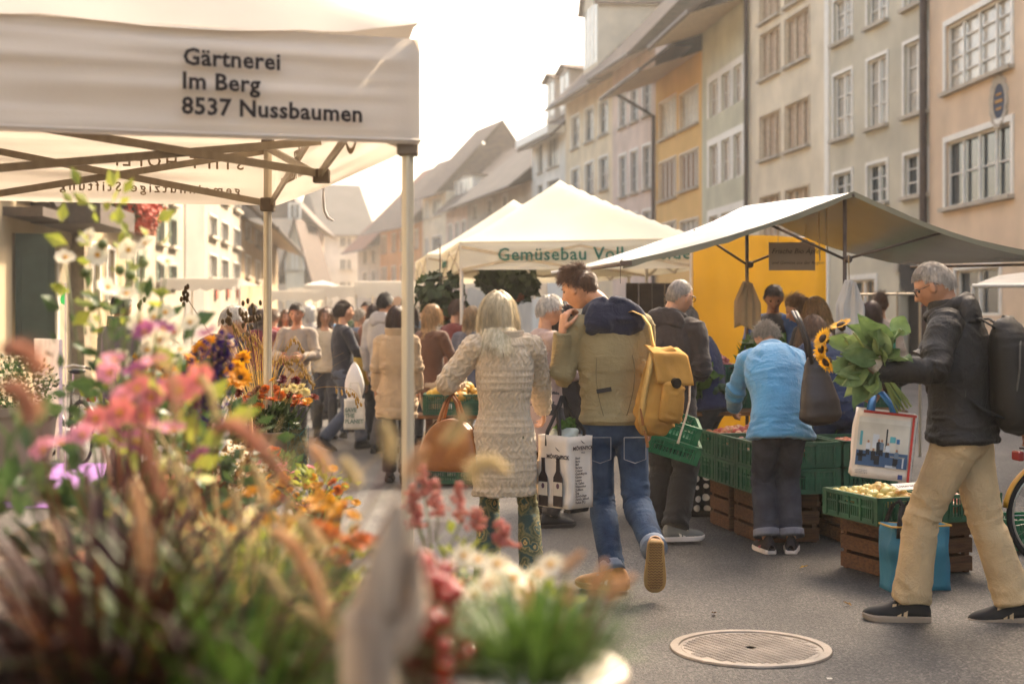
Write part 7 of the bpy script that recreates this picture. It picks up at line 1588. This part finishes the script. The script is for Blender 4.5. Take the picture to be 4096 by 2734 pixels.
def flowers(t, items, Yj=.12, tilt=.9, stem=True, smat=None, sc_=1.0, r=.0022, stemtop=None):
    """items: (kind, photo x, photo y, distance); every head is a part, the stems run down to the plant's base"""
    mb = MB(); b = V(t.location)
    for kd, px, py, Y, *ss in items:
        Y += rnd.uniform(-Yj, Yj); p = pt(px, py, Y) - b; o = link('flower', FM_[kd], t); o.location = p; s_ = sc_ * rnd.uniform(.9, 1.12) * (ss[0] if ss else 1); o.scale = (s_,) * 3
        o.rotation_euler = (rnd.uniform(.2, 1.3) * tilt, rnd.uniform(-.6, .6), rnd.uniform(-.6, .6))
        e = V((rnd.uniform(-.04, .04), rnd.uniform(-.04, .04), 0)); q = p - V((0, 0, .012)); m_ = (e + q) * .5 + V((rnd.uniform(-.03, .03), 0, .04)); mb.tube([e, e.lerp(m_, .6), m_, m_.lerp(q, .6), q], [r * 1.6, r * 1.4, r * 1.2, r, r], 5)
    if stem: mb.build('stems', smat or stemg, t, True, kind='stuff')
def leaves(t, c, rad, n, size, m, hz=1.0, name='leaves', long=1.0):
    mb = MB(); c = V(c)
    for _ in range(n):
        d = V((rnd.gauss(0, 1), rnd.gauss(0, 1), rnd.gauss(0, 1))).normalized(); q = rnd.random() ** .45; p = c + V((d.x * rad * q, d.y * rad * q, d.z * rad * hz * q)); u = (d + V((rnd.uniform(-1, 1), rnd.uniform(-1, 1), rnd.uniform(-.3, 1)))).normalized(); v_ = u.cross(V((rnd.uniform(-1, 1), rnd.uniform(-1, 1), .3))).normalized(); n_ = u.cross(v_); s_ = size * rnd.uniform(.55, 1.35)
        mb.add([p, p + u * s_ * .45 * long + v_ * s_ * .30 + n_ * s_ * .08, p + u * s_ * long, p + u * s_ * .45 * long - v_ * s_ * .30 + n_ * s_ * .08], [(0, 1, 2, 3)])
    return mb.build(name, m, t, kind='stuff')
def blades(t, n, L, m, spread=.8, w_=.006, r0=.06, name='blades', base=V((0, 0, 0)), az=(0, 2 * pi), droop=.6):
    mb = MB()
    for _ in range(n):
        a = rnd.uniform(*az); th = rnd.uniform(.05, spread); l_ = L * rnd.uniform(.55, 1.15); p = V(base) + V((cos(a) * rnd.uniform(0, r0), sin(a) * rnd.uniform(0, r0), 0)); u = V((cos(a), sin(a), 0)); e = V((-sin(a), cos(a), 0)); vs = []; K = 7; dr = droop * rnd.uniform(.6, 1.5)
        for k_ in range(K + 1):
            tt_ = k_ / K; ang = th + dr * tt_ * tt_ * 1.6; ww = w_ * (1 - tt_ ** 2) + .0006; vs += [p - e * ww, p + e * ww]; p = p + (u * sin(ang) + V((0, 0, cos(ang)))) * l_ / K
        mb.add(vs, [(2 * k_, 2 * k_ + 1, 2 * k_ + 3, 2 * k_ + 2) for k_ in range(K)])
    return mb.build(name, m, t, kind='stuff')
plm = mat('plume tan', '#d3a878', .8, .15, 30, translucent=.5, sheen=.3); plr = mat('plume rosy', '#b98268', .8, .15, 30, translucent=.5); plg = mat('plume pale', '#cdb98a', .8, .15, 30, translucent=.5)
def plume(t, pts, w_, m, stalk=True):
    b = V(t.location); P = [V(q) - b for q in pts]; C = list(map(V, cr(P, 5))); mb = MB(); k = len(C)
    w_ *= 1.7; mb.tube(C, [w_ * .30 * (.35 + sin(pi * min(1, (i + 1) / k) ** .8) * .65) for i in range(k)], 6)
    for _ in range(420):
        i = rnd.uniform(0, k - 1.01); j = int(i); c = C[j].lerp(C[j + 1], i - j); tg = (C[j + 1] - C[j]).normalized(); d = V((rnd.gauss(0, 1), rnd.gauss(0, 1), rnd.gauss(0, 1))); d = (d - tg * d.dot(tg)).normalized(); L = w_ * rnd.uniform(.5, 1.15) * (.4 + .6 * sin(pi * (i + 1) / (k + 1)))
        e = (tg * .9 + d).normalized() * L; s_ = tg.cross(d) * w_ * .035; mb.add([c - s_, c + s_, c + e], [(0, 1, 2)])
    o = mb.build('plume', m, t)
    if stalk:
        mb = MB(); e = V((rnd.uniform(-.03, .03), rnd.uniform(-.03, .03), 0)); q = C[-1] if C[-1].z < C[0].z else C[0]; mid = (e + q) / 2 + V((0, 0, .08)); mb.tube([e, e.lerp(mid, .6), mid, mid.lerp(q, .6), q], .0016, 5); mb.build('stalk', stemr, t, True)
    return o
table_w = mat('grey table boards', '#7d6a52', .85, .2, 4, .4, 30, col2='#5e4d3a', stretch=(1, 8, 8), detail=6)
def table(name, label, x0, x1, y0, y1, z):
    t = thing(name, label, 'table', (x0, y0, 0)); n = max(3, int((x1 - x0) / .19)); w_ = (x1 - x0) / n
    for i in range(n): MB().box((w_ * (i + .5), (y1 - y0) / 2, z - .0125), (w_ - .006, y1 - y0, .025)).build('plank', table_w, t)
    for x in (.05, x1 - x0 - .05):
        for y in (.06, y1 - y0 - .06): MB().bar((x, y, 0), (x, y, z - .026), .05).build('leg', table_w, t)
    MB().box(((x1 - x0) / 2, .03, z - .075), (x1 - x0 - .12, .022, .09)).build('apron_board', table_w, t)
table('flower_table', 'low wooden table under the foreground pots', -1.30, .12, 1.35, 3.5, .74)
table('flower_table', 'wooden table with the mum bucket and the price board', -1.95, -1.07, 4.9, 8.1, .70)
clay = mat('terracotta', '#9a5a3c', .8); soil = mat('potting soil', '#2a1f18', .95, .2, 20, .6, 60); blkpot = mat('dark plastic pot', '#2c2826', .6, .1, 5)
def pot(t, r, h, m, rim=.012, n=24, z=0, lip=None):
    o = MB().lathe([(r * .74, z), (r * .98, z + h * .86), (r + rim, z + h * .86), (r + rim, z + h), (r - .004, z + h), (r - .008, z + h * .9)], n).build('pot', m, t, True); MB().lathe([(0, z + h * .88), (r - .006, z + h * .88)], n).build('soil', soil, o); return o
def at(px, Y, z): return V((gx(px, Y), Y, z))
gr_green = mat('green grass blade', '#566f2e', .5, .25, 20, spec=.4, translucent=.35, col2='#38521f'); gr_red = mat('red brown blade', '#3f211b', .55, .3, 20, spec=.25, translucent=.2, col2='#2b1a17'); gr_yel = mat('yellow green leaf', '#adae4c', .55, .25, 14, spec=.4, translucent=.4, col2='#6a7a30'); lf_mid = mat('mid green leaf', '#51693a', .5, .25, 14, spec=.45, translucent=.3, col2='#35492a')
# red brown fountain grass
t = plant('fountain_grass', 'clump of dark red brown fountain grass with rosy plumes at the lower left', at(420, 1.95, .74), 'grass'); pot(t, .13, .20, blkpot)
blades(t, 620, .46, gr_red, 1.25, .0065, .11, base=(0, 0, .18), droop=.75); blades(t, 120, .36, mat('bronze blade', '#6f4526', .45, .3, 20, spec=.5, translucent=.35), 1.0, .005, .1, base=(0, 0, .18))
for pts, w_, m in (([(525, 1925), (545, 2040), (560, 2150), (575, 2270)], .016, plm), ([(0, 1400), (60, 1395), (110, 1420), (145, 1470)], .020, plr), ([(0, 1545), (60, 1560), (100, 1610), (112, 1640)], .020, plr), ([(600, 1420), (660, 1470), (690, 1560), (700, 1680)], .010, plm), ([(560, 1690), (600, 1850), (640, 1990)], .012, plr)):
    plume(t, [pt(x, y, 1.72) for x, y in pts], w_, m)
# green fountain grass
t = plant('fountain_grass', 'green fountain grass with tan plumes in the middle of the flower stand', at(960, 1.9, .74), 'grass'); pot(t, .13, .20, blkpot)
blades(t, 420, .36, gr_green, .95, .0032, .10, base=(0, 0, .18), droop=.7)
for pts, w_, m in (([(1080, 2110), (1180, 2190), (1260, 2340), (1320, 2530)], .019, plm), ([(1190, 2430), (1240, 2470), (1275, 2520)], .016, plg), ([(1030, 2260), (1080, 2310), (1125, 2385)], .014, plg), ([(850, 1725), (930, 1700), (1020, 1770), (1150, 1930)], .020, plr), ([(1530, 1680), (1545, 1740), (1562, 1830)], .014, plg), ([(1700, 1780), (1670, 1830), (1640, 1890)], .014, plm), ([(1240, 1770), (1270, 1820), (1310, 1890)], .014, plm), ([(1370, 1830), (1390, 1870), (1420, 1930)], .014, plg), ([(1860, 1640), (1835, 1700), (1790, 1760)], .014, plg), ([(2030, 1890), (1970, 1850), (1900, 1870), (1890, 1910)], .016, plg), ([(1180, 2060), (1230, 2120), (1290, 2200)], .016, plg), ([(1480, 2170), (1500, 2250), (1510, 2320)], .013, plg)):
    plume(t, [pt(x, y, 1.85) for x, y in pts], w_, m)
t = plant('straw_grass', 'fine pale straw grass spraying up among the pink anemones', at(900, 2.6, .74), 'grass'); pot(t, .10, .18, clay)
blades(t, 70, .50, mat('pale straw blade', '#c4a871', .6, .15, 20, translucent=.35), .85, .0022, .08, base=(0, 0, .15), droop=.6); blades(t, 160, .30, gr_yel, .9, .0035, .08, base=(0, 0, .15), droop=.6)
for pts in ([(800, 1500), (840, 1570), (860, 1660)], [(1010, 1850), (1040, 1920), (1060, 2000)], [(700, 1850), (730, 1930), (760, 2010)], [(1160, 1990), (1140, 2050), (1120, 2110)], [(640, 2010), (650, 2090), (670, 2170)], [(930, 1960), (950, 2040), (960, 2120)]): plume(t, [pt(x, y, 2.4) for x, y in pts], .012, plg)
# pink anemones
t = plant('anemone_plant', 'pink and magenta anemones on tall stems at the left', at(520, 2.75, .74), 'flowers'); pot(t, .14, .22, clay)
it = [('pink', 455, 1440), ('pink', 440, 1490), ('magenta', 545, 1490), ('coral', 550, 1555), ('pink', 495, 1590), ('magenta', 640, 1560), ('pink', 530, 1625), ('coral', 800, 1520), ('coral', 385, 1675), ('pink', 455, 1720), ('magenta', 470, 1760), ('coral', 565, 1665), ('pink', 590, 1690), ('magenta', 545, 1765), ('pink', 410, 1720), ('pink', 175, 1800), ('pink', 240, 1775), ('magenta', 800, 1830), ('coral', 690, 1550), ('pink', 620, 1450), ('magenta', 580, 1330), ('magenta', 650, 1320), ('coral', 720, 1560), ('pink', 690, 1720), ('pink', 330, 1740), ('coral', 480, 1650), ('pink', 600, 1590), ('magenta', 830, 1340)]
flowers(t, [(k_, x, y, 2.75) for k_, x, y in it], .18, 1.0, smat=stemr, sc_=.78); leaves(t, (-.05, 0, .34), .16, 150, .06, lf_mid, .9); leaves(t, (-.25, .05, .42), .14, 70, .07, lf_mid, 1.4); leaves(t, (.05, .1, .52), .16, 60, .06, gr_yel, 1.2)
# tall white daisies
t = plant('white_flower_plant', 'tall white daisy like flowers rising against the left houses', at(500, 3.7, .70), 'flowers'); pot(t, .14, .22, clay)
it = [(350, 948), (262, 1030), (515, 1000), (580, 975), (668, 1048), (430, 1150), (505, 1175), (615, 1270), (700, 1330), (720, 1400), (560, 1290), (660, 1250), (690, 1418), (760, 1290), (390, 1020), (590, 1400), (480, 1440), (640, 1360)]
flowers(t, [('white', x, y, 3.7, .9) for x, y in it], .2, 1.1, r=.002); leaves(t, (0, 0, .62), .22, 150, .06, lf_mid, 1.6); leaves(t, (-.05, .05, .95), .16, 60, .05, gr_yel, 1.8)
mb = MB()
for x, y in ((410, 975), (575, 1050), (480, 1080), (340, 1090), (520, 1100), (370, 1225)):
    p = pt(x, y, 3.7) - t.location; mb.ball(p, .014, 8, 6); mb.tube([p, p * .6, V((0, 0, .2))], .0015, 4)
mb.build('buds', stemg, t, True, kind='stuff')
# delphiniums
t = plant('delphinium_plant', 'dark purple delphinium spikes behind the pink anemones', at(850, 4.3, .70), 'flowers'); pot(t, .13, .2, clay); purple = pm('purple', '#4a2f80', '#38245f', .3)
for px, py0, py1 in ((790, 1400, 1640), (850, 1370, 1620), (905, 1340, 1480), (830, 1500, 1700), (880, 1480, 1640), (760, 1470, 1600)):
    a, b = pt(px, py0, 4.3) - t.location, pt(px - 15, py1, 4.3) - t.location; mb = MB()
    for _ in range(150): p = a.lerp(b, rnd.random()) + V((rnd.gauss(0, .016), rnd.gauss(0, .016), 0)); u = V((rnd.uniform(-1, 1), rnd.uniform(-1, 1), rnd.uniform(-.6, .6))).normalized(); v_ = u.cross(V((.1, .2, 1))).normalized(); mb.add([p, p + u * .012 + v_ * .009, p + u * .022, p + u * .012 - v_ * .009], [(0, 1, 2, 3)])
    mb.build('flower_spike', purple, t); MB().tube([V((0, 0, .2)), b * .7 + V((0, 0, .05)), b, a], .003, 5).build('stem', stemg, t)
leaves(t, (0, 0, .42), .2, 130, .07, lf_mid, 1.2)
# yellow coneflowers
t = plant('coneflower_plant', 'golden yellow coneflowers in the middle of the stand', at(740, 5.6, .70), 'flowers'); pot(t, .15, .22, clay)
it = [(800, 1392), (815, 1400), (655, 1480), (650, 1500), (905, 1500), (930, 1530), (900, 1545), (945, 1478), (960, 1510), (720, 1470), (575, 1440), (785, 1480), (830, 1375), (620, 1520), (760, 1440), (970, 1440)]
flowers(t, [('yellow', x, y, 5.6, 1.05) for x, y in it], .25, 1.0); leaves(t, (-.08, 0, .40), .17, 200, .05, lf_mid, 1.1); leaves(t, (-.25, 0, .45), .16, 90, .05, gr_yel, .9)
# dry grasses with seed heads
t = plant('dry_grass', 'dry golden grasses with dangling seed heads behind the mums', at(1050, 7.95, .70), 'grass'); pot(t, .12, .2, clay); straw = mat('dry straw', '#b08d4a', .7, .2, 20, translucent=.3)
blades(t, 130, .62, straw, .75, .0016, .08, base=(0, 0, .2), droop=.5); blades(t, 60, .55, straw, 1.1, .0014, .08, base=(-.1, 0, .2), droop=.4)
sp = MB(); st_ = MB()
for (x0, y0, x1, y1) in ((1090, 1600, 1170, 1345), (1110, 1600, 1215, 1480), (1080, 1600, 1130, 1420), (1150, 1620, 1400, 1555), (1060, 1600, 1050, 1380), (1120, 1590, 1180, 1420), (1040, 1600, 980, 1330), (1000, 1600, 930, 1290), (1020, 1600, 1010, 1330)):
    a, b = pt(x0, y0, 7.75) - t.location, pt(x1, y1, 7.75) - t.location; c = b + V((.05, 0, -.06)); C = list(map(V, cr([a, a.lerp(b, .5) + V((-.01, 0, .05)), b, c], 6))); st_.tube(C, .0013, 5)
    for i in range(9, len(C)):
        for _ in range(2): p = C[i] + V((rnd.uniform(-.012, .012), rnd.uniform(-.01, .01), -rnd.uniform(.008, .03))); st_.tube([C[i], p], .0006, 3); sp.ball(p - V((0, 0, .008)), (.0055, .003, .011), 6, 5)
st_.build('stalks', straw, t, True, kind='stuff'); sp.build('seed_heads', straw, t, True, kind='stuff')
for px, py in ((735, 1185), (545, 1235), (910, 1260), (985, 1300), (960, 1240), (1015, 1245)):
    p = pt(px, py, 6.4) - t.location; mb = MB()
    for _ in range(9): q = p + V((rnd.gauss(0, .014), rnd.gauss(0, .012), rnd.uniform(-.045, .045))); mb.ball(q, (.008, .008, .014), 7, 5)
    mb.tube([p, p * .5 + V((0, 0, .15)), V((0, 0, .2))], .0018, 5); mb.build('seed_pod', mat('dry pods', '#5d4a30', .8, .2, 20), t, True)
# mums in a grey bucket
t = plant('mum_bucket', 'grey metal bucket full of orange, cream and rust chrysanthemums', at(1072, 7.5, .70), 'flowers')
gm = mat('grey enamel', '#8a7c6e', .45, .06, 5, spec=.4, metal=.15)
o = MB().lathe([(.088, .0), (.10, .06), (.108, .115), (.112, .117), (.112, .123), (.110, .125), (.124, .235), (.129, .238), (.129, .246), (.118, .246), (.116, .2)], 32).build('bucket', gm, t, True)
it = [('orange', 1048, 1592), ('orange', 1035, 1630), ('orange', 1075, 1640), ('orange', 1120, 1585), ('orange', 1100, 1560), ('orange', 1060, 1560), ('cream', 1172, 1555), ('cream', 1190, 1570), ('cream', 1140, 1568), ('cream', 1220, 1572), ('cream', 1155, 1605), ('rust', 1255, 1590), ('orange', 1215, 1620), ('orange', 1190, 1590), ('orange', 1182, 1615), ('wine', 1130, 1515), ('wine', 1125, 1530), ('wine', 1185, 1525), ('gold', 1090, 1520), ('gold', 1070, 1540), ('rust', 1010, 1580), ('rust', 1000, 1610), ('orange', 985, 1600), ('rust', 960, 1570), ('cream', 1205, 1550), ('gold', 1230, 1605), ('rust', 1165, 1580), ('orange', 1015, 1640), ('rust', 1030, 1560), ('orange', 1090, 1600)]
flowers(t, [(k_, x, y, 7.5, 1.15) for k_, x, y in it], .10, .85); leaves(t, (0, 0, .30), .15, 380, .05, mat('mum leaf', '#3a4a28', .6, .25, 14, translucent=.25, col2='#29371e'), .55)
# moss vase, moss ball, small blooms on the table
mossm = mat('moss and twine', '#5c5330', .95, .35, 45, 1.0, 90, col2='#27443f')
t = thing('moss_vase', 'tall moss wrapped vase with teal thread beside the grey bucket', 'vase', at(1192, 7.45, .70))
mb = MB(); mb.grid(lambda u, v: V((cos(2 * pi * u) * (.050 + .006 * sin(v * 5)), sin(2 * pi * u) * (.050 + .006 * sin(v * 5)), .26 * v)) * (1 + .05 * vn(cos(2 * pi * u) * 8, sin(2 * pi * u) * 8, v * 14, 1, 2)), 40, 30); mb.build('vase', mossm, t, True)
mb = MB()
for i in range(70): a, z = rnd.uniform(0, 6.28), rnd.uniform(.01, .25); mb.tube([V((cos(a + k_ * .5) * .056, sin(a + k_ * .5) * .056, z + k_ * rnd.uniform(-.03, .03))) for k_ in range(4)], .0012, 4)
mb.build('thread', mat('teal thread', '#2f6a6c', .7), t, kind='stuff')
t = thing('moss_ball', 'round brown moss ball on the flower table', 'moss ball', at(1165, 7.2, .74)); mb = MB(); mb.grid(lambda u, v: V((cos(2 * pi * u) * sin(pi * v), sin(2 * pi * u) * sin(pi * v), cos(pi * v))) * .055 * (1 + .08 * vn(cos(2 * pi * u) * 5, sin(2 * pi * u) * 5 + v * 9, 0, 1, 6)), 30, 18); mb.build('moss', mossm, t, True)
t = plant('cyclamen_pot', 'pale pink cyclamens at the front of the flower table', at(1120, 6.6, .70), 'flowers'); pot(t, .07, .1, clay)
flowers(t, [('cyclamen', x, y, 6.6) for x, y in ((1110, 1880), (1135, 1870), (1050, 1860), (1065, 1885), (1200, 1895), (1240, 1880), (1180, 1910), (1140, 1900))], .08, .5); leaves(t, (0, 0, .14), .10, 90, .05, lf_mid, .6)
t = plant('orange_blooms', 'two loose rust orange blooms lying below the grey bucket', at(1115, 7.1, .70), 'flowers'); flowers(t, [('orange', 1105, 1805, 7.1), ('orange', 1125, 1820, 7.1), ('orange', 1090, 1800, 7.1)], .04, .6)
t = plant('goldenrod', 'bright yellow goldenrod and asters at the corner of the table', at(1270, 5.4, .70), 'flowers'); pot(t, .1, .14, clay)
flowers(t, [('gold', x, y, 5.3) for x, y in [(rnd.gauss(1230, 90), rnd.gauss(1950, 45)) for _ in range(28)]] + [('orange', x, y, 5.2) for x, y in ((1060, 1980), (1140, 1990), (1330, 1930), (1350, 1960))], .2, .9, sc_=.8); leaves(t, (0, 0, .20), .14, 160, .035, gr_yel, .6)
t = plant('daisy_fleabane', 'small pinkish daisies in front of the chalkboard', at(900, 5.8, .70), 'flowers'); pot(t, .09, .12, clay)
flowers(t, [('daisy', rnd.gauss(930, 70), rnd.gauss(1850, 60), 5.8) for _ in range(40)], .2, .9); leaves(t, (0, 0, .2), .18, 160, .05, mat('brown leaf', '#7a5a38', .6, .25, 14, translucent=.3), .6)
# chalkboard
t = thing('chalkboard', 'small wooden framed chalkboard with handwritten prices', 'price board', pt(965, 1705, 7.0), -.12); wS, hS = 82 / F * 7 , 188 / F * 7
fw = mat('pale frame wood', '#a5855c', .8, .15, 10, .3, 40, stretch=(6, 6, 1)); Mt = Matrix.Rotation(-.10, 4, 'Y') @ Matrix.Rotation(-.12, 4, 'X')
o = MB().box((0, 0, 0), (wS, .006, hS), Mt).build('slate', mat('slate board', '#29231f', .8, .1, 20), t)
mb = MB()
for c, d in (((-wS / 2, 0, 0), (.014, .014, hS + .014)), ((wS / 2, 0, 0), (.014, .014, hS + .014)), ((0, 0, hS / 2), (wS - .014, .014, .014)), ((0, 0, -hS / 2), (wS - .014, .014, .014))): mb.box(c, d, Mt)
mb.build('wooden_frame', fw, t); text('Frosch 6,-\nZwerge 9,-\nIgel     8,-', .0225, mat('chalk', '#d8d2c8', .9), o, Mt @ basis((-wS * .42, -.004, hS * .26), (1, 0, 0), (0, 0, 1)), lines=1.35, extr=.0003, shear=.15)
# yellow green shrub, snapdragons, orange flowers, rose hips, white daisies
t = plant('spurge_shrub', 'airy yellow green shrub with tiny pale flowers in front of the cardigan woman', at(1200, 3.1, .74), 'shrub'); pot(t, .15, .2, clay)
leaves(t, (-.02, 0, .22), .26, 520, .036, gr_yel, .42); leaves(t, (.0, -.1, .16), .28, 420, .04, lf_mid, .4); leaves(t, (-.1, .1, .28), .20, 240, .028, pm('pale yellow', '#ddd3a0', '#cbbd78'), .35, 'bracts')
flowers(t, [('orange', x, y, 2.9, .9) for x, y in ((1290, 2140), (1320, 2150), (1440, 2160), (1480, 2170), (1350, 2230), (1260, 2120), (1400, 2180))] + [('gold', rnd.uniform(900, 1450), rnd.uniform(1960, 2120), 3.1, .8) for _ in range(22)], .1, .9)
t = plant('snapdragon', 'salmon pink snapdragon spikes right of the tent leg', at(1740, 3.3, .74), 'flowers'); pot(t, .11, .18, clay); salm = pm('salmon', '#cf8a76', '#b96b66')
for px, py0, py1 in ((1690, 1860, 1990), (1650, 1940, 2050), (1740, 1920, 2060), (1835, 1930, 2090), (1660, 2030, 2110), (2000, 2080, 2150), (1900, 2030, 2120), (2010, 2140, 2180)):
    a, b = pt(px, py0, 3.3) - t.location, pt(px + 10, py1, 3.3) - t.location; mb = MB()
    for _ in range(70): f_ = rnd.random(); p = a.lerp(b, f_) + V((rnd.gauss(0, .009), rnd.gauss(0, .009), 0)) * (.4 + f_); s_ = rnd.uniform(.0035, .006); mb.ball(p, (s_, s_, s_), 6, 4)
    mb.build('flower_spike', salm, t, True); MB().tube([V((rnd.uniform(-.05, .05), 0, .18)), b * .6 + V((0, 0, .08)), b, a], .0022, 5).build('stem', stemg, t)
leaves(t, (0, 0, .14), .10, 110, .035, lf_mid, 1.0); leaves(t, (.05, 0, .22), .09, 50, .03, gr_yel, 1.0)
t = plant('rose_hips', 'branches of glossy red rose hips in the foreground', at(1690, 1.95, .74), 'berries'); pot(t, .09, .16, blkpot); hip = mat('red hip', '#85160f', .10, .15, 12, spec=.8, col2='#a82a18'); mb = MB(); ball_me = None
for i in range(85):
    x, y = rnd.choice(((1690, 2240), (1770, 2290), (1660, 2320), (1800, 2380), (1650, 2480), (1740, 2500), (1800, 2600), (1870, 2620), (1780, 2680))); x += rnd.gauss(0, 32); y += rnd.gauss(0, 32); p = pt(x, y, 1.95 + rnd.uniform(-.10, .10)) - t.location
    if ball_me is None: b_ = MB(); b_.ball((0, 0, 0), (.0095, .0095, .0115), 10, 8); ball_me = b_.mesh('rose_hip', hip, True)
    o = link('rose_hip', ball_me, t); o.location = p; o.scale = (rnd.uniform(.8, 1.2),) * 3; mb.tube([p, p + V((rnd.uniform(-.02, .02), .02, -.03)), V((p.x * .3, p.y * .3, .2))], .0012, 4)
mb.build('twigs', stemr, t, True, kind='stuff'); leaves(t, (.02, .03, .14), .10, 70, .035, lf_mid, .8)
t = plant('white_daisy_plant', 'bushy green plant with small white daisies in front of the woman\'s feet', at(2020, 2.55, .74), 'flowers'); pot(t, .12, .18, clay)
flowers(t, [('daisy', x + rnd.gauss(0, 12), y + rnd.gauss(0, 12), 2.5, 1.25) for x, y in ((1885, 2240), (1905, 2250), (1970, 2300), (2000, 2320), (2030, 2290), (1960, 2340), (2060, 2310), (1900, 2380), (2110, 2330), (2040, 2260), (2200, 2265), (2140, 2290), (1990, 2250), (1930, 2320), (2080, 2360))], .1, 1.0)
leaves(t, (.02, 0, .24), .125, 260, .030, lf_mid, .7); leaves(t, (.02, -.05, .27), .12, 130, .026, gr_yel, .6)
t = plant('driftwood', 'weathered grey driftwood piece standing among the pots', at(1510, 1.5, .74), 'driftwood')
mb = MB(); P = [pt(1480, 2734 + 140, 1.5), pt(1470, 2600, 1.5), pt(1490, 2450, 1.5), pt(1530, 2280, 1.5), pt(1570, 2120, 1.5), pt(1590, 2010, 1.5)]; P = [p - t.location for p in P]; P[0].z = .0
etube(mb, [(p, a, b) for p, a, b in zip(P, (.028, .030, .027, .022, .014, .005), (.024, .024, .022, .017, .010, .004))], V((1, 0, 0)), 6, 20); etube(mb, [(P[1] + V((.02, .01, 0)), .02, .02), (P[2] + V((.045, .01, .0)), .016, .016), (P[3] + V((.03, .01, .02)), .008, .008)], V((1, 0, 0)), 4, 12)
mb.v = [(x + .006 * vn(x * 60, y * 60, z * 9, 1, 3), y + .006 * vn(x * 60, y * 60, z * 9, 1, 5), z) for x, y, z in mb.v]; mb.build('wood', mat('driftwood grey', '#b9a792', .9, .3, 6, .6, 50, stretch=(9, 9, 1), col2='#7d6a5a'), t, True)
t = plant('potted_grass', 'potted green grass with tan tips in a pale rimmed terracotta pot', at(2130, 1.95, .74), 'grass'); pot(t, .115, .30, clay, .014)
MB().lathe([(.112, .300), (.125, .296), (.133, .306), (.128, .318), (.114, .314)], 28).build('pale_rim', mat('pale glaze', '#cfc3b2', .4), t, True)
blades(t, 480, .165, gr_green, .85, .0026, .09, base=(0, 0, .28), droop=.5)
for pts in ([(2330, 2205), (2300, 2235), (2260, 2270)], [(2410, 2290), (2390, 2330), (2370, 2370)], [(2460, 2310), (2450, 2350), (2430, 2390)], [(2540, 2300), (2500, 2330), (2470, 2370)], [(2290, 2330), (2280, 2370), (2270, 2400)], [(2120, 2340), (2110, 2400), (2105, 2450)], [(2420, 2240), (2410, 2275), (2390, 2330)]): plume(t, [pt(x, y, 1.9) for x, y in pts], .010, plm)
# grey planter and purple cloth at the far left
t = thing('planter', 'tall grey planter with a white flowering bush at the left edge', 'planter', (gx(30, 11.9), 12.1, 0), .12); pg = mat('grey fibre planter', '#7b7064', .7, .08, 3, .1, 30)
wP = .25
mb = MB(); mb.lathe([(wP * .86, .0), (wP * 1.16, .72), (wP * 1.26, .72), (wP * 1.26, .79), (wP * 1.1, .79), (wP * 1.08, .7)], 40, sq=1.0, c=(0, 0, .006)); mb.build('planter_box', pg, t)
leaves(t, (0, 0, .98), .34, 900, .045, lf_mid, .75); 
mb = MB()
for _ in range(170): d = V((rnd.gauss(0, 1), rnd.gauss(0, 1), abs(rnd.gauss(0, 1)))).normalized() * .34; mb.ball(V((d.x, d.y, .98 + d.z * .72)), .013, 6, 4)
mb.build('white_blossoms', pm('white', '#e6ddc8', '#d6ccae'), t, kind='stuff')
m = MB(); m.grid(lambda u, v: V((-6.2 + 2.45 * u, 11.55 + 3.6 * v, .006 + .02 * (1 + vn(u * 4, v * 6, 0, 1, 2)) * (1 if 0 < u < 1 and 0 < v < 1 else .2))), 30, 30); o = m.build('purple_cloth', mat('purple cloth', '#8a5fa0', .9, .08, 4, .2, 60), None, True); tag(o, 'purple cloth spread on the ground under the grey planter', 'cloth')
bicycle('bicycle parked by the left shop fronts behind the flowers', (gx(330, 15.2), 15.2, 0), 2.2, '#2c2826', '#2a2624', False)
t = thing('notice_panel', 'white panel board standing by the left shop fronts', 'panel', (gx(192, 15.6), 15.6, 0), -.9); MB().box((0, 0, .75), (.75, .04, 1.15)).build('board', mat('white board', '#d8d0c6', .5), t); [MB().bar((x, 0, 0), (x, 0, .17), .04).build('leg', alu_w, t) for x in (-.3, .3)]
t = thing('pennant', 'small green pennant on a thin pole at the left', 'flag', (gx(262, 14), 14, 0)); MB().tube([(0, 0, 0), (0, 0, gz(1130, 14))], .008, 6).build('pole', alu_w, t); m = MB(); zt_ = gz(1140, 14); m.add([(0, 0, zt_), (-.06, .01, zt_ - .14), (-.05, .02, zt_ - .18), (0, .0, zt_ - .20)], [(0, 1, 2, 3)]); m.build('cloth', mat('green flag', '#2f8f4a', .7, translucent=.4), t)
# ---------------------------------------------------------------- warm haze in the street
hz = MB(); hz.box((0, 0, 0), (1, 1, 1)); HZ = hz.build('haze', None, kind='stuff')
HZ.scale = (330, 470, 27.0); HZ.location = (0, 190, 12.3)
hm = bpy.data.materials.new('haze'); hm.use_nodes = True; N = hm.node_tree.nodes; N.remove(N['Principled BSDF'])
pv = N.new('ShaderNodeVolumePrincipled'); pv.inputs['Color'].default_value = (1.0, .95, .87, 1); pv.inputs['Density'].default_value = .0009; pv.inputs['Anisotropy'].default_value = .35
hm.node_tree.links.new(pv.outputs[0], N['Material Output'].inputs['Volume']); HZ.data.materials.clear(); HZ.data.materials.append(hm)
